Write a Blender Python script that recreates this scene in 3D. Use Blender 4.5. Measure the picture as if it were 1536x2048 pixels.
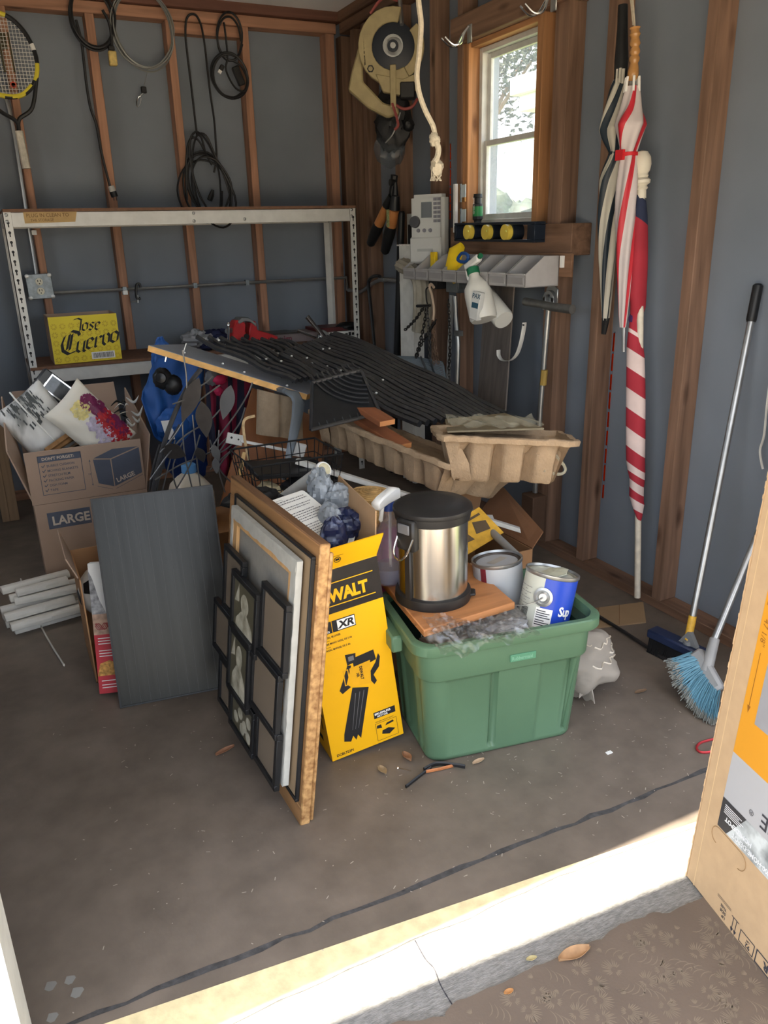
import bpy, bmesh, math, random
from mathutils import Vector as V3, Matrix, noise
random.seed(7)
for o in list(bpy.data.objects): bpy.data.objects.remove(o)
SC=bpy.context.scene; COL=SC.collection
# ---------------- camera, sky, sun, exposure ----------------
cam=bpy.data.cameras.new('camera'); cam.sensor_fit='VERTICAL'; cam.sensor_height=36; cam.lens=27.633
camo=bpy.data.objects.new('camera',cam); COL.objects.link(camo)
camo.matrix_world=Matrix.Translation((0,0,1.55))@Matrix([[0.895971, -0.443373, -0.025633], [0.169445, 0.287924, 0.942543], [-0.410518, -0.848835, 0.333099]]).transposed().to_4x4()
cam.clip_start=.02; SC.camera=camo
w=bpy.data.worlds.new('sky'); SC.world=w; w.use_nodes=True
nt=w.node_tree; bg=nt.nodes['Background']
sk=nt.nodes.new('ShaderNodeTexSky'); sk.sky_type='NISHITA'; sk.sun_disc=False; sk.sun_elevation=math.radians(79); sk.sun_rotation=math.radians(270); sk.air_density=1.0; sk.dust_density=2.0; sk.ozone_density=1.0
hs=nt.nodes.new('ShaderNodeHueSaturation'); hs.inputs['Saturation'].default_value=.4; nt.links.new(sk.outputs[0],hs.inputs['Color']); nt.links.new(hs.outputs[0],bg.inputs[0]); bg.inputs[1].default_value=.34
sun=bpy.data.lights.new('sun','SUN'); sun.energy=9.0; sun.angle=math.radians(.6); sun.color=(1,.9,.74)
suno=bpy.data.objects.new('sun',sun); COL.objects.link(suno)
suno.rotation_euler=V3((-.19,0.0,.98)).to_track_quat('Z','Y').to_euler(); suno.location=(-2,0,9)
vs=SC.view_settings; vs.view_transform='Standard'; vs.look='None'; vs.gamma=1; vs.use_curve_mapping=False; vs.exposure=1.5
# ---------------- helpers ----------------
def lin(c):
    c=c/255.
    return c/12.92 if c<=.04045 else ((c+.055)/1.055)**2.4
def rgb(t,k=1.): return tuple(min(1,lin(x)*k) for x in t)+(1,)
def M(name,col,rough=.6,metal=0,var=.12,scale=8,bump=0,bscale=80,st=(1,1,1),spec=.4,dist=0,detail=4,col2=None,lo=.3,hi=.7,trans=0,alpha=1,sub=0,emit=None):
    m=bpy.data.materials.new(name); m.use_nodes=True; n=m.node_tree.nodes; l=m.node_tree.links
    b=n['Principled BSDF']; b.inputs['Roughness'].default_value=rough; b.inputs['Metallic'].default_value=metal
    b.inputs['Specular IOR Level'].default_value=spec
    if trans: b.inputs['Transmission Weight'].default_value=trans
    b.inputs['Alpha'].default_value=alpha
    tc=n.new('ShaderNodeTexCoord'); mp=n.new('ShaderNodeMapping'); mp.inputs['Scale'].default_value=st
    l.new(tc.outputs['Object'],mp.inputs[0])
    nz=n.new('ShaderNodeTexNoise'); nz.inputs['Scale'].default_value=scale; nz.inputs['Detail'].default_value=detail; nz.inputs['Distortion'].default_value=dist
    l.new(mp.outputs[0],nz.inputs['Vector'])
    cr=n.new('ShaderNodeValToRGB'); cr.color_ramp.elements[0].position=lo; cr.color_ramp.elements[1].position=hi
    cr.color_ramp.elements[0].color=rgb(col,1-var); cr.color_ramp.elements[1].color=rgb(col2) if col2 else rgb(col,1+var)
    l.new(nz.outputs[0],cr.inputs[0]); l.new(cr.outputs[0],b.inputs['Base Color'])
    if bump:
        n2=n.new('ShaderNodeTexNoise'); n2.inputs['Scale'].default_value=bscale; n2.inputs['Detail'].default_value=3
        l.new(mp.outputs[0],n2.inputs['Vector']); bp=n.new('ShaderNodeBump'); bp.inputs['Strength'].default_value=bump; bp.inputs['Distance'].default_value=.004
        l.new(n2.outputs[0],bp.inputs['Height']); l.new(bp.outputs[0],b.inputs['Normal'])
    if sub: b.inputs['Subsurface Weight'].default_value=sub
    return m
def wood(name,col,ax=2,var=.28,rough=.65,fine=26,long=1.6,knots=True):
    st=[fine]*3; st[ax]=long
    m=M(name,col,rough,0,var,1,.25,3,tuple(st),.25,.6,5)
    if knots:
        n=m.node_tree.nodes; l=m.node_tree.links; tc=n.new('ShaderNodeTexCoord'); mp=n.new('ShaderNodeMapping')
        s=[9]*3; s[ax]=3.2; mp.inputs['Scale'].default_value=s; vo=n.new('ShaderNodeTexVoronoi'); vo.inputs['Scale'].default_value=1; l.new(tc.outputs['Object'],mp.inputs[0]); l.new(mp.outputs[0],vo.inputs['Vector'])
        cr=n.new('ShaderNodeValToRGB'); cr.color_ramp.elements[0].position=.05; cr.color_ramp.elements[1].position=.2
        cr.color_ramp.elements[0].color=(.25,.2,.18,1); cr.color_ramp.elements[1].color=(1,1,1,1); l.new(vo.outputs['Distance'],cr.inputs[0])
        mx=n.new('ShaderNodeMix'); mx.data_type='RGBA'; mx.blend_type='MULTIPLY'; mx.inputs[0].default_value=.8
        b=n['Principled BSDF']; src=b.inputs['Base Color'].links[0].from_socket
        l.new(src,mx.inputs[6]); l.new(cr.outputs[0],mx.inputs[7]); l.new(mx.outputs[2],b.inputs['Base Color'])
    return m
class Fr:                       # local frame: origin, unit u, unit v, normal n
    def __init__(s,o,u,v):
        s.o=V3(o); s.u=V3(u).normalized(); n=s.u.cross(V3(v)); s.n=n.normalized(); s.v=s.n.cross(s.u)
    def p(s,a,b,c=0): return s.o+s.u*a+s.v*b+s.n*c
def spl(pts,k=6,closed=False):
    pts=[V3(p) for p in pts]; n=len(pts); out=[]
    for i in range(n if closed else n-1):
        g=(lambda j: pts[j%n]) if closed else (lambda j: pts[max(0,min(n-1,j))])
        a,b,c,d=g(i-1),g(i),g(i+1),g(i+2)
        for s in range(k):
            t=s/k; out.append(.5*((2*b)+(c-a)*t+(2*a-5*b+4*c-d)*t*t+(3*b-a-3*c+d)*t**3))
    if not closed: out.append(pts[-1])
    return out
class MB:
    def __init__(s): s.v=[]; s.f=[]; s.m=[]; s.mi=0
    def face(s,idx): s.f.append(tuple(idx)); s.m.append(s.mi)
    def quad(s,a,b,c,d):
        k=len(s.v); s.v+= [V3(a),V3(b),V3(c),V3(d)]; s.face((k,k+1,k+2,k+3)); return s
    def hexa(s,P):             # 8 points: bottom 4 ccw, top 4 ccw
        k=len(s.v); s.v+=[V3(p) for p in P]
        for q in ((3,2,1,0),(4,5,6,7),(0,1,5,4),(1,2,6,5),(2,3,7,6),(3,0,4,7)): s.face([k+i for i in q])
        return s
    def box(s,a,b):
        x0,y0,z0=a; x1,y1,z1=b
        return s.hexa([(x0,y0,z0),(x1,y0,z0),(x1,y1,z0),(x0,y1,z0),(x0,y0,z1),(x1,y0,z1),(x1,y1,z1),(x0,y1,z1)])
    def fbox(s,fr,a0,a1,b0,b1,c0,c1):
        p=fr.p; return s.hexa([p(a0,b0,c0),p(a1,b0,c0),p(a1,b1,c0),p(a0,b1,c0),p(a0,b0,c1),p(a1,b0,c1),p(a1,b1,c1),p(a0,b1,c1)])
    def slab(s,A,B,C,D,t):     # quad seen ccw, extruded backwards by t
        A,B,C,D=map(V3,(A,B,C,D)); n=(B-A).cross(D-A).normalized()*t
        return s.hexa([A-n,B-n,C-n,D-n,A,B,C,D])
    def prism(s,fr,pts,c0=0,c1=.001):
        k=len(s.v); n=len(pts); s.v+=[fr.p(x,y,c0) for x,y in pts]+[fr.p(x,y,c1) for x,y in pts]
        ar=sum(pts[i][0]*pts[(i+1)%n][1]-pts[(i+1)%n][0]*pts[i][1] for i in range(n))
        up=list(range(n)) if ar>0 else list(range(n))[::-1]
        s.face([k+n+i for i in up]); s.face([k+i for i in up[::-1]])
        for i in range(n):
            a,b=up[i],up[(i+1)%n]; s.face((k+a,k+b,k+n+b,k+n+a))
        return s
    def flat(s,fr,pts,c=.0006):
        k=len(s.v); s.v+=[fr.p(x,y,c) for x,y in pts]; n=len(pts)
        ar=sum(pts[i][0]*pts[(i+1)%n][1]-pts[(i+1)%n][0]*pts[i][1] for i in range(n))
        s.face([k+i for i in (range(n) if ar>0 else range(n-1,-1,-1))]); return s
    def rect(s,fr,a0,b0,a1,b1,c=.0006): return s.flat(fr,[(a0,b0),(a1,b0),(a1,b1),(a0,b1)],c)
    def outline(s,fr,a0,b0,a1,b1,w,c=.0006):
        s.rect(fr,a0,b0,a1,b0+w,c); s.rect(fr,a0,b1-w,a1,b1,c); s.rect(fr,a0,b0+w,a0+w,b1-w,c); return s.rect(fr,a1-w,b0+w,a1,b1-w,c)
    def tube(s,pts,r,n=6,closed=False,cap=True,matfn=None,flat=1.,up=None,twist=0,tilt=0):
        pts=[V3(p) for p in pts]; N=len(pts); k0=len(s.v)
        rr=r if isinstance(r,(list,tuple)) else [r]*N
        t=(pts[1]-pts[0]).normalized(); a=V3(up) if up else V3((0,0,1))
        if abs(a.dot(t))>.95: a=V3((1,0,0))
        x=(a-t*a.dot(t)).normalized()
        for i in range(N):
            if closed: t=(pts[(i+1)%N]-pts[i-1]).normalized()
            else: t=(pts[min(i+1,N-1)]-pts[max(i-1,0)]).normalized()
            x=(x-t*x.dot(t)); x=x.normalized() if x.length>1e-6 else t.orthogonal().normalized(); y=t.cross(x)
            for j in range(n):
                q=2*math.pi*j/n+twist*i/max(1,N-1); R=rr[i] if not callable(rr[i]) else rr[i](q)
                s.v.append(pts[i]+x*(math.cos(q)*R)+y*(math.sin(q)*R*flat)+t*(tilt*R*math.sin(q+.9)))
        for i in range(N if closed else N-1):
            for j in range(n):
                if matfn: s.mi=matfn(i/max(1,N-1),j/n)
                A=k0+i*n; B=k0+((i+1)%N)*n; s.face((A+j,A+(j+1)%n,B+(j+1)%n,B+j))
        if cap and not closed:
            s.face([k0+j for j in range(n-1,-1,-1)]); s.face([k0+(N-1)*n+j for j in range(n)])
        return s
    def rod(s,a,b,r,n=8,r2=None): return s.tube([a,b],[r,r if r2 is None else r2],n)
    def lathe(s,o,ax,prof,n=24,cap=True,up=None,matfn=None):
        o=V3(o); t=V3(ax).normalized(); x=(V3(up) if up else t.orthogonal()); x=(x-t*x.dot(t)).normalized(); y=t.cross(x); k0=len(s.v); N=len(prof)
        for r,h in prof:
            for j in range(n):
                q=2*math.pi*j/n; s.v.append(o+t*h+x*(math.cos(q)*r)+y*(math.sin(q)*r))
        for i in range(N-1):
            for j in range(n):
                if matfn: s.mi=matfn(i,j/n)
                s.face((k0+i*n+j,k0+i*n+(j+1)%n,k0+(i+1)*n+(j+1)%n,k0+(i+1)*n+j))
        if cap: 
            if prof[0][0]>1e-5: s.face([k0+j for j in range(n-1,-1,-1)])
            if prof[-1][0]>1e-5: s.face([k0+(N-1)*n+j for j in range(n)])
        return s
    def grid(s,fn,nu,nv,th=0,matfn=None):
        def one(off,flip):
            k=len(s.v)
            for i in range(nu+1):
                for j in range(nv+1): s.v.append(V3(fn(i/nu,j/nv))+off(i/nu,j/nv))
            for i in range(nu):
                for j in range(nv):
                    if matfn: s.mi=matfn((i+.5)/nu,(j+.5)/nv)
                    q=[k+i*(nv+1)+j,k+(i+1)*(nv+1)+j,k+(i+1)*(nv+1)+j+1,k+i*(nv+1)+j+1]
                    s.face(q[::-1] if flip else q)
            return k
        Z=V3((0,0,0)); a=one(lambda u,v:Z,False)
        if th:
            def nrm(u,v):
                e=.01; d1=V3(fn(min(1,u+e),v))-V3(fn(max(0,u-e),v)); d2=V3(fn(u,min(1,v+e)))-V3(fn(u,max(0,v-e))); q=d1.cross(d2)
                return -q.normalized()*th if q.length>1e-9 else Z
            b=one(nrm,True); W=nv+1
            rim=[(i,0) for i in range(nu+1)]+[(nu,j) for j in range(1,nv+1)]+[(i,nv) for i in range(nu-1,-1,-1)]+[(0,j) for j in range(nv-1,0,-1)]
            for q in range(len(rim)):
                (i0,j0),(i1,j1)=rim[q],rim[(q+1)%len(rim)]
                s.face((a+i0*W+j0,b+i0*W+j0,b+i1*W+j1,a+i1*W+j1))
        return s
    def blob(s,c,rad,seed=0,amp=.3,freq=3,n=28,m=18,fr=None,sharp=True):   # crumpled lump
        c=V3(c); k0=len(s.v)
        for i in range(m+1):
            th=math.pi*i/m
            for j in range(n):
                ph=2*math.pi*j/n; d=V3((math.sin(th)*math.cos(ph),math.sin(th)*math.sin(ph),math.cos(th)))
                q=noise.noise(d*freq+V3((seed*7.1,seed*3.3,0))); 
                if sharp: q=1-2*abs(q)
                q2=noise.noise(d*freq*2.7+V3((seed*2.1,0,5)))
                k=1+amp*(q-.4)+amp*.5*(1-2*abs(q2)-.4)
                e=V3((d.x*rad[0],d.y*rad[1],d.z*rad[2]))*k
                s.v.append(c+(fr.u*e.x+fr.v*e.y+fr.n*e.z if fr else e))
        for i in range(m):
            for j in range(n): s.face((k0+i*n+j,k0+(i+1)*n+j,k0+(i+1)*n+(j+1)%n,k0+i*n+(j+1)%n))
        return s
WL={}
def wloc(o): return WL.get(o.name,V3((0,0,0)))
def thing(name,label,cat,loc,group=None,kind=None):
    o=bpy.data.objects.new(name,None); COL.objects.link(o); o.location=loc; WL[o.name]=V3(loc); o.empty_display_size=.05
    o['label']=label; o['category']=cat
    if group: o['group']=group
    return o
def obj(name,mb,mat,parent=None,bev=0,ang=40,label=None,cat=None,group=None,kind=None,weld=False,seg=1):
    me=bpy.data.meshes.new(name); vv=mb.v
    if parent is not None: base=wloc(parent)
    else:
        xs=[v.x for v in vv]; ys=[v.y for v in vv]; base=V3(((min(xs)+max(xs))/2,(min(ys)+max(ys))/2,min(v.z for v in vv)))
    me.from_pydata([v-base for v in vv],[],mb.f)
    for mm in (mat if isinstance(mat,(list,tuple)) else [mat]): me.materials.append(mm)
    if any(mb.m): me.polygons.foreach_set('material_index',mb.m)
    if bev or weld:
        bm=bmesh.new(); bm.from_mesh(me)
        if weld: bmesh.ops.remove_doubles(bm,verts=bm.verts,dist=1e-5)
        if bev:
            ed=[e for e in bm.edges if len(e.link_faces)==2 and e.calc_face_angle(0)>.5]
            bmesh.ops.bevel(bm,geom=ed,offset=bev,segments=seg,affect='EDGES',clamp_overlap=True)
        bm.to_mesh(me); bm.free()
    me.polygons.foreach_set('use_smooth',[True]*len(me.polygons)); me.set_sharp_from_angle(angle=math.radians(ang)); me.update()
    o=bpy.data.objects.new(name,me); COL.objects.link(o)
    if parent is not None: o.parent=parent; WL[o.name]=base
    else: o.location=base; WL[o.name]=base
    if label: o['label']=label
    if cat: o['category']=cat
    if group: o['group']=group
    if kind: o['kind']=kind
    return o
def copy_tree(o,loc,label=None,rot=None):
    r=o.copy(); COL.objects.link(r); r.location=loc; WL[r.name]=V3(loc)
    if rot: r.rotation_euler=rot
    if label: r['label']=label
    for ch in list(o.children):
        c=ch.copy(); COL.objects.link(c); c.parent=r
        for g in list(ch.children):
            d=g.copy(); COL.objects.link(d); d.parent=c
    return r
def text(mb,s,fr,x,y,size,bold=.0,ax=1.,c=.0008,align='LEFT',shear=0,sp=1.0):
    cu=bpy.data.curves.new('lettering','FONT'); cu.body=s; cu.size=size; cu.offset=bold*size; cu.align_x=align; cu.shear=shear; cu.space_character=sp; cu.resolution_u=2
    o=bpy.data.objects.new('lettering',cu); COL.objects.link(o)
    me=bpy.data.meshes.new_from_object(o); k=len(mb.v)
    for v in me.vertices: mb.v.append(fr.p(x+v.co.x*ax,y+v.co.y,c))
    for p in me.polygons: mb.face([k+i for i in p.vertices])
    bpy.data.objects.remove(o); bpy.data.curves.remove(cu); bpy.data.meshes.remove(me)
    return mb
def nib(mb,fr,strokes,w,ang,x=0,y=0,s=1.,c=.0008,sl=0):
    a=math.radians(ang); nx,ny=math.cos(a)*w/2,math.sin(a)*w/2
    for st in strokes:
        for (x0,y0),(x1,y1) in zip(st,st[1:]):
            P=[(x0-nx,y0-ny),(x0+nx,y0+ny),(x1+nx,y1+ny),(x1-nx,y1-ny)]
            mb.flat(fr,[(x+s*px+sl*s*py,y+s*py) for px,py in P],c); c+=1e-5
    return mb
def struct(name,mb,mat,**k): 
    o=obj(name,mb,mat,**k); o['kind']='structure'; return o
# ---------------- materials ----------------
m_floor=M('painted concrete',(110,100,90),.5,0,.2,9,.14,60,detail=12,spec=.4)
m_apron=M('raw broom finished concrete',(132,130,126),.9,0,.3,55,.6,120,(1,4,1),detail=6)
m_cream=M('cream shaded concrete',(222,205,160),.7,0,.15,30,.2,100)
m_over=M('brown stencilled overlay',(108,95,84),.6,0,.1,6,.1,200)
m_fern=M('pale stencil print',(130,117,101),.7,0,.1,20)
m_wallb=M('blue grey wall paint',(122,130,141),.65,0,.07,3,.05,30)
m_ceil=M('white ceiling board',(246,247,248),.8,0,.05,3)
m_studb=wood('reddish stud wood',(168,126,102),2)
m_plateb=wood('reddish plate wood',(168,126,102),0)
m_studr=wood('brown stud wood',(126,99,82),2,.35)
m_platey=wood('brown plate wood',(124,96,78),1,.35)
m_jamb=wood('varnished jamb wood',(176,128,88),2,.35)
m_white=M('white plastic',(232,232,228),.45,0,.05)
m_whited=M('dusty white plastic',(205,205,200),.6,0,.12,14)
m_black=M('black plastic',(26,27,29),.45,0,.3)
m_rubber=M('black rubber',(24,25,27),.55,0,.35,20,.1,200)
m_steel=M('zinc steel',(170,172,172),.38,.85,.15,12)
m_galv=M('galvanised box steel',(120,128,134),.45,.7,.25,40)
m_chrome=M('chrome',(225,225,225),.15,1,.04)
m_kraft=M('kraft cardboard',(178,144,108),.85,0,.06,10,.05,200)
m_kraftd=M('grey kraft cardboard',(168,144,126),.85,0,.05,6,.05,200)
m_kraftpale=M('pale kraft cardboard',(190,160,124),.85,0,.05,30,.05,300)  # paler kraft for the big carton
m_ink=M('dark print ink',(58,58,64),.7)
m_blackink=M('black print ink',(28,28,30),.6)
m_whiteink=M('white print ink',(235,233,228),.6)
m_paper=M('white paper',(228,228,226),.8,0,.04)
m_gap=M('orange glow strip',(235,120,60),.8); 

# ---------------- setting ----------------
def sil(x): return 1.353-.0913*(x+.027)      # edge of the painted floor at the door
b=MB(); b.hexa([(-.75,sil(-.75),-.06),(2.46,sil(2.46),-.06),(2.46,5.44,-.06),(-.75,5.44,-.06),(-.75,sil(-.75),0),(2.46,sil(2.46),0),(2.46,5.44,0),(-.75,5.44,0)])
fl=struct('floor',b,m_floor)
# old seam (dark crack) across the floor
b=MB(); random.seed(3); sx=[-.7+i*.06 for i in range(48)]; L=[]
for x in sx:
    yy=1.383-.016*x; L.append((x,yy+random.uniform(-.006,.006),random.uniform(.008,.018)))
for (x0,y0,w0),(x1,y1,w1) in zip(L,L[1:]): b.quad((x0,y0-w0*.5,.0008),(x1,y1-w1*.5,.0008),(x1,y1+w1*.5,.0008),(x0,y0+w0*.5,.0008))
obj('joint_seam',b,M('dark seam filler',(70,69,69),.8,0,.4,40,.5,80),fl)
# raw apron; cream sill band painted as shaded concrete up to the header's shadow
b=MB(); b.hexa([(-.75,.2,-.07),(2.46,.2,-.07),(2.46,sil(2.46),-.07),(-.75,sil(-.75),-.07),(-.75,.2,-.006),(2.46,.2,-.006),(2.46,sil(2.46)-.002,-.004),(-.75,sil(-.75)-.002,-.004)])
ap=struct('trim_1',b,m_apron)
b=MB(); n=60
for i in range(n):
    x0=-.75+3.2*i/n; x1=-.75+3.2*(i+1)/n
    e=lambda x: min(sil(x)-.012, 1.235+.012*noise.noise(V3((x*7,3,0)))+.006*noise.noise(V3((x*40,1,0)))-.012*max(0,x-.9))
    b.quad((x0,e(x0),-.0025),(x1,e(x1),-.0025),(x1,sil(x1),.0012),(x0,sil(x0),.0012))
obj('cream_shade_band',b,m_cream,ap)
# apron crack
b=MB(); pts=spl([(0.648,1.236,0),(0.645,1.182,0),(0.65,1.15,0),(0.642,1.105,0),(0.641,1.055,0)],6)
for p,q in zip(pts,pts[1:]):
    w_=V3((.0012+.0008*noise.noise(p*90),0,0)); z=V3((0,0,-.0035)); b.quad(p-w_+z,q-w_+z,q+w_+z,p+w_+z)
obj('crack',b,m_ink,ap)
# brown stencilled overlay with a ragged edge, ferns printed on it
edge=[(0.276,1.12,0),(0.435,1.079,0),(0.522,1.069,0),(0.611,1.036,0),(0.635,1.056,0),(0.707,1.051,0),(0.782,1.046,0),(0.849,1.046,0),(0.935,1.039,0),(0.981,1.044,0),(1.028,1.034,0),(1.097,1.049,0),(1.134,1.039,0),(1.189,1.036,0),(1.222,1.016,0),(1.283,1.017,0),(1.317,1.013,0),(1.397,1.024,0)]
edge=[V3(p) for p in edge]; ee=[]
for p,q in zip(edge,edge[1:]):
    for k in range(4):
        r=p.lerp(q,k/4); r.y+=.006*noise.noise(V3((r.x*60,r.y*9,0))); ee.append((r.x,r.y))
ee=[(-.75,.99)]+ee+[(2.4,.97),(2.4,-.3),(-.75,-.3)]
b=MB(); b.prism(Fr((0,0,0),(1,0,0),(0,1,0)),ee,-.004,.003)
ov=struct('trim_2',b,m_over)
b=MB(); random.seed(11); FZ=Fr((0,0,.0034),(1,0,0),(0,1,0))
def petal(cx,cy,a,r0,r1,w,c=0):
    pts=[]
    for k in range(5):
        t=k/4; r=r0+(r1-r0)*t; aa=a+c*t; ww=w*math.sin(math.pi*(.12+.8*t)); pts.append((cx+math.cos(aa)*r,cy+math.sin(aa)*r,ww,aa))
    A=[(x-math.sin(q)*w_,y+math.cos(q)*w_) for x,y,w_,q in pts]; B=[(x+math.sin(q)*w_,y-math.cos(q)*w_) for x,y,w_,q in pts[::-1]]
    b.flat(FZ,A+B,0)
for i in range(-5,17):
    for j in range(-4,10):
        cx=.50+i*.056+(j%2)*.028+random.uniform(-.010,.010); cy=.62+j*.042+random.uniform(-.010,.010)
        lim=min((p.y for p in edge if abs(p.x-cx)<.06),default=.9)
        if cy>lim-.035 or cx>1.4: continue
        a0=random.choice([.4,2.2,-.8])+random.uniform(-.3,.3)
        if (i+j)%3:
            for k in range(13): petal(cx,cy,a0-1.5+k*.25,.008,.020+.011*math.sin(k*.26),.0012,random.uniform(-.1,.1))
            for k in range(5): petal(cx,cy,a0+2.6+k*.3,.006,.016,.0011)
        else:
            for k in range(4): petal(cx+.01*k,cy-.01*k,a0+k*.12,.0,.032,.0011,.8)
            for k in range(5): petal(cx-.03,cy+.02,a0+1+k*.25,.003,.014,.001)
obj('fern_stencil',b,m_fern,ov,kind='stuff')
# driveway outside, far ground
b=MB(); b.box((-12,-14,-.12),(12,.25,-.012)); struct('trim_3',b,M('sunny driveway concrete',(196,184,164),.85,0,.1,3))
b=MB(); b.box((2.62,.25,-.14),(40,60,-.05)); struct('trim_4',b,M('outside lawn',(96,110,62),.9,0,.3,4))
# back wall with studs and plates
b=MB(); b.box((-.85,5.44,0),(2.46,5.54,2.95)); wb=struct('wall_back',b,m_wallb)
for (xa,ya,xb,yb,wd) in ((57,413,96,630,.042),(172,0,266,741,.05),(341,17,399,663,.048),(496,44,540,640,.048)):
    pass
for xc,wd in (((0.351,5.33,1.756),.042),((0.808,5.33,1.731),.05),((1.259,5.33,1.756),.048),((1.717,5.33,1.721),.048)):
    b=MB(); b.box((xc[0]-wd/2,5.335,.04),(xc[0]+wd/2,5.44,2.775)); obj('stud',b,m_studb,wb,bev=.003)
b=MB(); b.box((2.255,5.335,.04),(2.315,5.44,2.775)); obj('stud',b,m_studb,wb,bev=.003)
b=MB(); b.box((-.25,5.335,.04),(-.2,5.44,2.775)); obj('stud',b,m_studb,wb,bev=.003)
b=MB(); b.box((-.85,5.335,2.775),(2.33,5.44,2.836)); obj('top_plate',b,m_plateb,wb,bev=.003)
b=MB(); b.box((-.85,5.30,2.838),(2.36,5.44,2.90)); obj('top_plate',b,wood('dark plate wood',(110,76,64),0),wb,bev=.003)
b=MB(); b.box((-.85,5.335,0),(2.33,5.44,.04)); obj('bottom_plate',b,m_plateb,wb,bev=.002)
b=MB(); b.box(((1.259,5.33,1.756)[0]+.024,5.36,2.715),((1.717,5.33,1.721)[0]-.024,5.44,2.775)); obj('blocking',b,m_plateb,wb,bev=.003)
# right wall: slab pieces around the window opening
WY0,WY1,WZ0,WZ1=3.235,3.80,1.585,2.42
b=MB(); b.box((2.46,1.2,0),(2.56,2.706,2.95)); b.box((2.46,2.714,0),(2.56,WY0,2.95)); b.box((2.46,WY1,0),(2.56,4.108,2.95)); b.box((2.46,4.118,0),(2.56,5.54,2.95))
b.box((2.46,2.706,0),(2.56,2.714,.35)); b.box((2.46,2.706,1.12),(2.56,2.714,2.95)); b.box((2.46,4.108,0),(2.56,4.118,1.62)); b.box((2.46,4.108,2.02),(2.56,4.118,2.95)); b.box((2.46,WY0,0),(2.56,WY1,WZ0)); b.box((2.46,WY0,WZ1),(2.56,WY1,2.95))
wr=struct('wall_right',b,m_wallb)
for y0,y1,z1 in ((5.36,5.44,2.775),(5.15,5.21,2.775),(4.99,5.05,2.775),(4.55,4.615,2.775),(4.125,4.185,2.775),(3.85,3.90,2.775),(3.01,3.105,2.775),(2.722,2.772,2.775),(2.218,2.27,2.775),(1.72,1.77,2.775)):
    b=MB(); b.box((2.37,y0,.04),(2.46,y1,z1)); obj('stud',b,m_studr,wr,bev=.003)
b=MB(); b.box((2.37,1.3,0),(2.46,5.34,.04)); obj('bottom_plate',b,m_platey,wr,bev=.002)
b=MB(); b.box((2.35,1.3,2.775),(2.46,5.33,2.836)); obj('top_plate',b,m_platey,wr,bev=.003)
b=MB(); b.box((2.33,1.3,2.838),(2.46,5.30,2.90)); obj('top_plate',b,m_platey,wr,bev=.003)
b=MB(); b.box((2.345,3.0,2.44),(2.46,3.93,2.56)); obj('window_header',b,m_platey,wr,bev=.003)
b=MB(); b.box((2.35,2.90,1.44),(2.46,3.93,1.575)); obj('window_ledger',b,m_platey,wr,bev=.003)
b=MB(); b.box((2.375,3.80,1.58),(2.50,3.85,2.44)); obj('window_jamb',b,m_jamb,wr,bev=.003)
b=MB(); b.box((2.375,3.19,1.58),(2.50,3.235,2.44)); obj('window_jamb',b,m_jamb,wr,bev=.003)
b=MB(); b.box((2.39,3.235,2.415),(2.50,3.80,2.44)); obj('window_head_jamb',b,wood('jamb head wood',(176,128,88),1,.35),wr,bev=.002)
# translucent orange strips put into gaps beside two studs to imitate sunlit boards
nt=m_gap.node_tree; tr=nt.nodes.new('ShaderNodeBsdfTranslucent'); tr.inputs[0].default_value=rgb((250,120,60)); nt.links.new(tr.outputs[0],nt.nodes['Material Output'].inputs[0])
for y,z0,z1 in ((4.113,1.62,2.02),(2.710,.35,1.12)):
    b=MB(); k=9
    for i in range(k):
        a=z0+(z1-z0)*i/k; c=a+(z1-z0)/k*(.75+.2*random.random()); b.box((2.4575,y-.005,a),(2.4585,y+.005,c))
    obj('gap_glow_strip',b,m_gap,wr,kind='stuff')
# front wall around the open door, header, left wall, ceiling
b=MB(); b.box((-.85,1.24,0),(-.75,3.2,2.95)); b.box((-.85,4.2,0),(-.75,5.54,2.95)); b.box((-.85,3.2,0),(-.75,4.2,1.2)); b.box((-.85,3.2,2.1),(-.75,4.2,2.95)); struct('wall_left',b,m_wallb)
b=MB()
for a,c in (((-.84,3.2,1.2),(-.76,3.24,2.1)),((-.84,4.16,1.2),(-.76,4.2,2.1)),((-.84,3.24,1.2),(-.76,4.16,1.24)),((-.84,3.24,2.06),(-.76,4.16,2.1)),((-.82,3.68,1.24),(-.78,3.72,2.06))): b.box(a,c)
struct('window_2',b,m_white)  # unseen window added to let soft light reach the back
b=MB(); b.box((-.85,1.237,2.1),(2.56,1.36,2.95)); b.box((-.85,1.27,0),(-.33,1.36,2.1)); b.box((2.2,1.237,0),(2.46,1.36,2.1)); struct('wall_front',b,m_wallb)
b=MB(); b.box((-.85,1.24,2.90),(2.56,5.54,2.99)); ce=struct('ceiling',b,m_ceil)
for k in range(10):
    b=MB(); y0=1.4+k*.4; b.box((-.7,y0+.002,2.892),(2.33,min(5.30,y0+.398),2.90)); obj('ceiling_panel',b,m_ceil,ce,bev=.002)
# left door jamb, white painted trim with a weather strip
b=MB(); b.box((-.33,1.25,-.005),(-.165,1.40,2.1)); j=struct('door_1',b,M('white trim paint',(225,224,215),.5,0,.08,20))
b=MB(); b.box((-.262,1.235,-.005),(-.225,1.25,2.1)); obj('weather_strip',b,M('pale blue grey vinyl',(196,208,216),.4,0,.05),j)
b=MB(); b.box((-.33,1.235,-.005),(-.262,1.247,2.1)); obj('stop_board',b,m_white,j)
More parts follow.
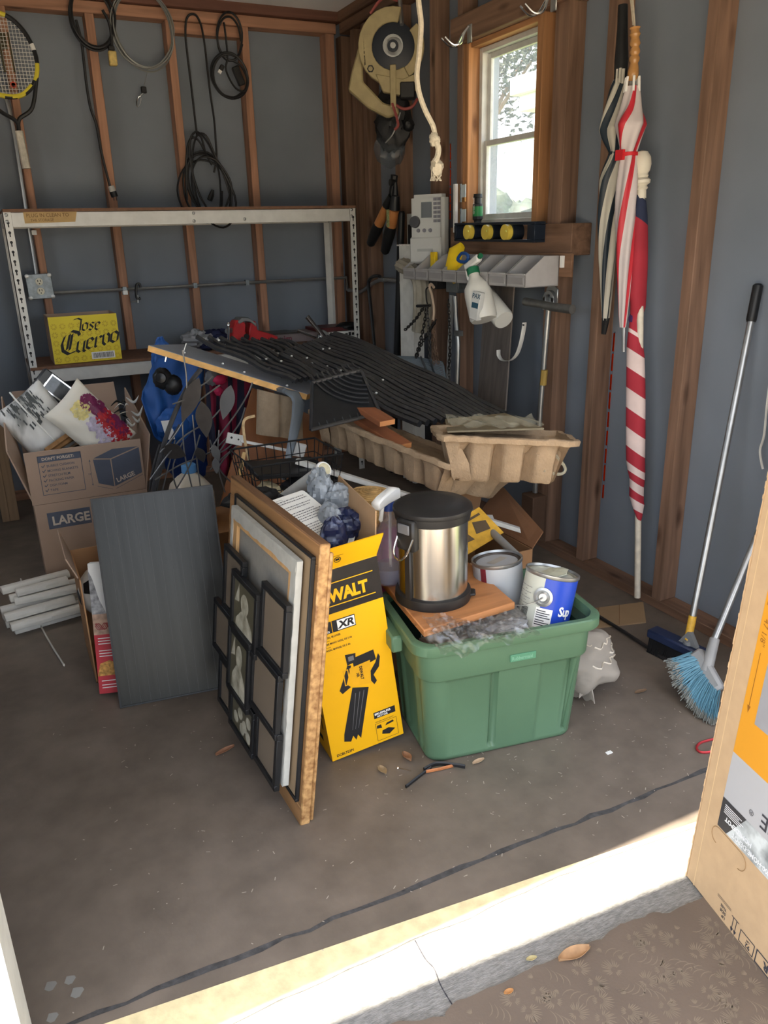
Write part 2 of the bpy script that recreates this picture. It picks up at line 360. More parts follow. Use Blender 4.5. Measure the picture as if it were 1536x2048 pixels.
# tilt-up door standing open, flat above the threshold (out of frame)
b=MB(); b.hexa([(-.6,.28,2.14),(2.2,.20,2.14),(2.2,1.02,2.14),(-.6,1.172,2.14),(-.6,.28,2.18),(2.2,.20,2.18),(2.2,1.02,2.18),(-.6,1.172,2.18)]); struct('door_2',b,M('white door paint',(215,212,204),.6))
g=bpy.data.materials.new('dusty window glass'); g.use_nodes=True; n=g.node_tree.nodes; l=g.node_tree.links
n.remove(n['Principled BSDF']); t=n.new('ShaderNodeBsdfTransparent'); gl=n.new('ShaderNodeBsdfGlossy'); gl.inputs['Roughness'].default_value=.05; tl=n.new('ShaderNodeBsdfTranslucent'); tl.inputs[0].default_value=(.9,.92,.95,1)
nz=n.new('ShaderNodeTexNoise'); nz.inputs['Scale'].default_value=120; nz.inputs['Detail'].default_value=4; tc=n.new('ShaderNodeTexCoord'); l.new(tc.outputs['Object'],nz.inputs['Vector'])
cr=n.new('ShaderNodeValToRGB'); cr.color_ramp.elements[0].position=.4; cr.color_ramp.elements[1].position=.75; cr.color_ramp.elements[0].color=(.05,.05,.05,1); cr.color_ramp.elements[1].color=(.16,.16,.16,1); l.new(nz.outputs[0],cr.inputs[0])
m1=n.new('ShaderNodeMixShader'); m2=n.new('ShaderNodeMixShader'); m1.inputs[0].default_value=.06; l.new(t.outputs[0],m1.inputs[1]); l.new(gl.outputs[0],m1.inputs[2]); l.new(cr.outputs[0],m2.inputs[0]); l.new(m1.outputs[0],m2.inputs[1]); l.new(tl.outputs[0],m2.inputs[2]); l.new(m2.outputs[0],n['Material Output'].inputs[0])
m_glass=g
for y0,y1 in ((3.24,3.68),(3.72,4.16)): b=MB(); b.box((-.802,y0,1.24),(-.798,y1,2.06)); obj('pane',b,m_glass,bpy.data.objects['window_2'])
# window: frame, two sashes, glass
wn=MB(); F_=m_white
for a,c in (((2.44,3.235,1.585),(2.50,3.262,2.415)),((2.44,3.773,1.585),(2.50,3.80,2.415)),((2.44,3.262,2.39),(2.50,3.773,2.415)),((2.43,3.235,1.585),(2.51,3.80,1.61))): wn.box(a,c)
win=struct('window_1',wn,m_whited,bev=.003)
for nm,z0,z1,x in (('lower_sash',1.61,1.99,2.455),('upper_sash',1.965,2.39,2.475)):
    b=MB(); w_=.026; b.box((x,3.262,z0),(x+.02,3.262+w_,z1)); b.box((x,3.773-w_,z0),(x+.02,3.773,z1)); b.box((x,3.262+w_,z0),(x+.02,3.773-w_,z0+w_)); b.box((x,3.262+w_,z1-w_),(x+.02,3.773-w_,z1))
    s=obj(nm,b,m_whited,win,bev=.002)
    b=MB(); b.box((x+.008,3.262+w_,z0+w_),(x+.012,3.773-w_,z1-w_)); obj('pane',b,m_glass,s)
# ---------------- outside the window ----------------
m_leaf=M('oak leaf green',(40,52,38),.6,0,.3,3)
def tree(name,label,x,y,h,rad,zc,n,sz,seed):
    t=thing(name,label,'tree',(x,y,-.05)); b=MB(); b.tube([(x,y,-.05),(x+.1,y,zc*.5),(x,y+.1,zc)],[.22,.16,.08],8)
    for k in range(5): b.tube([(x,y,zc*.6),(x+rad*.5*math.cos(k*1.3),y+rad*.5*math.sin(k*1.3),zc+rad*.2*math.sin(k))],[.07,.02],5)
    obj('trunk',b,m_studr,t); b=MB(); random.seed(seed)
    cl=[(V3((random.gauss(0,1),random.gauss(0,1),random.gauss(0,.8))).normalized()*rad*random.uniform(.3,1)) for _ in range(40)]
    for _ in range(n):
        c=random.choice(cl)+V3((random.gauss(0,1),random.gauss(0,1),random.gauss(0,1)))*rad*.16+V3((x,y,zc)); u=V3((random.gauss(0,1),random.gauss(0,1),random.gauss(0,1))).normalized(); v=u.orthogonal().normalized()
        b.quad(c-u*sz,c+v*sz*.45,c+u*sz,c-v*sz*.45)
    obj('foliage',b,m_leaf,t,kind='stuff')
tree('oak_tree','tall leafy oak tree seen through the upper window panes',10.5,16.5,6,3.1,5.6,9000,.11,5)
q=V3((7,9.901,3.301)); p=V3((7.1,9.564,2.576))
t=thing('white_porch','white neighbouring porch roof edge and post seen through the window','porch',(7.6,p.y,-.05))
b=MB(); b.box((7.0,q.y-5,q.z-.22),(11,q.y,q.z)); b.box((6.9,q.y-5,q.z-.02),(11,q.y+.08,q.z+.2)); obj('roof_edge',b,m_white,t,bev=.01)
b=MB(); b.box((7.1,p.y-.28,-.05),(7.35,p.y,q.z-.22)); obj('post',b,m_white,t,bev=.01)
b=MB(); b.box((16,24,-.05),(24,34,1.0)); 
t=thing('neighbour_house','low pale house beyond the lawn seen through the lower pane','house',(20,29,-.05)); obj('wall',b,m_white,t)
b=MB(); b.hexa([(15.4,23.4,1.0),(24.6,23.4,1.0),(24.6,34.6,1.0),(15.4,34.6,1.0),(18,28,2.2),(22,28,2.2),(22,30,2.2),(18,30,2.2)]); obj('roof',b,M('grey shingle roof',(150,150,150),.8,0,.2,3),t)
b=MB()
for k in range(14): b.blob((14+k*1.9,44-k*.35,1.6),(1.6,1.4,1.6+.4*math.sin(k*2)),k,.4,4,16,10)
obj('hedge_row',b,m_leaf,None,label='row of dark hedge bushes far beyond the lawn through window',cat='hedge',kind='stuff')

# ---------------- things on the back wall ----------------
m_cord=M('black rubber cord',(28,29,32),.5,0,.2)
m_greycord=M('clear coated grey cable',(132,134,132),.4,.2,.1)
def ell(cx,cy,rx,ry,n,y,rot=0,ph=0,turn=1.0):
    pass
def loop(c,rx,rz,turns,seed,jit=.012,ph=0,tilt=0,n=26,dy=.012):
    random.seed(seed); out=[]; c=V3(c)
    for t in range(turns):
        ox,oz,kx,kz=[random.uniform(-1,1)*jit for _ in range(4)]; tl=tilt+random.uniform(-.12,.12)
        for i in range(n):
            a=ph+2*math.pi*i/n; x=math.cos(a)*(rx+kx)+ox; z=math.sin(a)*(rz+kz)+oz
            out.append(c+V3((x*math.cos(tl)-z*math.sin(tl),-dy*t/2+.006*math.sin(a*2+t),x*math.sin(tl)+z*math.cos(tl))))
    return out
# 1 tennis racket
t=thing('tennis_racket','black and yellow tennis racket hung on the back wall left of cords','racket',(0.341,5.2,1.95))
C0=V3((.315,5.2,2.508)); G0=V3((0.341,5.2,1.95)); G1=V3((0.333,5.2,2.141)); UP=V3((-.02,0,1)).normalized(); SD=V3((1,0,.02)); fr=Fr(C0,SD,UP); RX,RZ=.165,.2
hp=[fr.p(RX*math.cos(a)*(1-.08*math.sin(a)),RZ*math.sin(a)) for a in [2*math.pi*i/40 for i in range(40)]]
m_yel=M('racket yellow',(222,206,60),.4); b=MB(); 
def rk(u,v): 
    return 1 if (u<.06 or .17<u<.27 or .4<u<.55 or .68<u<.80) else 0
b.tube(hp,.012,8,closed=True,matfn=lambda u,v: 1 if (.90<u<.99 or .20<u<.30 or .60<u<.72) else (2 if (.02<u<.045 or .965<u<.985) else 0)); obj('head_frame',b,[m_black,m_yel,m_white],t)
b=MB()
for k in range(-9,10):
    x=k*.017; h=RZ*math.sqrt(max(0,1-(x/RX)**2)); b.rod(fr.p(x,-h),fr.p(x,h),.0013,4)
for k in range(-11,12):
    z=k*.018; h=RX*math.sqrt(max(0,1-(z/RZ)**2)); b.rod(fr.p(-h,z,.002),fr.p(h,z,.002),.0013,4)
obj('strings',b,m_white,t)
b=MB(); b.fbox(fr,-.015,.03,.03,.11,-.004,-.001); b.fbox(fr,-.01,.0,-.08,.12,.002,.006); b.fbox(fr,.04,.048,-.08,.11,.002,.006); obj('string_stencil',b,[M('yellow black stencil',(60,52,20),.5)],t)
b=MB(); b.lathe(fr.p(.025,-.14,.003),fr.n,[(.016,0),(.016,.002),(.011,.002),(.011,0)],14); obj('string_emblem',b,M('red string emblem',(200,80,60),.5),t)
b=MB(); b.tube(spl([fr.p(-.15,-.1),fr.p(-.085,-.25),G1+V3((-.008,0,.05)),G1],6),.011,7); b.tube(spl([fr.p(.15,-.1),fr.p(.10,-.25),G1+V3((.012,0,.06)),G1],6),.011,7); obj('throat',b,m_black,t)
b=MB(); b.tube(spl([fr.p(-.12,-.14),fr.p(-.065,-.185),fr.p(.01,-.198),fr.p(.07,-.183),fr.p(.12,-.14)],5),.0125,8); obj('throat_bridge',b,m_yel,t)
b=MB(); b.tube([G1,G1.lerp(G0,.97),G0],[.021,.022,.025],8); obj('grip',b,M('worn white grip tape',(206,200,186),.8,0,.2,40),t)
# 2 black cord with yellow socket
t=thing('extension_cord','thick black cord coiled on a stud with cream yellow connector','cord',(0.802,5.31,2.685))
b=MB(); pts=loop((0.811,5.3,2.737),.118,.155,4,2,.01); tail=[(0.731,5.315,2.73),(0.745,5.315,2.62),(0.741,5.315,2.407),(0.746,5.315,2.288),(0.766,5.315,2.197),(0.774,5.315,2.05),(0.787,5.315,1.941),(0.797,5.315,1.866)]
b.tube(spl(pts[::2],3),.0075,6); b.tube(spl(tail,6),.0075,6); b.tube(spl([(0.875,5.27,2.78),(0.902,5.27,2.721),(0.906,5.27,2.647),(0.901,5.27,2.589)],6),.008,6); obj('cable',b,m_cord,t)
b=MB(); q=(0.802,5.31,1.866); e=(0.817,5.31,1.804); b.tube([q,V3(q).lerp(V3(e),.6)],[.018,.02],10); obj('plug_collar',b,m_whited,t); b=MB(); b.tube([V3(q).lerp(V3(e),.5),e],[.021,.02],10)
for d in (-.008,.008): b.box((e[0]+d-.002,e[1]-.003,e[2]-.02),(e[0]+d+.002,e[1]+.003,e[2]))
obj('plug',b,m_black,t)
q=V3((0.898,5.27,2.548)); b=MB(); b.box(q+V3((-.022,-.018,-.045)),q+V3((.022,.018,.03))); obj('yellow_connector',b,M('yellowed connector',(205,180,110),.6,0,.25,60),t,bev=.005); b=MB(); b.box(q+V3((-.018,-.015,.03)),q+V3((.016,.015,.055))); obj('connector_cap',b,m_black,t,bev=.004)
# 3 grey cable coil + thin line with snap hook
t=thing('grey_cable_coil','round coil of thin grey coated cable between two back studs','cable coil',(1.091,5.31,2.71)); b=MB(); b.tube(spl(loop((1.092,5.31,2.715),.165,.205,6,5,.012)[::2],3),.0045,5); obj('cable',b,m_greycord,t)
b=MB(); b.tube(spl([(1.123,5.38,2.539),(1.102,5.38,2.485),(1.079,5.38,2.426)],4),.0015,4); obj('thin_line',b,m_greycord,t)
q=V3((1.039,5.38,2.341)); b=MB(); b.tube([q+V3((math.sin(a)*.011+.01*math.cos(a),0,math.cos(a)*.03)) for a in [2*math.pi*i/14 for i in range(14)]],.0028,5,closed=True); b.rod(q+V3((.01,0,.03)),q+V3((.03,0,.045)),.006,6); obj('snap_hook',b,m_chrome,t)
b=MB(); q=V3((1.077,5.38,2.404)); b.box(q+V3((-.018,-.008,-.018)),q+V3((.014,.008,.018))); obj('clip_body',b,m_black,t,bev=.004)
# 4 long cord with tangled coil
t=thing('long_black_cord','long black cord hanging in a tall loop with tangled coil below','cord',(1.394,5.3,1.833))
b=MB(); b.tube(spl([(1.352,5.3,2.157),(1.348,5.3,2.295),(1.345,5.3,2.434),(1.34,5.3,2.591),(1.34,5.3,2.7),(1.354,5.3,2.774),(1.381,5.3,2.804),(1.417,5.3,2.799),(1.441,5.3,2.744),(1.451,5.3,2.637),(1.454,5.3,2.517),(1.459,5.3,2.382),(1.468,5.3,2.252),(1.467,5.3,2.146),(1.462,5.3,2.031),(1.437,5.3,1.944)],6),.0065,6)
c0=(1.393,5.3,1.857); P=loop(c0,.15,.2,2,3,.03)+loop(V3(c0)+V3((.03,-.01,-.03)),.15,.19,3,8,.035,tilt=.35)+loop(V3(c0)+V3((-.01,-.02,.06)),.1,.24,2,9,.02,tilt=.15)
b.tube(spl(P[::3],4),.0065,6); b.tube(spl([(1.245,5.28,1.783),(1.257,5.28,1.956),(1.285,5.28,2.097),(1.32,5.28,2.14),(1.361,5.28,2.113),(1.397,5.28,2.037),(1.423,5.28,1.986)],6),.0065,6); b.tube(spl([(1.353,5.28,2.16),(1.375,5.28,2.133),(1.391,5.28,2.037)],6),.0065,6); obj('cable',b,m_cord,t)
q=V3((1.4,5.27,1.811)); b=MB(); b.tube([q+V3((.012,0,.03)),q,q+V3((-.016,0,-.03))],[.008,.016,.016],8); obj('plug',b,m_black,t)
# 5 small cord with adapter
t=thing('short_black_cord','short black cord in two loops with power adapter under blocking','cord',(1.602,5.3,2.607))
b=MB(); b.tube(spl(loop((1.611,5.3,2.698),.075,.125,2,4,.008)[::3],4),.006,6); b.tube(spl(loop((1.588,5.3,2.487),.108,.125,3,6,.012)[::3],4),.006,6); b.tube(spl([(1.578,5.29,2.776),(1.584,5.29,2.604),(1.567,5.29,2.522),(1.615,5.29,2.429),(1.677,5.29,2.412),(1.698,5.29,2.474),(1.658,5.29,2.554),(1.582,5.29,2.582)],5),.006,6); obj('cable',b,m_cord,t)
b=MB(); f=Fr((1.636,5.27,2.49),(.9,0,.35),(-.35,0,.9)); b.fbox(f,-.022,.022,-.055,.055,-.015,.015); obj('power_adapter',b,m_black,t,bev=.006)
b=MB(); f=Fr((1.534,5.27,2.528),(.8,0,-.5),(.5,0,.8)); b.fbox(f,-.012,.012,-.016,.016,-.012,.012); obj('plug',b,m_black,t,bev=.003); b=MB(); b.fbox(f,-.01,.01,-.034,-.016,-.008,.008); obj('plug_face',b,m_white,t)
# conduit + outlet box
t=thing('wall_conduit','zinc conduit pipe running level along the back wall behind rack','conduit',(1.28,5.31,1.262))
b=MB(); b.tube(spl([(0.292,5.31,2.383),(0.312,5.31,2.183),(0.309,5.31,1.755),(0.309,5.31,1.571),(0.308,5.31,1.379)],4),.0105,8); b.tube([(0.388,5.31,1.266),(0.802,5.31,1.265),(1.28,5.31,1.265),(1.687,5.31,1.268),(2.122,5.31,1.268),(2.324,5.31,1.268)]+[(2.31,5.27,1.185)],.0105,8); obj('pipe',b,m_steel,t)
for q in [(0.802,5.31,1.265),(1.247,5.31,1.267),(1.597,5.31,1.269)]:
    b=MB(); b.box((q[0]-.012,q[1]-.014,q[2]-.016),(q[0]+.012,q[1]+.02,q[2]+.016)); obj('strap',b,m_galv,t)
for q in [(0.332,5.31,1.612),(0.803,5.31,1.247)]:
    b=MB(); b.box((q[0]-.014,q[1]-.02,q[2]-.014),(q[0]+.014,q[1]+.02,q[2]+.014)); obj('paper_tag',b,m_white,t,bev=.002)
t=thing('outlet_box','square galvanised outlet box with two sockets on the back wall','outlet box',(0.305,5.29,1.245))
f=Fr((0.314,5.28,1.309),(1,0,.02),(-.02,0,1)); b=MB(); b.fbox(f,-.068,.068,-.068,.068,-.05,.0); obj('box_body',b,m_galv,t,bev=.008); b=MB(); b.fbox(f,-.072,.072,-.072,.072,0,.006); obj('cover_plate',b,m_galv,t,bev=.004)
for sx in (-1,1):
    for sy in (-1,1): b=MB(); b.lathe(f.p(sx*.062,sy*.062,.006),f.n,[(.012,0),(.012,.005),(.004,.007)],10); obj('ear_screw',b,m_steel,t)
for dy in (.027,-.027):
    b=MB(); b.lathe(f.p(0,dy,.006),f.n,[(.021,0),(.021,.005),(.018,.006)],18); s=obj('socket',b,M('ivory socket',(224,218,196),.4),t)
    b=MB(); b.fbox(f,-.009,-.005,dy-.001,dy+.011,.006,.0125); b.fbox(f,.005,.009,dy-.001,dy+.011,.006,.0125); b.fbox(f,-.003,.003,dy-.014,dy-.007,.006,.0125); obj('slot',b,m_blackink,s)
# C-clamp hanging on the conduit
t=thing('c_clamp','small black c clamp hanging on the back wall conduit','clamp',(0.869,5.28,1.205)); b=MB(); b.tube(spl([(0.896,5.28,1.274),(0.893,5.28,1.295),(0.877,5.28,1.293),(0.868,5.28,1.266),(0.865,5.28,1.224),(0.872,5.28,1.205),(0.888,5.28,1.21)],4),.008,6); obj('frame',b,m_black,t); b=MB(); b.rod((0.872,5.28,1.229),(0.869,5.28,1.181),.005,6); b.rod((0.833,5.28,1.189),(0.871,5.28,1.193),.003,5); obj('screw',b,m_steel,t)
# leaning planks at the far left
pk=wood('pale pine plank',(158,132,104),2,.2)
for i,(x0,x1) in enumerate(((6,23),(24,43))):
    A=V3(((-.122,-.077)[i],4.93,0)); B=V3(((-.075,-.029)[i],4.93,0)); D=V3((.028,.05,2.0)); A.x-=.004 if i else .0; B.x-=.0 if i else .006; 
    b=MB(); b.slab(A,B,B+D,A+D,.03); obj('pine_plank',b,pk,bev=.002,label=('left one of two pale planks leaning at the left edge' if i==0 else 'right one of two pale planks leaning beside the rack post'),cat='plank',group='leaning pale planks')
# ---------------- storage rack ----------------
t=thing('storage_rack','white slotted steel storage rack with two fibreboard shelves at back wall','shelving rack',(1.17,5.07,0))
m_rack=M('white enamel rack steel',(206,205,200),.45,.1,.08,14)
hole=MB
def post(x,y,sx,sy):
    b=MB(); w_=.042; a=.004
    b.box((min(x,x+sx*w_),min(y,y+sy*a),0),(max(x,x+sx*w_),max(y,y+sy*a),1.715)); b.box((min(x,x+sx*a),min(y,y+sy*w_),0),(max(x,x+sx*a),max(y,y+sy*w_),1.715)); p=obj('post',b,m_rack,t)
    h=MB(); f=Fr((x+sx*.021,y-.0004,0),(1,0,0),(0,0,1))
    for k in range(34):
        z=.05+k*.0487; h.flat(f,[(.0075*math.cos(q),z+.0075*math.sin(q)) for q in [math.pi*2*i/10 for i in range(10)]],.0004); h.rect(f,-.003,z-.022,.003,z-.004,.0005)
    obj('keyhole_slots',h,m_blackink,p)
post(.163,4.85,1,1); post(2.206,4.85,-1,1); post(2.206,5.30,-1,-1); post(.163,5.30,1,-1)
for z0,z1 in ((1.635,1.71),(.802,.878)):
    for y in (4.852,5.285):
        b=MB(); b.box((.205 if y<5 else .17,y,z0),(2.163 if y<5 else 2.2,y+.012,z1)); b.box((.17,y,z1-.004),(2.2,y+(.03 if y<5 else -.03),z1)); obj('shelf_beam',b,m_rack,t,bev=.001)
    for x in (.168,2.19):
        b=MB(); b.box((x,4.865,z0),(x+.012,5.285,z1)); obj('end_beam',b,m_rack,t,bev=.001)
    b=MB(); b.box((.168,4.845,z1),(2.203,5.30,z1+.016)); obj('shelf_board',b,M('fibreboard shelf',(118,86,66),.8,0,.15,60),t)
b=MB(); f=Fr((0,4.8515,0),(1,0,0),(0,0,1)); 
for q in [(0.181,4.85,1.697),(0.18,4.85,1.664),(1.173,4.85,1.694),(1.172,4.85,1.651),(2.176,4.85,1.702),(2.174,4.85,1.664),(1.475,4.85,1.657)]: b=MB(); b.lathe(q,(0,-1,0),[(.009,-.006),(.009,.002),(.004,.005)],10); obj('bolt',b,m_steel,t)
tp=(0.266,4.85,1.653); b=MB(); f=Fr((tp[0],4.8515,tp[2]),(1,0,.01),(0,0,1)); b.flat(f,[(0,0),(.255,.002),(.272,.06),(.0,.062)],.0006); l=obj('masking_tape',b,M('masking tape',(190,158,108),.8,0,.1,20),t); b=MB(); text(b,'PLUG IN CLEAN TO',f,.012,.03,.027,0,.9); text(b,'THE STORAGE',f,.03,.008,.02,0,.9); obj('handwriting',b,M('faded pen',(110,80,48),.7),l)
# ---------------- tequila carton on the lower shelf ----------------
BLq=V3((0.302,4.88,0.898)); u=V3((1,.02,.0)); f=Fr((BLq.x,4.88,.897),u,(0,0,1)); W_,H_,D_=.372,.262,.24
t=thing('yellow_carton','open yellow printed carton with black lettering on the lower shelf','carton',f.p(W_/2,0,-D_/2)); m_cy=M('yellow carton print',(226,204,50),.55,0,.03)
b=MB(); e=.004
b.fbox(f,0,W_,0,H_,-e,0); b.fbox(f,0,W_,0,H_,-D_,-D_+e); b.fbox(f,0,e,0,H_,-D_,-e); b.fbox(f,W_-e,W_,0,H_,-D_,-e); b.fbox(f,0,W_,0,e,-D_,0); obj('carton_body',b,[m_kraftd],t)
b=MB(); b.rect(f,0,0,W_,H_,.0004); fp=obj('front_print',b,m_cy,t)
b=MB(); 
for i in range(8):          # tile rosettes
    for j in range(6):
        cx=.024+i*.0465; cy=.022+j*.0465
        if cx>W_-.01 or cy>H_-.01: continue
        for k in range(8):
            a=k*math.pi/4+.39; q=[(cx+.019*math.cos(a+d)*r,cy+.019*math.sin(a+d)*r) for d,r in ((-.3,.55),(0,.3),(.3,.55),(.22,1),(0,.82),(-.22,1))]; b.flat(f,[(min(W_,max(0,x)),min(H_,max(0,y))) for x,y in q],.0007)
obj('tile_pattern',b,M('darker yellow print',(202,172,40),.55),fp)
b=MB(); o_=dict(w=.0125,ang=42); S=lambda pts,x,y,s: nib(b,f,pts,.17,42,x,y,s,.0011,.28)
# blackletter strokes in a unit box
GL={'J':[[(-.25,1.02),(.1,1.1),(.45,.95)],[(.4,1.0),(.42,.0),(.2,-.22),(.0,-.12)]],'o':[[(.0,.1),(.0,.58)],[(.0,.58),(.22,.68),(.4,.55)],[(.42,.58),(.42,.1)],[(.42,.1),(.22,-.02),(.0,.1)]],
's':[[(.38,.6),(.18,.68),(.02,.52)],[(.02,.52),(.36,.22)],[(.36,.22),(.2,-.02),(.0,.1)]],'e':[[(.0,.1),(.0,.58)],[(.0,.58),(.22,.68),(.38,.52)],[(.38,.52),(.04,.3)],[(.0,.1),(.2,-.02),(.4,.1)]],
'C':[[(.75,1.02),(.4,1.12),(.08,.85),(-.02,.45),(.08,.1),(.4,-.1),(.78,.05)],[(.32,.95),(.28,.15)],[(.45,.95),(.42,.12)],[(.75,1.02),(.84,.86)]],'u':[[(-.06,.58),(.06,.66)],[(.02,.62),(.02,.08),(.2,-.04),(.36,.08)],[(.42,.66),(.42,.06),(.54,-.02)]],
'r':[[(-.06,.58),(.06,.66)],[(.02,.62),(.02,.04),(.12,-.02)],[(.06,.5),(.24,.68),(.36,.58)]],'v':[[(-.06,.58),(.06,.66)],[(.02,.62),(.04,.12),(.22,-.04)],[(.22,-.04),(.4,.12),(.4,.56),(.26,.7)]]}
x=.135
for ch,adv in (('J',.62),('o',.6),('s',.56),('e',.5)): S(GL[ch],x,.178+(.0),.062); x+=adv*.062*.98
x=.042
for ch,adv,dy in (('C',1.0,0),('u',.68,.0),('e',.56,.008),('r',.5,.012),('v',.6,.018),('o',.5,.024)): S(GL[ch],x,.062+dy*1.6,.088 if ch!='C' else .105); x+=adv*.083
obj('blackletter_lettering',b,m_blackink,fp)
b=MB(); b.rect(f,.205,.012,.335,.052,.0012); bc=obj('barcode_panel',b,m_whiteink,fp); b=MB(); x=.212; random.seed(4)
while x<.326: w_=random.choice([.0012,.002,.003]); b.rect(f,x,.018,x+w_,.047,.0016); x+=w_+random.choice([.0012,.002])
obj('barcode_bars',b,m_blackink,fp)
# ---------------- clutter on the right of the lower shelf ----------------
Z0=.894
t=thing('flag_bundle','folded flag with white stars inside clear bag behind the vise','flag',(1.263,5,0.917)); q=V3((1.271,5,0.935)); q.z=Z0+.05
m_flag=M('navy red star cloth',(26,32,66),.8,0,.1,6); b=MB(); b.blob(q,(.15,.09,.06),3,.35,2.5,26,14); obj('folded_cloth',b,m_flag,t); b=MB(); b.blob(q+V3((.1,-.03,-.0)),(.05,.07,.058),9,.3,3,16,10); obj('red_stripe',b,M('dark red cloth',(120,26,40),.8),t)
b=MB(); b.blob(q+V3((-.13,-.03,.02)),(.08,.07,.05),6,.5,3,18,12); obj('clear_bag',b,M('clear grey bag',(150,152,156),.25,0,.2),t)
b=MB(); fs=Fr(q+V3((-.02,-.115,0)),(1,0,0),(0,-.5,.9))
for sx,sy in ((-.06,.0),(.0,.025),(.035,-.02),(-.02,-.03),(-.09,.03)): b.prism(fs,[(sx+(.018 if k%2==0 else .008)*math.cos(k*math.pi/5+1.57),sy+(.018 if k%2==0 else .008)*math.sin(k*math.pi/5+1.57)) for k in range(10)],0,.004)
obj('white_star',b,m_white,t)
def book(name,label,x0,x1,y0,y1,z0,z1,mat,cat,rz=0):
    b=MB(); b.box((x0,y0,z0),(x1,y1,z1)); return obj(name,b,mat,bev=.002,label=label,cat=cat)
xa=(1.562,5,0.956)[0]; xb=(1.817,5,0.969)[0]; xc=(1.98,5,0.957)[0]; xd=(2.161,5,0.928)[0]
t=thing('boxed_game','grey flat box with pink lettering under the magazine on the shelf','box',((xa+xc)/2,5.03,Z0)); b=MB(); b.box((xa-.02,4.985,Z0),(xc+.0,5.2,Z0+.055)); obj('box_body',b,M('grey box board',(128,118,120),.7),t,bev=.002); b=MB(); text(b,'vereign',Fr((xb-.19,4.9845,Z0+.012),(1,0,0),(0,0,1)),0,0,.05,.03,1,.0006); obj('lettering',b,M('dark pink ink',(110,40,60)),t)
b=MB(); b.slab((xa-.03,4.985,Z0+.0565),(xb+.0,4.985,Z0+.0565),(xb-.03,5.15,Z0+.0565),(xa+.04,5.15,Z0+.0565),.0001); b=MB(); b.hexa([(xa-.03,4.985,Z0+.056),(xb+.02,4.985,Z0+.056),(xb-.03,5.15,Z0+.056),(xa+.04,5.15,Z0+.056),(xa-.03,4.985,Z0+.066),(xb+.02,4.985,Z0+.066),(xb-.03,5.15,Z0+.066),(xa+.04,5.15,Z0+.066)]); obj('magazine',b,M('dark magazine cover',(66,62,58),.35,0,.3,20),label='dark glossy magazine lying on the boxes behind the red vise',cat='magazine')
t=thing('white_carton','white flat carton with black print under the red book','carton',((xc+xd)/2+.05,5.03,Z0)); b=MB(); b.box((xc+.005,4.985,Z0),(xd+.09,5.21,Z0+.045)); obj('carton_body',b,m_paper,t,bev=.002); b=MB(); fq=Fr((xc+.02,4.9845,Z0),(1,0,0),(0,0,1)); random.seed(2)
for k in range(9): x=.012+k*.024; b.rect(fq,x,.008+.008*random.random(),x+.018,.026+.012*random.random())
obj('black_print',b,m_blackink,t)
b=MB(); b.box((xc-.03,4.99,Z0+.046),(xd+.02,5.2,Z0+.075)); obj('dark_red_book',b,M('dark red cover',(84,34,34),.5),bev=.003,label='dark red hardback lying on the white carton at the rack post',cat='book')
b=MB(); b.blob((xd+.03,5.03,Z0+.072),(.075,.06,.024),5,.3,2,20,10); obj('black_pouch',b,m_rubber,label='small black pouch slumped on the white carton by the post',cat='pouch')
# vise
t=thing('bench_vise','red steel bench vise with chrome handle behind the black mats','vise',(1.66,4.92,Z0)); m_red=M('red enamel',(196,48,52),.45,0,.12,20)
f=Fr((V3((1.357,4.9,0.914)).x,4.86,Z0),(1,.12,0),(0,0,1)); k=(1.357,4.9,0.914); sc=5.3/1572
def vp_(pts): return [((x-468)*sc,(693-y)*sc) for x,y in pts]
b=MB(); b.prism(f,vp_([(462,693),(463,668),(467,652),(476,641),(486,640),(492,648),(490,662),(496,693)]),-.10,0); obj('front_jaw',b,m_red,t,bev=.006)
b=MB(); b.prism(f,vp_([(496,693),(498,660),(503,646),(510,643),(514,650),(514,661),(540,670),(556,677),(548,690)]),-.10,0); obj('rear_jaw',b,m_red,t,bev=.006)
b=MB(); b.prism(f,vp_([(476,643),(484,636),(498,637),(512,648),(512,655),(500,645),(490,643),(478,647)]),-.09,.004); obj('jaw_plate',b,m_steel,t,bev=.003)
b=MB(); b.lathe(f.p(.055,.06,-.04),f.u,[(.016,-.01),(.016,.03)],12); b.lathe(f.p(.075,.075,.002),f.n,[(.018,-.02),(.018,.001)],14); obj('spindle',b,m_black,t)
b=MB(); b.rod(f.p(-.055,0,.01),f.p(-.04,.150,.01),.009,8); b.lathe(f.p(-.040,.148,.01),(.1,0,1),[(.008,0),(.012,.004),(.012,.016),(.006,.024)],10); obj('handle',b,m_chrome,t); b=MB(); b.rod(f.p(-.05,.118,0),f.p(.0,.118,-.03),.016,10); obj('screw_head',b,m_steel,t)
b=MB(); text(b,'3½',f,-.012,.02,.07,.02,.8,.002); text(b,'QUALI',f,.12,.02,.05,.02,.75,.002); obj('cast_lettering',b,M('dark red cast letters',(110,22,28)),t)
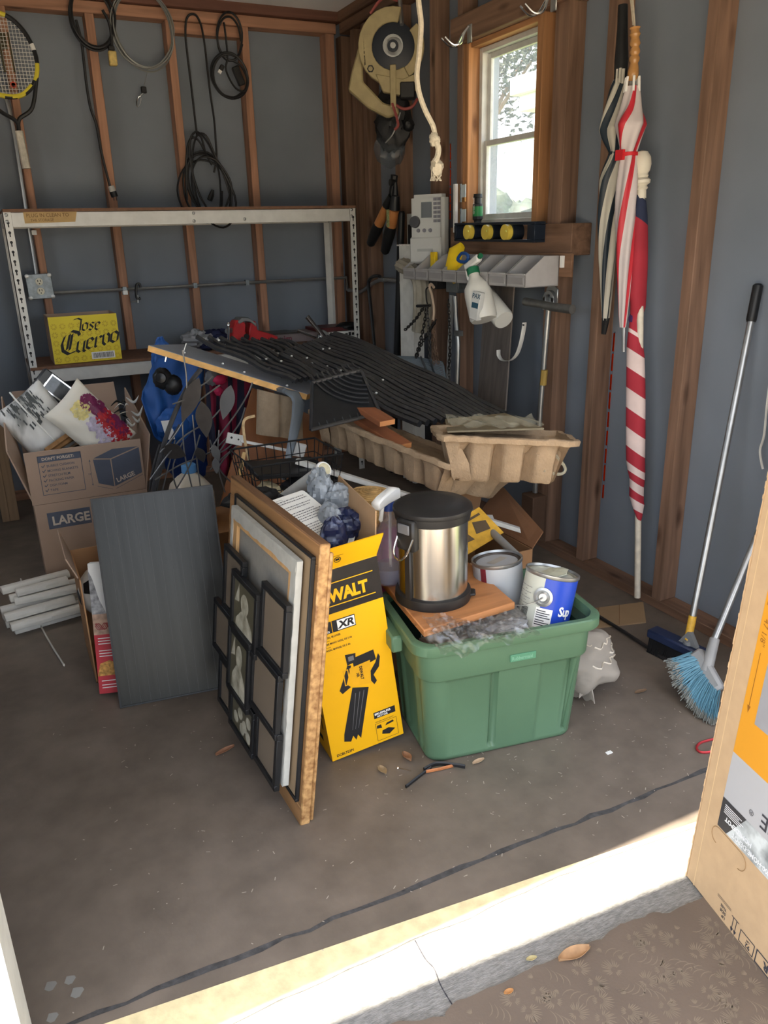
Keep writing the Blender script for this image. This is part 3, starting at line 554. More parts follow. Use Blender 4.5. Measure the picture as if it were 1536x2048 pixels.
# chrome press
t=thing('locking_clamp','shiny chrome toggle clamp standing on boxes near the rack post','clamp',(1.929,4.88,0.914)); A=V3((1.847,4.88,1.063)); B=V3((1.965,4.88,0.918)); b=MB(); b.tube([A,A.lerp(B,.5),B],[.016,.014,.02],8,flat=.5); obj('lever',b,m_chrome,t); b=MB(); b.rod((1.774,4.88,0.983),(1.901,4.88,0.923),.009,8); obj('arm',b,m_chrome,t)
b=MB(); b.prism(Fr(B+V3((-.03,0,-.03)),(1,0,0),(0,0,1)),[(-.03,-.0),(.075,-.0),(.06,.06),(.02,.085),(-.01,.06)],-.03,.0); obj('base_bracket',b,m_steel,t,bev=.004); b=MB(); b.lathe(B+V3((-.035,-.012,.012)),(0,-1,0),[(.012,0),(.012,.01),(.005,.014)],10); obj('pivot_bolt',b,m_steel,t)

# ---------------- things on the right wall ----------------
fw=lambda x,y,z: Fr((x,y,z),(0,-1,0),(0,0,1))     # frame on the right wall: u to the right, n into the room
# circular saw hung on the wall
t=thing('circular_saw','cream and black circular saw hung high on right wall near corner','saw',(2.3,4.51,2.38)); m_cream2=M('aged cream plastic',(158,144,106),.5,0,.12,20)
f=Fr((2.22,4.321,2.51),(.88,-.47,0),(0,0,1)); ZZ=.92
def arc(r0,r1,a0,a1,n=16,cx=0,cy=0): 
    q=[math.radians(a0+(a1-a0)*i/n) for i in range(n+1)]; return [(cx+r1*math.cos(a),cy+r1*math.sin(a)) for a in q]+[(cx+r0*math.cos(a),cy+r0*math.sin(a)) for a in q[::-1]]
b=MB(); b.prism(f,arc(.115,.19,75,300),-.05,.0); b.prism(f,arc(.115,.17,-60,40),-.05,-.01); obj('blade_guard',b,m_cream2,t,bev=.004)
b=MB(); b.lathe(f.p(0,0,-.05),f.n,[(.125,0),(.125,.035),(.1,.045),(.03,.05),(.03,.06),(0,.06)],28); obj('motor_housing',b,M('blue black housing',(30,36,46),.5),t); b=MB(); b.lathe(f.p(0,0,.01),f.n,[(.055,-.01),(.055,.003),(.046,.003),(.046,-.01)],24); b.lathe(f.p(0,-.0,.008),f.n,[(.02,0),(.016,.012)],8); obj('arbor_nut',b,m_steel,t)
b=MB(); b.prism(f,[(-.26,-.19),(-.23,-.13),(-.10,-.31),(.02,-.35),(.03,-.31),(-.08,-.36)],-.09,-.03) if 0 else b.prism(f,[(-.255,-.20),(-.235,-.12),(-.185,.02),(-.17,-.06),(-.17,-.16),(-.06,-.27),(.02,-.29),(.03,-.33),(-.04,-.345),(-.15,-.29)],-.10,-.03); obj('base_shoe',b,m_cream2,t,bev=.008)
b=MB(); b.prism(f,[(-.1,-.13),(-.06,-.22),(.03,-.24),(.13,-.22),(.14,-.13),(.05,-.16)],-.05,.004); obj('lower_bracket',b,m_cream2,t,bev=.004); b=MB(); b.prism(f,[(-.02,-.09),(.015,-.09),(.012,-.3),(-.02,-.3)],.004,.014); obj('lever',b,m_cream2,t,bev=.003)
b=MB(); b.fbox(f,.03,.12,-.26,-.17,-.05,.01); obj('trigger_block',b,m_black,t,bev=.01)
b=MB(); b.tube(spl([f.p(.0,-.28,.0),f.p(.05,-.31,.02),f.p(.1,-.3,.02),f.p(.13,-.26,0)],5),.008,6); obj('red_power_cord',b,M('faded red cord',(140,70,66),.6),t); b=MB(); b.tube(spl([f.p(-.01,-.28,.01),f.p(.01,-.34,.02),f.p(.02,-.39,.01),f.p(.0,-.41,0)],5),.008,6); obj('red_power_cord',b,bpy.data.materials['faded red cord'],t); b=MB(); b.tube(spl([f.p(-.12,.16,-.02),f.p(-.05,.23,-.02),f.p(.03,.22,-.03)],5),.008,6); obj('red_power_cord',b,bpy.data.materials['faded red cord'],t)
b=MB(); b.rod(f.p(.04,.26,-.08),f.p(.05,.1,0),.012,6); obj('hang_hook',b,m_steel,t)
b=MB(); g=Fr(f.p(-.158,-.02,.001),(.0,.15,1),(0,.99,-.15)); text(b,'Black & Decker',g,-.07,-.008,.026,.02,.9); obj('lettering',b,m_blackink,t)
b=MB(); b.flat(f,[(-.125+.02*math.cos(k*math.pi/3),-.105+.02*math.sin(k*math.pi/3)) for k in range(6)],.001); e=obj('hexagon_emblem',b,m_blackink,t); b=MB(); b.lathe(f.p(-.125,-.105,.0012),f.n,[(.012,0),(.012,.0004),(.006,.0004),(.006,0)],12); obj('emblem_ring',b,m_cream2,e)
# black face mask / respirator in clear bag
t=thing('black_tool_bag','black crumpled tool pouch in torn plastic hung below the saw','pouch',(2.3,4.502,2.014)); f=Fr((2.27,4.437,2.138),(.8,-.6,0),(0,0,1))
b=MB(); b.blob(f.p(.0,.02,.0),(.10,.16,.05),4,.28,1.6,24,16,fr=f); b.blob(f.p(.10,-.01,.06),(.03,.035,.03),1,.2,2,12,8,fr=f); obj('pouch_body',b,m_rubber,t)
b=MB(); b.blob(f.p(-.02,-.12,.0),(.08,.09,.03),8,.35,2,20,12,fr=f); obj('plastic_wrap',b,M('smoky clear plastic',(84,90,96),.2,0,.2,alpha=.45),t)
b=MB(); b.tube(spl([f.p(.06,.05,.1),f.p(.02,-.05,.1),f.p(-.03,-.1,.09)],5),.004,5); obj('seam',b,m_greycord,t)
# loppers
t=thing('garden_loppers','long handled loppers with orange wood handles and black grips hung on wall','loppers',(2.3,4.639,1.457)); m_ash=M('orange ash handle',(188,124,72),.45,0,.15,20)
A=V3((2.31,4.51,1.839)); 
b=MB(); b.lathe(A,(-1,0,0),[(.02,0),(.02,.03)],12); b.rod(A+V3((0,.0,.04)),(2.31,4.547,1.757),.022,8,.024); b.rod(A+V3((0,-.01,.0)),(2.31,4.507,1.764),.012,8,.02); obj('blade_pivot',b,m_black,t)
for px in (((784,392),(776,412),(757,450),(740,490)),((791,392),(790,422),(782,455),(770,505))):
    p=[None]*4
    p=[V3(k) for k in ([(2.3,4.527,1.765),(2.3,4.59,1.711),(2.3,4.715,1.611),(2.3,4.856,1.487)] if px[0][0]==784 else [(2.29,4.462,1.762),(2.29,4.478,1.685),(2.29,4.529,1.593),(2.29,4.627,1.437)])]
    b=MB(); b.tube([p[0],p[1]],[.024,.034],10); h=obj('handle_socket',b,m_black,t); b=MB(); b.tube([p[1],p[2]],[.03,.032],10); obj('wood_handle',b,m_ash,t); b=MB(); b.tube([p[2],p[2].lerp(p[3],.3),p[3].lerp(p[2],.08),p[3]],[.034,.037,.028,.016],10); obj('foam_grip',b,m_rubber,t)
    if px[0][0]!=784: b=MB(); g=Fr(p[1].lerp(p[2],.5)+V3((-.033,-.0,0)),(0,-1,0),p[1]-p[2]); b.fbox(g,-.014,.014,-.05,.05,-.003,.002); obj('paper_sticker',b,M('green label',(150,160,110),.6,0,.4,80),t)
# black pole and black cane
t=thing('black_round_bar','thick straight black bar leaning against wall beside the loppers','bar',(2.201,4.522,0)); b=MB(); b.tube([V3((2.33,4.66,.0)),V3((2.36,4.464,1.67))+V3((-.03,0,.0))],.021,10); obj('shaft',b,m_black,t); b=MB(); b.lathe(V3((2.36,4.464,1.67))+V3((-.03,0,-.005)),(0,0,1),[(.021,0),(.016,.012)],10); obj('end_cap',b,m_rubber,t)
t=thing('black_crook_rod','thin black crook rod hanging over the conduit by the corner','rod',(2.28,4.782,0.857)); b=MB(); b.tube(spl([(2.27,4.659,1.299),(2.27,4.717,1.3),(2.27,4.792,1.285),(2.27,4.834,1.24),(2.27,4.807,1.083),(2.27,4.764,0.827),(2.27,4.726,0.7)],6),.011,7); obj('shaft',b,m_black,t); b=MB(); b.lathe(V3((2.27,4.726,0.7)),(0,0,-1),[(.011,0),(.013,.01),(.013,.03),(.008,.035)],8); obj('rubber_tip',b,m_rubber,t)
# conduit on the right wall, junction box, riser pipes
t=thing('side_conduit','zinc conduit along right wall ending at the grey junction box','conduit',(2.33,4.502,1.235)); b=MB(); b.tube(spl([(2.315,5.27,1.185),(2.33,5.22,1.185),(2.335,5.1,1.18)]+[(2.335,4.794,1.27),(2.335,4.431,1.268),(2.335,4.121,1.258)],4),.0125,8); b.tube([(2.335,4.793,1.276),(2.335,4.72,1.272)],.017,8); obj('pipe',b,m_steel,t)
b=MB(); b.rod((2.335,4.511,1.268),(2.335,4.316,1.261),.016,8); obj('coupling',b,m_galv,t)
t=thing('junction_box','grey metal junction box with black adapter under the parts bins','junction box',(2.33,3.835,1.236)); q=V3((2.33,3.825,1.299)); f=fw(2.33,q.y,q.z); b=MB(); b.fbox(f,-.06,.06,-.06,.07,-.05,.03); obj('box_body',b,m_galv,t,bev=.006); b=MB(); b.fbox(f,-.058,.058,-.058,.068,.03,.036); obj('cover_plate',b,M('grey cover',(124,130,132),.5,.3),t,bev=.004)
b=MB(); q=V3((2.3,3.935,1.302)); b.box(q+V3((-.06,-.04,-.045)),q+V3((.05,.05,.045))); obj('power_adapter',b,m_black,t,bev=.006)
b=MB(); b.tube(spl([(2.34,3.862,1.218),(2.34,3.85,1.089),(2.34,3.827,0.954),(2.34,3.836,0.756),(2.34,3.846,0.639)],4),.0125,8); obj('riser_pipe',b,m_steel,t); b=MB(); b.tube([(2.35,3.911,1.22),(2.35,3.953,0.738),(2.35,3.964,0.618)],.014,6); obj('flat_riser',b,M('grey pvc',(150,152,150),.5),t); b=MB(); b.box(V3((2.34,3.823,1.02))+V3((-.018,-.03,-.014)),V3((2.34,3.823,1.02))+V3((.012,.02,.014))); obj('pipe_strap',b,m_steel,t)
# downspout pieces
t=thing('white_downspout','upright white vinyl downspout length standing in the corner of right wall','downspout',(2.33,4.333,0.747)); f=fw(2.33,(2.33,4.321,1.171)[1],0); zt=(2.33,4.313,1.491)[2]; zb=.04
pr=[]; W_=.085
for k in range(9): pr.append((-W_+k*W_/4,.05+(.012 if k%2 else 0)))
b=MB()
for (x0,c0),(x1,c1) in zip(pr,pr[1:]): b.quad(f.p(x0,zb,c0),f.p(x1,zb,c1),f.p(x1,zt,c1),f.p(x0,zt,c0))
b.quad(f.p(-W_,zb,-.02),f.p(-W_,zb,.05),f.p(-W_,zt,.05),f.p(-W_,zt,-.02)); b.quad(f.p(W_,zb,.05),f.p(W_,zb,-.02),f.p(W_,zt,-.02),f.p(W_,zt,.05)); obj('ribbed_channel',b,m_whited,t)
b=MB(); b.box(f.p(-.1,zt-.01,-.02),f.p(.1,zt-.002,.06)); obj('top_edge',b,m_white,t)
t=thing('downspout_elbow','dusty white ribbed downspout elbow hung on the side conduit','downspout elbow',(2.3,4.134,1.012)); el=spl([(2.22,4.247,1.378),(2.22,4.089,1.341),(2.22,4.02,1.286),(2.22,4.011,1.195),(2.22,4.024,1.083),(2.22,4.037,1.021)],5)
b=MB()
N=len(el)
for s_ in range(1): b.tube(el,[(lambda q: .054*(1+.07*math.cos(q*12)))]*N,36,cap=False,flat=.75,up=(0,1,0)); 
obj('ribbed_tube',b,M('dusty vinyl',(150,145,132),.6,0,.15,20),t); b=MB(); b.tube([el[-2],el[-1]],.03,12,flat=.75); obj('dark_mouth',b,m_blackink,t)
# hook and chains
def chain(pts,r=.011,w=.0032):
    b=MB(); P=spl(pts,10); L=0; d=0; last=P[0]; k=0; step=r*1.75; acc=[P[0]]
    for a,c in zip(P,P[1:]):
        while (c-acc[-1]).length>step: acc.append(acc[-1]+(c-acc[-1]).normalized()*step)
    for i,(a,c) in enumerate(zip(acc,acc[1:])):
        t_=(c-a).normalized(); x=t_.orthogonal().normalized(); 
        if i%2: x=t_.cross(x)
        m=(a+c)/2; b.tube([m+t_*(r*1.35*math.cos(q))+x*(r*.62*math.sin(q)) for q in [math.pi*2*j/8 for j in range(8)]],w,4,closed=True)
    return b
m_chain=M('dark steel chain',(54,52,50),.5,.6,.3,30); m_rust=M('rusty chain',(104,82,66),.7,.4,.3,30)
t=thing('hanging_hook','black wire hook with spread chains hanging from the side conduit','hook',(2.26,4.049,1.079)); b=MB(); b.tube(spl([(2.13,3.792,1.277),(2.13,3.814,1.263),(2.13,3.809,1.211),(2.13,3.793,1.173),(2.13,3.827,1.153),(2.13,3.804,1.185)],5),.004,5); obj('wire_hook',b,m_black,t); b=MB(); b.tube([(2.13,3.917,1.173),(2.13,3.771,1.185)],.008,6); obj('spreader',b,m_black,t)
obj('chain',chain([(2.13,3.837,1.173),(2.13,3.942,1.096),(2.13,4.076,1.024)]),m_chain,t); obj('chain',chain([(2.13,3.81,1.175),(2.13,3.851,1.05),(2.13,3.948,0.874)]),m_chain,t); obj('chain',chain([(2.13,3.804,1.175),(2.13,3.784,1.029),(2.13,3.775,0.895)]),m_chain,t); obj('chain',chain([(2.13,3.708,1.114),(2.13,3.773,1.056),(2.13,3.875,0.966),(2.13,3.935,0.881)]),m_chain,t)
t=thing('rusty_chain','long rusty chain doubled on a wooden hook under the junction box','chain',(2.24,3.912,0.869)); b=MB(); b.tube(spl([(2.14,3.745,1.278),(2.14,3.777,1.295),(2.14,3.793,1.276),(2.14,3.767,1.239),(2.14,3.746,1.163),(2.14,3.757,1.11)],5),.007,6); obj('wooden_hook',b,M('pale wood hook',(190,168,146),.6),t); obj('chain_strand',chain([(2.14,3.757,1.11),(2.14,3.737,0.98),(2.14,3.7,0.882)]),m_rust,t); obj('chain_strand',chain([(2.14,3.763,1.109),(2.14,3.759,0.977),(2.14,3.749,0.876)]),m_rust,t)
obj('long_chain',chain([(2.3,3.865,1.198),(2.3,3.847,0.955),(2.3,3.858,0.814),(2.3,3.835,0.674)]),m_chain,label='dark chain hanging beside the grey riser pipe under the bins',cat='chain')
# irrigation controller and papers
t=thing('sprinkler_controller','pale grey irrigation controller with dial, screen and button grid on wall','controller',(2.33,4.139,1.48)); q=V3((2.27,4.025,1.579)); f=Fr(q,(.5,-.86,0),(0,0,1)); m_ctl=M('pale grey plastic',(190,192,190),.5,0,.04)
b=MB(); b.fbox(f,-.105,.105,-.19,.17,-.05,.03); obj('case',b,m_ctl,t,bev=.018,seg=2); b=MB(); b.fbox(f,-.1,.1,-.185,-.05,.03,.045); obj('door',b,m_ctl,t,bev=.01)
b=MB(); b.fbox(f,-.03,.035,.05,.13,.03,.033); obj('screen',b,M('dark lcd',(60,62,60),.2),t); b=MB(); b.lathe(f.p(-.07,.03,.03),f.n,[(.032,0),(.03,.014),(.01,.016)],20); d=obj('dial',b,M('dark dial',(70,70,74),.5),t)
for i in range(2):
    for j in range(6): b=MB(); b.fbox(f,.048+i*.024,.066+i*.024,.135-j*.022,.15-j*.022,.03,.035); obj('button',b,M('grey button',(120,120,128),.5) if i+j==0 else bpy.data.materials['grey button'],t)
for j in range(3): b=MB(); b.lathe(f.p(-.05+j*.038,-.015,.03),f.n,[(.011,0),(.009,.008)],10); obj('slide_switch',b,bpy.data.materials['grey button'],t)
b=MB(); text(b,'RAINBIRD'[:4]+'',f,-.04,-.12,.02,.01,1,.0456); b=MB(); b.rect(f,-.05,-.125,.05,-.11,.0455); obj('logo_mark',b,M('grey logo',(160,162,162)),t)
b=MB(); q=V3((2.36,4.367,1.541)); f2=fw(2.36,q.y,q.z); b.fbox(f2,-.08,.075,-.075,.12,0,.003); pp=obj('instruction_sheet',b,M('dirty paper',(160,158,152),.8,0,.1,20),label='yellowed instruction sheet pinned behind the irrigation controller',cat='paper'); b=MB(); b.rect(f2,-.07,-.06,-.02,.06,.0035); b.rect(f2,-.015,.02,.06,.025,.0035); b.rect(f2,-.015,.035,.06,.04,.0035); obj('black_print',b,m_blackink,pp)
# white strip + hinge packs + green torch left of the window
b=MB(); f=fw(2.34,(2.34,3.856,1.687)[1],0); z0=(2.34,3.854,1.549)[2]; z1=(2.34,3.851,1.79)[2]; b.fbox(f,-.008,.012,z0,z1,-.004,.012); obj('white_trim_strip',b,m_white,label='thin white plastic strip standing left of the hinge packs',cat='strip')
for k,(y0,y1) in enumerate(((366,405),(412,455))):
    q=V3(((2.35,3.793,1.787),(2.35,3.791,1.667))[k]); r=V3(((2.35,3.791,1.699),(2.35,3.79,1.58))[k]); f=fw(2.35,q.y,r.z); h=q.z-r.z
    t=thing('hinge_pack','clear pack holding brass hinge, '+('upper' if k==0 else 'lower')+' of two left of the window','hinge pack',f.p(0,0),group='hinge packs by the window')
    b=MB(); b.fbox(f,-.035,.025,0,h,0,.012); obj('brass_leaf',b,M('dull brass',(168,120,66),.4,.5),t,bev=.002); b=MB(); b.fbox(f,.0,.04,h*.25,h*.95,.012,.016); obj('white_card',b,M('pale card',(200,212,216),.3),t); b=MB(); b.rod(f.p(-.005,0,.014),f.p(-.005,h,.014),.007,8); obj('hinge_pin',b,m_galv,t)
t=thing('green_sealant_tube','black sealant cartridge with green label standing on ledger by window','tube',(2.36,3.673,1.563)); q=V3((2.37,(2.37,3.689,1.571)[1],1.575)); H_=(2.37,3.698,1.733)[2]-1.575
b=MB(); b.lathe(q,(0,0,1),[(.02,0),(.02,.03),(.026,.035),(.026,H_-.05),(.018,H_-.045),(.018,H_-.02),(.024,H_-.018),(.022,H_),(0,H_)],16); obj('cartridge',b,m_black,t); b=MB(); b.lathe(q+V3((0,0,.05)),(0,0,1),[(.0266,0),(.0266,H_-.11)],16,cap=False); l=obj('green_label',b,M('green label paint',(28,128,62),.4),t)
b=MB(); text(b,'Great Stuff',Fr(q+V3((-.0262,-.008,.06)),(0,.05,1),(0,1,0)),0,-.004,.02,.02,.9,.001); obj('label_lettering',b,m_whiteink,l)
# level on top of the bins
t=thing('spirit_level','black box level with three round yellow vials lying on the parts bins','level',(2.27,3.332,1.491)); A=V3((2.25,3.676,1.507)); Bq=V3((2.25,2.995,1.498)); f=Fr(A,(0,-1,(Bq.z-A.z)/(A.y-Bq.y)),(0,0,1)); Lh=(A-Bq).length; h=.088; m_lv=M('blue black level paint',(34,42,54),.3,.3)
xs=[0,.035,.20,.25,.34,.42,.51,.59,Lh-.04,Lh]; b=MB(); b.fbox(f,0,Lh,h-.012,h,-.03,.03); b.fbox(f,0,Lh,0,.012,-.03,.03)
cs=[A.y-3.519,A.y-3.355,A.y-3.194]
b.fbox(f,0,.02,.012,h-.012,-.03,.03); b.fbox(f,Lh-.055,Lh,.012,h-.012,-.03,.03); b.fbox(f,0,Lh,.012,h-.012,-.003,.003)if 0 else None
obj('rails',b,m_lv,t,bev=.002)
for cx in cs:
    b=MB(); b.lathe(f.p(cx,h/2,-.03),f.n,[(.042,0),(.042,.058),(.034,.058),(.034,.0)],24,cap=False); r=obj('vial_ring',b,m_lv,t); b=MB(); b.lathe(f.p(cx,h/2,-.02),f.n,[(.034,0),(.034,.073),(0,.075)],20); v=obj('yellow_vial',b,M('yellow vial plastic',(240,214,90),.3,trans=.3) if cx==cs[0] else bpy.data.materials['yellow vial plastic'],r); b=MB(); b.rod(f.p(cx-.02,h/2-.006,.026),f.p(cx+.02,h/2+.006,.052),.006,8); obj('vial_tube',b,M('vial green',(200,210,120),.2) if cx==cs[0] else bpy.data.materials['vial green'],r)
# parts bins
m_bin=M('grey plastic bin',(168,166,166),.5,0,.06,20)
A=V3((2.3,4.115,1.438)); Bq=V3((2.3,2.954,1.454)); nb=8
yb=[A.y+(Bq.y-A.y)*i/nb for i in range(nb+1)]; zb=1.31; zt=1.44
t=thing('bin_rail','grey wall rail board carrying the row of parts bins','rail',(2.34,(A.y+Bq.y)/2,zt-.03)); b=MB(); b.box((2.335,yb[-1]-.08,zt-.09),(2.349,yb[0]+.03,zt+.01)); obj('rail_strip',b,wood('rail board',(130,98,76),1,.3),t,bev=.003); b=MB(); b.box((2.318,yb[-1]-.035,zt-.05),(2.333,yb[-1]-.02,zt)); obj('clip',b,m_white,t)
wd=abs(yb[1]-yb[0])-.006
yc=(yb[0]+yb[1])/2; x0,x1=2.15,2.333
bt=thing('parts_bin','grey hopper parts bin, farthest of the row under the spirit level','bin',(2.24,yc,zb),group='row of grey parts bins')
y0,y1=yc-wd/2,yc+wd/2; th=.004
b=MB(); b.box((x0,y0,zb),(x1,y1,zb+th)); b.box((x1-th,y0,zb),(x1,y1,zt)); 
for y in (y0,y1-th): b.hexa([(x0,y,zb),(x1,y,zb),(x1,y+th,zb),(x0,y+th,zb),(x0+.0,y,zb+.055),(x1,y,zt),(x1,y+th,zt),(x0+.0,y+th,zb+.055)]) if 0 else b.prism(Fr((x0,y,zb),(1,0,0),(0,0,1)),[(0,0),(x1-x0,0),(x1-x0,zt-zb),(.10,zt-zb),(.0,.055)],-th,0)
b.box((x0,y0,zb),(x0+th,y1,zb+.055)); obj('hopper',b,m_bin,bt); b=MB(); b.box((x0-.006,y0,zb+.052),(x0+.004,y1,zb+.06)); obj('front_lip',b,m_bin,bt,bev=.002); b=MB(); b.box((x0-.003,y0+.012,zb+.014),(x0,y1-.012,zb+.042)); obj('label_slot',b,M('dull bin label',(150,148,148),.6),bt); b=MB(); b.tube([(x0+.02,y0+.02,zb+.02),(x0+.09,yc,zb+.06),(x0+.15,y1-.02,zb+.05)],.012,6); obj('small_parts',b,m_white,bt)
ords=['second','third','fourth','fifth','sixth','seventh','nearest']
for i in range(1,nb): copy_tree(bt,(2.24,(yb[i]+yb[i+1])/2,zb),'grey hopper parts bin, '+(ords[i-1]+' from the corner in the row' if i<nb-1 else 'nearest the umbrellas, end of the row under the level'))
# blue scissors in a bin and two spray bottles hung by triggers
t=thing('blue_tape_roll','blue handled scissors poking from the fourth parts bin','scissors',(2.16,3.49,1.431)); b=MB(); b.tube(spl([(2.14,3.505,1.42),(2.14,3.477,1.449),(2.14,3.431,1.451),(2.14,3.408,1.433),(2.14,3.439,1.412)],5,True),.008,7,closed=True); obj('blue_handle',b,M('blue plastic',(30,80,150),.4),t); b=MB(); b.rod((2.14,3.421,1.433),(2.2,3.443,1.41),.006,6); obj('blade',b,m_steel,t)
def spray(name,label,top,bot,rad,mb,mcap,mneck,nozzle,x,seed):
    T=V3(top); B=V3(bot); ax=(T-B).normalized(); L=(T-B).length
    t=thing(name,label,'spray bottle',B); b=MB(); b.lathe(B,ax,[(rad*.9,0),(rad,.012),(rad,L*.55),(rad*.93,L*.68),(rad*.62,L*.80),(rad*.40,L*.9),(rad*.4,L)],26); bo=obj('bottle',b,mb,t); b=MB(); b.lathe(B+ax*(L-.01),ax,[(rad*.46,0),(rad*.46,.03),(rad*.36,.034)],18); obj('collar',b,mneck,t)
    return t,B,ax,L
m_btl=M('milky bottle plastic',(214,214,208),.35,0,.04,6)
t,B,ax,L=spray('green_collar_spray_bottle','white spray bottle with green collar hung from bins, front one',(2.12,3.33,1.367),(2.12,3.232,1.152),.066,m_btl,m_white,M('green plastic',(30,110,76),.4),None,0,1)
h=B+ax*(L+.025); b=MB(); f=Fr(h,V3((0,-.8,.35)),ax); b.fbox(f,-.05,.075,0,.035,-.016,.016); b.fbox(f,-.055,-.04,-.05,.02,-.012,.012); obj('trigger_head',b,m_white,t,bev=.008); b=MB(); b.rod(f.p(.075,.02),f.p(.09,.022),.012,10); obj('nozzle',b,bpy.data.materials['green plastic'],t)
nn=Fr(B+ax*(L*.32)+V3((-.066,-.012,0)),(.15,-1,-.12),ax); b=MB(); b.fbox(nn,.0,.06,-.06,.07,-.03,.0); l=obj('bottle_label',b,M('pale label',(206,208,206),.5),t,bev=.004); b=MB(); text(b,'PAX',nn,.006,.04,.03,.02,1,.001); b.rect(nn,.01,-.005,.055,.02,.001); obj('label_print',b,M('teal ink',(44,84,104)),l)
t,B,ax,L=spray('yellow_trigger_spray_bottle','white spray bottle with yellow trigger hung behind the green collar bottle',(2.22,3.5,1.321),(2.22,3.211,1.147),.052,m_btl,m_yel,m_black,None,0,2)
h=B+ax*(L+.01); m_ytr=M('bright yellow plastic',(244,206,40),.35); b=MB(); b.rod(h,h+V3((0,.10,.055))*1.0,.022,10); b.tube(spl([h+V3((-.02,.12,-.0)),h+V3((-.02,.155,.06)),h+V3((-.02,.13,.13)),h+V3((-.01,.09,.14))],5),[.02]*16 ,8) if 0 else b.tube([h+V3((-.01,.13,-.02)),h+V3((-.02,.16,.04)),h+V3((-.015,.13,.12)),h+V3((-.01,.07,.16))],[.02,.045,.045,.02],8,flat=.5); obj('yellow_trigger',b,m_ytr,t)
nn=Fr(B+ax*(L*.4)+V3((-.05,-.02,0)),(.3,-1,.5),ax); b=MB(); 
for k in range(5): b.rect(nn,-.022,-.05+k*.018,.022,-.042+k*.018,.010)
b.rect(nn,-.026,-.085,.026,-.07,.012); obj('label_print',b,M('navy ink',(40,46,70)),t)
b=MB(); q=V3((2.24,3.919,1.397)); b.box(q+V3((-.01,-.025,-.045)),q+V3((.01,.025,.055))); obj('yellow_tag',b,m_ytr,label='yellow plastic strip hanging below the first parts bin',cat='tag',bev=.003)
# grey wood-look plank, gutter hook
b=MB(); A=(2.3,3.54,0.613);  b.slab((2.3,3.569,0.552),(2.26,3.246,0.621),(2.36,3.331,1.382),(2.4,3.648,1.373),.008); pl_=obj('vinyl_plank',b,wood('grey oak vinyl',(112,104,98),2,.25,.6,30,1.2,False),label='grey wood look vinyl plank leaning under the parts bins',cat='plank')
b=MB(); b.tube(spl([(2.26,3.101,1.142),(2.26,3.103,1.119),(2.26,3.123,1.047),(2.26,3.153,0.989),(2.26,3.201,0.954),(2.26,3.269,0.944),(2.26,3.305,0.962),(2.26,3.31,0.991)],5),.012,6,flat=.25,up=(1,0,0)); h=obj('gutter_hook',b,m_whited,label='white curved gutter hook hanging right of grey plank',cat='hook')
b=MB(); b.lathe(V3((2.255,3.097,1.131)),(-1,0,0),[(.004,0),(.004,.006)],8); obj('screw_hole',b,m_blackink,h)
# bar clamp standing on the wall (T handle and pole)
t=thing('bar_clamp','long steel bar clamp with T handle hung on stud below window','bar clamp',(2.33,3.048,0.102)); b=MB(); b.tube([(2.33,3.014,1.201),(2.33,3.028,1.016),(2.33,3.043,0.776),(2.33,3.06,0.301)],.013,10); obj('pole',b,m_steel,t); b=MB(); b.tube([(2.27,3.116,1.236),(2.27,2.982,1.231),(2.27,2.927,1.225),(2.27,2.771,1.223)],[.019,.017,.019,.02],10); obj('t_handle',b,M('old grey steel',(112,112,110),.5,.7,.2,30),t)
q=V3((2.35,3.022,1.248)); f=fw(2.35,q.y,q.z); b=MB(); b.prism(f,arc(.022,.04,-20,200,10)+[],0,.02); b.prism(f,[(-.04,-.05),(-.022,-.05),(-.022,.01),(-.04,.01)],0,.02); b.prism(f,[(.022,-.05),(.04,-.05),(.04,.01),(.022,.01)],0,.02); b.prism(f,[(-.042,-.03),(.042,-.03),(.042,.045),(0,.075),(-.042,.045)],-.008,0); obj('hanger_plate',b,m_steel,t,bev=.002)
b=MB(); b.tube([(2.325,3.019,0.924),(2.325,3.025,0.852)],.016,8); obj('yellow_sticker',b,M('old yellow sticker',(170,140,70),.6),t); b=MB(); q=V3((2.33,3.056,0.235)); b.box(q+V3((-.05,-.05,-.13)),q+V3((.03,.05,.06))); obj('jaw_block',b,M('dark wood jaw',(96,72,56),.7),t,bev=.004)
# double coat hooks
for k,q in enumerate((V3((2.34,3.741,2.451)),V3((2.34,3.085,2.442)))):
    t=thing('coat_hook','bent steel double hook '+('at the left end' if k==0 else 'at the right top')+' of the window header','hook',q,group='steel hooks on the window header'); f=Fr(q,(0,-.4,0),(0,0,1)); f=Fr(q,(0,1,0),(0,0,1)); b=MB(); b.box(q+V3((.0,-.02,-.03)),q+V3((.008,.02,.05))); obj('plate',b,m_steel,t,bev=.003)
    for d in (-.0,.035): b=MB(); b.tube(spl([q+V3((-.002,-.0,.04)),q+V3((-.025,.005+d*.3,.01)),q+V3((-.04,.01+d,-.03)),q+V3((-.07,.03+d,-.035)),q+V3((-.105,.05+d,.0))],5),.0055,7); obj('prong',b,m_chrome,t)
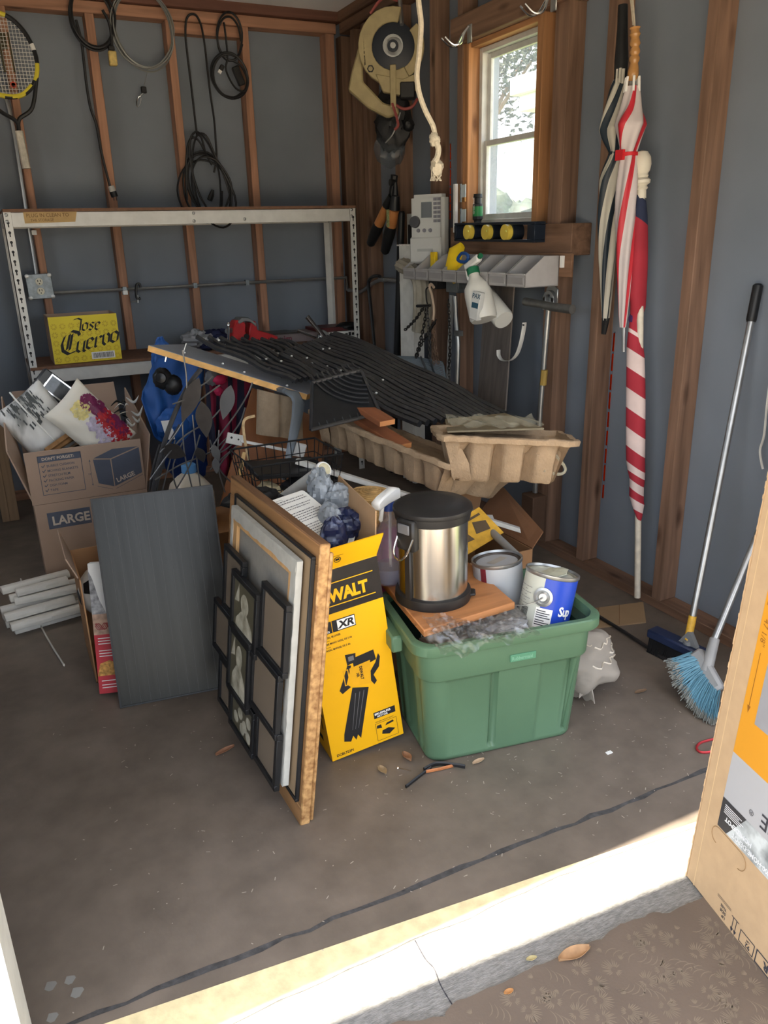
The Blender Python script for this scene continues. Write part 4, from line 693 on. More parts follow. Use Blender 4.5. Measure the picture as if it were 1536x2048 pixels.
# rope hanging from above
t=thing('hanging_rope','thick cream rope with frayed knotted end hanging in front of the right wall','rope',(1.383,2.4,1.734)); P=spl([(1.33,2.4,2.461),(1.321,2.4,2.287),(1.322,2.4,2.21),(1.33,2.4,2.145),(1.322,2.4,2.065),(1.314,2.4,2.01),(1.321,2.4,1.962),(1.342,2.4,1.914),(1.37,2.4,1.87),(1.377,2.4,1.841)],6); b=MB(); b.tube(P,.0085,8); m_rope=M('cream cotton rope',(190,180,160),.9,0,.12,90,.6,200); obj('rope_strand',b,m_rope,t)
b=MB(); b.blob((1.376,2.4,1.831),(.017,.016,.02),2,.35,2.5,14,10); b.tube(spl([(1.375,2.39,1.825),(1.384,2.39,1.802),(1.379,2.39,1.777),(1.368,2.39,1.763)],5),.0095,8); obj('knot',b,m_rope,t); b=MB(); random.seed(6)
e=V3((1.383,2.4,1.749))
b.blob(e,(.019,.017,.024),3,.5,3,14,10)
for k in range(16): p=e+V3((random.uniform(-.016,.016),random.uniform(-.012,.012),-.005)); b.tube([p,p+V3((random.uniform(-.008,.008),0,-.02)),p+V3((random.uniform(-.015,.015),0,-.035))],.0018,4)
obj('frayed_end',b,m_rope,t)
# ---------------- umbrellas, flag, brooms ----------------
def cloth(P,R,n,seed,matfn,amp=.12,folds=5,twist=0,tilt=0,k=8):
    P=spl(P,k); N=len(P); S=len(R)-1; b=MB(); rr=[]
    for i in range(N):
        u=i/(N-1)*S; k=min(int(u),S-1); r=R[k]+(R[k+1]-R[k])*(u-k); tw=i/(N-1)
        rr.append((lambda r,tw: (lambda q: r*(1+amp*math.sin(folds*(q-tw*3.0)+seed)+.06*math.sin(2*q+tw*9))))(r,tw))
    b.tube(P,rr,n,matfn=matfn,twist=twist,tilt=tilt); return b
m_cw=M('white umbrella nylon',(196,186,186),.5,0,.04); m_ivory=M('ivory umbrella nylon',(196,192,178),.5,0,.05); m_navy=M('dark green navy nylon',(34,46,56),.5,0,.1); m_redn=M('red umbrella nylon',(190,46,58),.5,0,.1)
t=thing('green_striped_umbrella','furled ivory and dark green striped umbrella hung left of the red one','umbrella',(2.33,2.634,1.134))
mf=lambda u,v: 1 if ((v+.03)%.25)<.1 else 0
b=cloth([(2.32,2.624,2.082),(2.32,2.638,2.007),(2.32,2.645,1.912),(2.32,2.62,1.829),(2.32,2.638,1.73),(2.32,2.639,1.6),(2.32,2.628,1.427),(2.32,2.616,1.187)],[.02,.036,.05,.025,.042,.038,.031,.014],60,1,mf,.14,5,4.6); obj('furled_canopy',b,[m_ivory,m_navy],t)
b=MB(); b.tube([(2.32,2.614,1.196),(2.32,2.622,1.129)],[.016,.010],8); obj('tip',b,m_black,t); b=MB(); b.tube([(2.32,2.635,2.332),(2.32,2.629,2.25),(2.32,2.623,2.149),(2.32,2.622,2.085)],[.018,.02,.026,.024],10); obj('black_handle',b,m_black,t); b=MB()
for q in [(2.3,2.619,2.067),(2.3,2.603,2.068),(2.3,2.586,2.063)]: b.rod(q,V3(q)+V3((0,0,.05)),.006,6)
obj('rib_tips',b,m_ivory,t); b=MB(); b.tube([V3((2.32,2.619,1.822)),V3((2.32,2.62,1.832))],.029,12); obj('tie_strap',b,m_navy,t)
t=thing('red_white_umbrella','furled red and white umbrella with turned wooden handle on right wall','umbrella',(2.3,2.475,1.081))
mf=lambda u,v: 1 if ((v+.12)%.333)<.1 else 0
b=cloth([(2.28,2.51,2.042),(2.28,2.507,1.971),(2.28,2.505,1.912),(2.28,2.506,1.818),(2.28,2.501,1.704),(2.28,2.493,1.578),(2.28,2.482,1.43),(2.28,2.466,1.173)],[.02,.036,.057,.03,.036,.037,.031,.012],60,4,mf,.12,5,4.4); obj('furled_canopy',b,[m_cw,m_redn],t)
b=MB(); b.tube([(2.28,2.464,1.183),(2.28,2.453,1.077)],[.008,.006],8); obj('tip',b,m_steel,t)
H=[V3(k) for k in spl([(2.28,2.518,2.231),(2.28,2.51,2.159),(2.28,2.51,2.095),(2.28,2.514,2.059)],8)]; b=MB(); b.tube(H,[.017+.003*math.cos(i*2.2) if i<14 else .016+.004*math.sin((i-14)*.4) for i in range(len(H))],14); obj('turned_wood_handle',b,M('varnished beech',(176,130,78),.25,0,.1,20),t); b=MB(); b.tube([(2.28,2.514,2.063),(2.28,2.511,2.036)],.006,6); obj('shaft',b,m_steel,t); b=MB()
for k in range(6): q=V3((2.28,2.512,2.043)); a=k*math.pi/3; b.rod(q+V3((math.cos(a)*.028,math.sin(a)*.028,-.02)),q+V3((math.cos(a)*.024,math.sin(a)*.024,.03)),.005,6)
obj('rib_tips',b,m_white,t); b=MB(); b.tube([V3((2.278,2.502,1.803)),V3((2.278,2.503,1.816))],.034,16); b.box(V3((2.245,2.512,1.809))+V3((-.006,-.02,-.018)),V3((2.245,2.512,1.809))+V3((.006,.02,.018))); obj('red_strap',b,M('red strap',(196,34,44),.5),t)
b=MB(); b.tube([(2.29,2.616,2.436),(2.29,2.56,2.329),(2.29,2.538,2.245)],.004,5); b.tube([(2.29,2.571,2.424),(2.29,2.548,2.31),(2.29,2.529,2.23)],.004,5); obj('hanging_loop',b,m_rope,t)
t=thing('wrapped_flag_pole','white flag pole with wound red and white striped flag and ball finial','flag pole',(2.36,2.337,0))
PT=V3((2.33,2.475,1.684)); PB=V3((2.34,2.33,.0)); PB2=V3((2.34,2.318,0.025)); b=MB(); b.tube([PB2,PT],.0135,10); obj('pole',b,M('white painted pole',(214,206,190),.5,0,.15,30),t)
ax=(PT-PB2).normalized(); b=MB(); b.lathe(PT,ax,[(.018,-.03),(.018,0),(.024,.006),(.02,.016),(.032,.024),(.034,.034),(.022,.044),(.026,.05),(.024,.058),(.03,.066),(.036,.09),(.034,.115),(.022,.135),(0,.142)],22); obj('finial',b,M('cream turned finial',(218,212,196),.5,0,.06),t)
mfl=lambda u,v: 2 if u<.085 else (1 if u<.40 else (1 if ((u*11.2+.35)%1)<.5 else 0))
b=cloth([(2.33,2.477,1.658),(2.33,2.468,1.576),(2.33,2.459,1.429),(2.33,2.453,1.277),(2.33,2.455,1.199),(2.33,2.439,1.082),(2.33,2.418,0.922),(2.33,2.399,0.759),(2.33,2.383,0.612),(2.33,2.371,0.538),(2.33,2.363,0.463),(2.33,2.339,0.381)],[.02,.027,.033,.035,.02,.035,.037,.037,.036,.028,.03,.007],36,2,mfl,.05,3,0,.75,14); obj('wound_flag',b,[M('white flag cloth',(216,196,192),.8),M('red flag cloth',(164,44,58),.8,0,.1),M('navy flag cloth',(40,48,74),.8)],t)
b=MB(); b.tube([V3((2.33,2.464,1.205)),V3((2.33,2.447,1.206))],.027,14); obj('purple_tie',b,M('purple cord',(70,40,90),.6),t)
# push broom (leaning) and blue angle broom
t=thing('push_broom','push broom with dark bristles and silver handle leaning on right wall','broom',(2.131,1.893,0)); A=V3((2.113,1.828,0.09)); Tp=V3((2.44,1.985,1.352)); m_blueh=M('dark blue broom head',(32,44,74),.5)
b=MB(); b.tube([A,A.lerp(Tp,.9)],.0125,10); obj('silver_handle',b,m_steel,t); b=MB(); b.tube([A.lerp(Tp,.90),A.lerp(Tp,.905),A.lerp(Tp,.995),Tp],[.015,.018,.018,.012],10); obj('black_grip',b,m_black,t); b=MB(); b.tube([A.lerp(Tp,.015),A.lerp(Tp,.085)],.0145,10); l=obj('yellow_label',b,M('yellow paper label',(212,166,60),.5,0,.2,60),t)
B0=V3((2.097,1.979,0.06)); B1=V3((2.125,1.765,0.06)); f=Fr(B0,B1-B0,(0,0,1)); L=(B1-B0).length; b=MB(); b.fbox(f,-.01,L,0,.035,-.03,.03); obj('broom_head',b,m_blueh,t,bev=.006); b=MB()
random.seed(5)
for k in range(60):
    for j in range(3): x=L*k/60; b.rod(f.p(x,.0,-.018+j*.018),f.p(x+random.uniform(-.004,.004),-.058,-.03+j*.03),.0028,3)
obj('bristles',b,m_rubber,t,kind='stuff'); b=MB(); b.rod(f.p(L*.72,.03),A+V3((0,0,.02)),.02,10,.016); b.prism(f,[(L*.55,.035),(L*.9,.035),(L*.75,.085),(L*.70,.085)],-.01,.01); obj('grey_socket',b,M('grey plastic socket',(120,122,124),.5),t)
t=thing('blue_angle_broom','angle broom with splayed light blue bristles and grey plastic head','broom',(1.916,1.528,0)); m_grey=M('grey broom plastic',(150,150,150),.45)
yb_=1.68; HA=V3((2.064,1.74,0.11)); HB=V3((2.038,1.62,0.04)); u=(HB-HA).normalized(); f=Fr(HA,u,(.2,-1,.2)); L=(HB-HA).length
b=MB(); b.fbox(f,-.01,L+.01,-.03,.03,-.018,.018); obj('head_block',b,m_grey,t,bev=.01)
hs=V3((2.068,1.7,0.105)); ht=V3((2.353,1.75,0.618)); b=MB(); b.rod(hs.lerp(ht,.05),ht,.0125,10); obj('handle',b,m_steel,t); b=MB(); b.rod(HA.lerp(HB,.5),hs.lerp(ht,.14),.022,10,.017); obj('handle_socket',b,m_grey,t)
E0=V3((1.944,1.75,0.098)); E1=V3((1.925,1.693,0.05)); E2=V3((1.907,1.617,0.015)); E3=V3((1.898,1.551,0.002)); E4=V3((1.915,1.516,0.002)); ee=spl([E0,E1,E2,E3,E4],8)
b=MB(); random.seed(8)
for k in range(420):
    s_=random.random(); p=HA.lerp(HB,s_)+V3((0,random.uniform(-.022,.022),0)); q=ee[min(len(ee)-1,int(s_*(len(ee)-1)+random.uniform(-.6,.6)))]; q=q+V3((random.uniform(-.012,.012),random.uniform(-.025,.025),random.uniform(0,.008))); q=p.lerp(q,random.uniform(.92,1.0)); m=p.lerp(q,.5)+V3((random.uniform(-.004,.004),0,0)); 
    b.mi=0; b.tube([p,m,p.lerp(q,.86)],.0016,3,cap=False); b.mi=1; b.rod(p.lerp(q,.86),q,.0016,3)
obj('bristles',b,[M('light blue bristle',(98,142,160),.5,0,.15),M('dirty bristle tip',(128,130,124),.8)],t,kind='stuff')
# white wire at the right edge
b=MB(); b.tube(spl([(2.42,1.871,1.034),(2.42,1.869,0.946),(2.42,1.864,0.838),(2.42,1.872,0.781),(2.42,1.859,0.737),(2.42,1.849,0.715)],5),.004,5); obj('white_wire',b,m_whited,label='thin white wire hanging on the right wall above big carton',cat='wire')

# ---------------- green tote with what stands in and on it ----------------
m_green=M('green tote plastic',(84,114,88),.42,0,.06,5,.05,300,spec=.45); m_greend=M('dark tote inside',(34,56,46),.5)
cy,sy=math.cos(-.165),math.sin(-.165); TU=V3((cy,sy,0)); TV=V3((-sy,cy,0)); TC=V3((1.262,1.885,0))
def rr(hx,hy,r,n=18):
    out=[]
    for sx,sy_,a0 in ((1,-1,-90),(1,1,0),(-1,1,90),(-1,-1,180)):
        for k in range(n+1): a=math.radians(a0+90*k/n); out.append((sx*(hx-r)+r*math.cos(a),sy_*(hy-r)+r*math.sin(a)))
    res=[]
    for (x0,y0),(x1,y1) in zip(out,out[1:]+out[:1]):
        d=math.hypot(x1-x0,y1-y0); k=max(1,int(d/.006)); res+= [(x0+(x1-x0)*i/k,y0+(y1-y0)*i/k) for i in range(k)]
    return res
t=thing('green_storage_tote','large green plastic storage tote on the floor holding paint cans','tote',TC)
def ring(b,z,hx,hy,ribs=0):
    N=len(base); 
    for (bx,by) in base:
        x=bx/BX0*1.0; 
        px_,py_=bx*(hx/BX0),by*(hy/BY0)
        if ribs:
            e=1.0
            if abs(by)>BY0*.97: 
                g_=lambda c_,w_: max(0,min(1,(w_-abs(px_-c_))/.005))
                py_-=math.copysign(ribs*(1.8*g_(-.045,.012)+1.8*g_(.212,.012)+.6*g_(-.125,.072)+.6*g_(.155,.05)),py_)
            if abs(bx)>BX0*.97:
                q=min(abs(py_-k) for k in (-.07,.07)); e=0 if q<.008 else min(1,(q-.008)/.012); px_-=math.copysign(ribs*e*(1 if abs(py_)<.11 else 0),px_)
        b.v.append(TC+TU*px_+TV*py_+V3((0,0,z)))
    return N
BX0,BY0=.27,.17; base=rr(BX0,BY0,.055)
def skin(b,rows,flip=False,capb=False):
    k0=len(b.v); N=len(base)
    for r_ in rows: ring(b,*r_)
    for i in range(len(rows)-1):
        for j in range(N):
            q=(k0+i*N+j,k0+i*N+(j+1)%N,k0+(i+1)*N+(j+1)%N,k0+(i+1)*N+j); b.face(q[::-1] if flip else q)
    if capb: b.face([k0+j for j in range(N-1,-1,-1)] if not flip else [k0+j for j in range(N)])
b=MB(); skin(b,[(.0,.238,.145,0),(.004,.247,.152,0),(.012,.25,.155,0),(.02,.25,.155,.0),(.03,.251,.156,.009),(.29,.268,.176,.009),(.302,.27,.178,0),(.306,.277,.185,0),(.312,.28,.188,0),(.40,.284,.191,0)],capb=True); obj('body',b,m_green,t,ang=50)
b=MB(); skin(b,[(.400,.284,.191,0),(.402,.303,.207,0),(.408,.307,.211,0),(.436,.307,.211,0),(.440,.303,.207,0),(.440,.285,.192,0),(.41,.281,.188,0)]); obj('rolled_rim',b,m_green,t)
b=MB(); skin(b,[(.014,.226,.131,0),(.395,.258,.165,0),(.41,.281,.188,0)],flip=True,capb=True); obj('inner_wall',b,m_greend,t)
b=MB(); f=Fr(TC+TU*(-.30)+V3((0,0,.42)),TU,V3((0,0,1))); b.fbox(f,-.036,.0,-.06,-.005,-.07,.07); obj('end_handle',b,m_green,t,bev=.006)
b=MB(); f=Fr(TC-TV*.2075+TU*.03+V3((0,0,.372)),TU,V3((0,0,1))-TV*.0); 
f=Fr(TC-TV*.1915+TU*.035+V3((0,0,.345)),TU,V3((0,0,1))); b.fbox(f,-.04,.045,-.011,.013,-.004,.0012); lg=obj('name_plate',b,M('lighter green plate',(84,138,108),.4),t,bev=.001); b=MB(); text(b,'Rubbermaid',f,-.035,-.005,.0165,.02,.85,.0016); obj('embossed_lettering',b,M('pale green emboss',(120,166,140),.4),lg)
# contents: sheets and plastic
b=MB(); skin(b,[(.355,.26,.17,0)],capb=False)
b=MB(); b.box((TC.x-.2,TC.y-.08,.30),(TC.x+.18,TC.y+.08,.332)); obj('folded_cardboard',b,m_kraftd,label='folded grey cardboard packed inside the green tote under the cans',cat='cardboard')
m_film=bpy.data.materials.new('clear plastic film'); m_film.use_nodes=True; n=m_film.node_tree.nodes; l=m_film.node_tree.links; n.remove(n['Principled BSDF']); a=n.new('ShaderNodeBsdfTransparent'); a.inputs[0].default_value=(.93,.93,.93,1); g=n.new('ShaderNodeBsdfGlossy'); g.inputs['Roughness'].default_value=.3; d=n.new('ShaderNodeBsdfTranslucent'); d.inputs[0].default_value=(.8,.8,.8,1); m1=n.new('ShaderNodeMixShader'); m1.inputs[0].default_value=.17; m2=n.new('ShaderNodeMixShader'); m2.inputs[0].default_value=.35; l.new(g.outputs[0],m2.inputs[1]); l.new(d.outputs[0],m2.inputs[2]); l.new(a.outputs[0],m1.inputs[1]); l.new(m2.outputs[0],m1.inputs[2]); l.new(m1.outputs[0],n['Material Output'].inputs[0])
t=thing('crumpled_clear_bag','crumpled clear plastic bag spilling over front rim of green tote','plastic bag',(1.08,1.74,.42)); b=MB(); zf=lambda x,y:.012*(1-2*abs(noise.noise(V3((x*13,y*13,1)))))+.010*(1-2*abs(noise.noise(V3((x*29,y*29,4)))))
b.grid(lambda u,v:(.965+.30*u+.01*math.sin(v*9),1.83-.16*v-.05*u+.012*math.sin(u*17),.452+.012*math.sin(u*6)-(.10*max(0,v-.55)*max(0,1-abs(u-.2)*2.2))+zf(u*.5,v*.4)),44,26); b.grid(lambda u,v:(.99+.26*u,1.81-.10*v-.05*u,.462+.02*math.sin(u*5+1)-.02*v+zf(u*.5+3,v*.4)),40,18); obj('film',b,m_film,t,ang=80); b=MB(); b.blob((1.24,1.765,.41),(.09,.04,.028),8,.2,2,26,14); obj('grey_film',b,M('grey plastic film',(150,150,152),.25,0,.2,alpha=.75),t,ang=20)
b=MB(); b.slab((1.19,1.79,.435),(1.34,1.77,.425),(1.34,1.84,.44),(1.19,1.86,.45),.02); n_=obj('folded_newspaper',b,M('newsprint',(120,118,114),.8,0,.35,120),label='folded newspaper page tucked beside the blue can in the tote',cat='newspaper',bev=.003)
# board on the tote and steel bin
m_bd=wood('orange pine board',(176,120,76),0,.2,.55,22,1.6)
b=MB(); A=V3((.969,1.762,.478)); B=V3((1.301,1.785,.478)); D=V3((1.022,2.177,.478)); b.slab(A,B,B+(D-A),D,.024); obj('pine_board',b,m_bd,bev=.003,label='square orange pine board lying across the green tote under the bin',cat='board')
TB=V3((1.103,1.945,.479)); t=thing('pedal_bin','small round stainless steel pedal bin with black lid on pine board','trash can',TB); m_lid=M('black bin plastic',(34,33,33),.45,0,.25,14)
m_ss=M('brushed stainless steel',(200,198,192),.22,1,.08,3,.0,80,(40,40,.6)); 
b=MB(); b.lathe(TB,(0,0,1),[(.117,0),(.119,.008),(.117,.03),(.108,.034)],48); b.lathe(TB,(0,0,1),[(.1,.034),(.1,.036)],8); obj('base_ring',b,m_lid,t); b=MB(); b.lathe(TB,(0,0,1),[(.107,.03),(.107,.262)],64); obj('steel_body',b,m_ss,t)
b=MB(); b.lathe(TB,(0,0,1),[(.108,.262),(.114,.266),(.116,.285),(.116,.288)],48); obj('top_ring',b,m_lid,t); b=MB(); b.lathe(TB,(0,0,1),[(.119,.289),(.121,.293),(.119,.303),(.105,.312),(.06,.316),(0,.317)],48); obj('lid',b,m_lid,t)
hd=V3((-.86,-.3,0)).normalized(); hq=V3((hd.y,-hd.x,0)); f=Fr(TB+hd*.10,-hq,(0,0,1)); b=MB(); b.fbox(f,-.035,.035,.19,.288,-.0,.026); obj('hinge_cover',b,m_lid,t,bev=.006); b=MB(); b.fbox(f,-.012,.012,.0,.2,.005,.016); obj('lift_rod_cover',b,m_lid,t,bev=.003); b=MB(); b.tube(spl([f.p(.03,.235,.02),f.p(.025,.19,.045),f.p(.0,.17,.052),f.p(-.025,.19,.045),f.p(-.03,.235,.02)],5),.0035,7); obj('bail_handle',b,m_chrome,t); b=MB(); b.fbox(f,-.022,.022,.245,.275,.026,.032); obj('hinge_pin_plate',b,M('grey plastic plate',(110,110,112),.4),t,bev=.002)
pd=V3((.85,-.5,0)).normalized(); b=MB(); b.prism(Fr(TB+pd*.10+V3((0,0,.018)),V3((-pd.y,pd.x,0)),pd),[(-.028,0),(.028,0),(.02,.032),(-.02,.032)],0,.008); obj('pedal',b,m_lid,t,bev=.003)
# paint cans
def can(name,label,top,ax,mats,mf,h=.19,r=.083):
    ax=V3(ax).normalized(); T=V3(top); B=T-ax*h; t=thing(name,label,'paint can',B); up=V3((-.918,-.382,0) if 'blue' in name else (-.5,-.86,0)); up=(up-ax*up.dot(ax)).normalized()
    b=MB(); b.lathe(B,ax,[(r*.97,0),(r,.004),(r*.985,.01),(r*.985,h*.5),(r*.985,h-.012)],48,up=up,matfn=mf); obj('can_body',b,mats,t)
    b=MB(); b.lathe(B,ax,[(r*.985,h-.012),(r*1.02,h-.008),(r*1.02,h),(r*.97,h+.001),(r*.95,h-.006)],40,cap=False); obj('rim',b,m_steel,t)
    b=MB(); b.lathe(B,ax,[(r*.95,h-.007),(r*.84,h-.007),(r*.82,h-.014),(0,h-.014)],40,cap=False); 
    return t,B,ax,up,b
m_pgrey=M('grey dried paint coat',(168,172,176),.45,0,.05,5); m_plabel=M('dirty white label',(190,192,180),.5,0,.1,12)
t,B,ax,up,b=can('grey_paint_can','open topped grey smeared paint can in tote behind the blue can',(1.37,1.99,.535),(-.05,.10,.98),[m_pgrey,M('red label edge',(110,36,44),.5)],lambda i,v: 1 if .86<v<.91 else 0)
obj('lid',b,M('brown stained can lid',(74,64,56),.4,.3,.3,20),t); b=MB(); g=Fr(B+ax*.179,(.9,.3,.0),ax.cross(V3((.9,.3,0)))); b.rect(g,-.03,-.01,.045,.02,.0); obj('lid_sticker',b,M('soiled sticker',(176,170,160),.6),t)
t,B,ax,up,b=can('blue_paint_can','white and blue label paint can tilted in the right end of tote',(1.452,1.80,.545),(.24,.05,.96),[m_plabel,M('blue paint label',(36,70,178),.35,0,.05)],lambda i,v: 1 if (.03<v<.34) else 0)
obj('lid',b,M('paint streaked lid',(170,168,152),.4,.3,.35,14),t); b=MB(); b.blob(B+ax*.181,(.05,.03,.004),2,.5,3,14,6); obj('paint_drip',b,M('olive paint drip',(186,186,164),.4),t)
r=.083
def oncan(ang,h): 
    q=ang; x=up; y=ax.cross(x); d=x*math.cos(q)+y*math.sin(q); return Fr(B+ax*h+d*(r*.986),ax.cross(d),ax),d
f,d=oncan(.30,.12); b=MB(); b.lathe(f.o,d,[(.03,0),(.03,.004),(.022,.006),(.018,.003),(.012,.008),(0,.008)],24); obj('handle_ear',b,m_steel,t)
b=MB(); h0=f.o+d*.012; b.tube(spl([h0,h0-ax*.02-f.u*.02,h0-ax*.04-f.u*.06+d*.005,h0-ax*.05-f.u*.11-d*.02,h0-ax*.045-f.u*.14-d*.06],5),.0022,6); obj('wire_bail',b,m_steel,t)
def wrap(a0,a1,h0,h1,off=.0006,n=6):
    b=MB()
    for i in range(n):
        q=[]; 
        for aa,hh in ((a0+(a1-a0)*i/n,h0),(a0+(a1-a0)*(i+1)/n,h0),(a0+(a1-a0)*(i+1)/n,h1),(a0+(a1-a0)*i/n,h1)):
            x=up; y=ax.cross(x); q.append(B+ax*hh+(x*math.cos(aa)+y*math.sin(aa))*(r*.985+off))
        b.quad(*q)
    return b
lb=obj('white_sticker',wrap(.12,.75,.022,.085,.0006),m_whiteink,t)
b=MB()
for k,(h_,a1) in enumerate(((.075,.5),(.068,.66),(.061,.6),(.054,.7),(.045,.5),(.038,.68),(.031,.62))):
    w_=wrap(.16,a1,h_,h_+.003,.0012); o_=len(b.v); b.v+=w_.v; b.f+=[tuple(i+o_ for i in q) for q in w_.f]; b.m+=w_.m
obj('sticker_text',b,m_ink,lb)
for k in range(7):
    f,d=oncan(.98+k*.0,.03)
b=MB()
for ch,a in zip('Sup',(1.12,1.30,1.46)):
    f,d=oncan(a,.078); text(b,ch,f,-.012,-.01,.042,.03,.9,.001)
obj('white_logo_lettering',b,m_whiteink,t)
b=MB()
for k in range(14):
    for j in range(2):
        w_=wrap(-.95+j*.4,-.95+j*.4+.25+.1*math.sin(k*3),.02+k*.009,.022+k*.009,.001); o_=len(b.v); b.v+=w_.v; b.f+=[tuple(i+o_ for i in q) for q in w_.f]; b.m+=w_.m
obj('fine_print',b,M('grey fine print',(140,140,136)),t)
b=MB()
for k in range(12):
    w_=wrap(-.55+k*.03,-.535+k*.03,.045,.075,.001,1); o_=len(b.v); b.v+=w_.v; b.f+=[tuple(i+o_ for i in q) for q in w_.f]; b.m+=w_.m
obj('barcode',b,m_blackink,t)
# clear spray bottle and red capped bottle behind the bin
BB=V3((1.040,2.115,.480)); t=thing('clear_spray_bottle','large clear spray bottle with white trigger standing left of steel bin','spray bottle',BB); m_clr=M('lilac tinted clear plastic',(196,192,206),.12,0,.05,trans=.75,alpha=.6)
b=MB(); b.lathe(BB,(0,0,1),[(.05,0),(.058,.012),(.06,.05),(.058,.11),(.048,.165),(.03,.205),(.018,.225),(.016,.25)],28); obj('bottle',b,m_clr,t); b=MB(); b.lathe(BB,(0,0,1),[(.05,.006),(.053,.012),(.054,.055),(0,.056)],24); obj('liquid',b,M('pale liquid',(170,176,196),.1,trans=.4),t); b=MB(); b.rod(BB+V3((0,0,.02)),BB+V3((.004,0,.24)),.003,6); obj('dip_tube',b,m_whited,t)
b=MB(); b.lathe(BB,(0,0,1),[(.021,.245),(.021,.27),(.017,.272)],18); obj('blue_collar',b,M('dark blue collar',(40,64,130),.4),t); f=Fr(BB+V3((0,0,.27)),(-.85,-.5,0),(0,0,1)); b=MB(); b.prism(f,[(-.05,.0),(.02,.0),(.075,-.006),(.08,.02),(.05,.032),(-.02,.045),(-.05,.035)],-.016,.016); b.prism(f,[(.03,.0),(.045,-.0),(.055,-.05),(.045,-.052)],-.008,.008); obj('trigger_head',b,m_white,t,bev=.005)
b=MB(); b.fbox(Fr(BB+V3((-.0,-.06,.03)),(1,-.2,0),(0,0,1)),.02,.04,0,.02,-.004,.0); obj('yellow_tag',b,m_yel,t)
q=V3((1.295,2.42,0.644)); t=thing('red_cap_bottle','blue bottle with bright red cap hidden behind the steel bin','bottle',(q.x,2.42,.46)); b=MB(); b.lathe((q.x,2.42,.46),(0,0,1),[(.04,0),(.042,.01),(.042,q.z-.46-.09),(.02,q.z-.46-.05)],18); obj('bottle',b,M('blue bottle plastic',(34,52,120),.35),t); b=MB(); b.lathe((q.x,2.42,q.z-.055),(0,0,1),[(.027,0),(.027,.045),(.022,.05)],18); obj('red_cap',b,M('red cap plastic',(206,44,38),.35),t)
# ---------------- yellow leaf blower box ----------------
m_dy=M('yellow carton print bright',(236,176,20),.42,0,.025,10,spec=.3)
DF=Fr((.732,1.93,.002),(.993,-.035,.109),(-.108,.024,.994)); DW_,DH,DD=.247,.637,.36; e=.004
t=thing('blower_carton','tall yellow leaf blower carton leaning on the stacked frames, flaps open','carton',(.84,2.1,0))
b=MB(); b.fbox(DF,0,DW_,0,DH,-e,0); b.fbox(DF,0,DW_,0,DH,-DD,-DD+e); b.fbox(DF,0,e,0,DH,-DD,-e); b.fbox(DF,DW_-e,DW_,0,DH,-DD,-e); b.fbox(DF,0,DW_,0,e,-DD,0); obj('carton_walls',b,m_kraft,t)
b=MB(); b.rect(DF,0,0,DW_,DH,.0005); fr_=obj('front_print',b,m_dy,t)
LF=Fr(DF.p(0,0,-DD),-DF.n*-1,DF.v); LF=Fr(DF.p(0,0,-DD),DF.n,DF.v); b=MB(); b.rect(LF,0,0,DD,DH,.0005); lp=obj('side_print',b,m_dy,t); b=MB(); text(b,'DEWALT',LF,.05,.10,.09,.03,.8,.001); b.rect(LF,.03,.04,.30,.06,.001); obj('side_lettering',b,m_blackink,lp)
RF=Fr(DF.p(DW_,0,0),-DF.n,DF.v); b=MB(); b.rect(RF,0,0,DD,DH,.0005); obj('side_print',b,m_dy,t)
b=MB(); b.rect(DF,0,.497,DW_,.634,.001); obj('black_band',b,M('satin black band',(36,34,33),.35,0,.3,20),fr_)
b=MB(); text(b,'DEWALT',DF,.026,.534,.053,.045,.855,.0016,shear=0,sp=.95); b.rect(DF,.0,.591,.226,.594,.0016); b.rect(DF,.0,.519,.226,.522,.0016); obj('brand_lettering',b,m_dy,fr_)
b=MB(); b.rect(DF,.075,.436,.149,.474,.0012); b.rect(DF,.0,.436,.073,.474,.0012); k_=obj('badge_panel',b,m_blackink,fr_); b=MB(); b.rect(DF,.091,.439,.147,.471,.0016); text(b,'20v',DF,.012,.45,.028,.03,1.1,.0016); obj('badge_white',b,m_whiteink,k_); b=MB(); text(b,'XR',DF,.094,.444,.032,.04,1.15,.002,shear=.2); obj('badge_lettering',b,m_blackink,k_)
b=MB(); text(b,'BRUSHLESS',DF,.02,.439,.009,.02,1,.0016); obj('badge_small_text',b,m_whiteink,k_)
b=MB()
for s_,y in (('HANDHELD AXIAL BLOWER',.421),('SOPLADORA DE MANO AXIAL DE 5 Ah',.400),('SOUFFLEUR AXIAL MANUEL DE 5 Ah',.379)): text(b,s_,DF,.004,y,.0088,.025,.82,.0012)
for y in (.412,.391): b.rect(DF,.004,y,.06,y+.001,.0012)
text(b,'DCBL722P1',DF,.016,.010,.0125,.03,.95,.0012); obj('product_text',b,m_blackink,fr_)
b=MB(); b.flat(DF,[(.104,.232),(.156,.214),(.104,.045),(.096,.062),(.088,.045),(.08,.064),(.07,.046),(.048,.055),(.052,.08)],.0012); b.flat(DF,[(.118,.33),(.19,.336),(.194,.30),(.12,.285)],.0013); b.flat(DF,[(.098,.35),(.132,.345),(.128,.316),(.1,.312)],.0014); b.flat(DF,[(.1,.312),(.112,.308),(.088,.25),(.10,.236),(.07,.222),(.062,.236),(.076,.262)],.0012); b.flat(DF,[(.19,.29),(.203,.318),(.208,.305),(.2,.272),(.178,.25),(.186,.226),(.176,.216),(.164,.238),(.166,.262)],.0013); obj('blower_picture',b,m_blackink,fr_)
b=MB(); b.flat(DF,[(.104,.3),(.174,.305),(.166,.225),(.104,.236)],.0016); b.outline(DF,.082,.246,.10,.3,.003,.0018); obj('picture_yellow_body',b,M('orange yellow print',(224,164,20),.45),fr_); b=MB(); b.rect(DF,.106,.324,.124,.34,.0018); obj('picture_battery',b,M('mid grey print',(110,110,110)),fr_); b=MB()
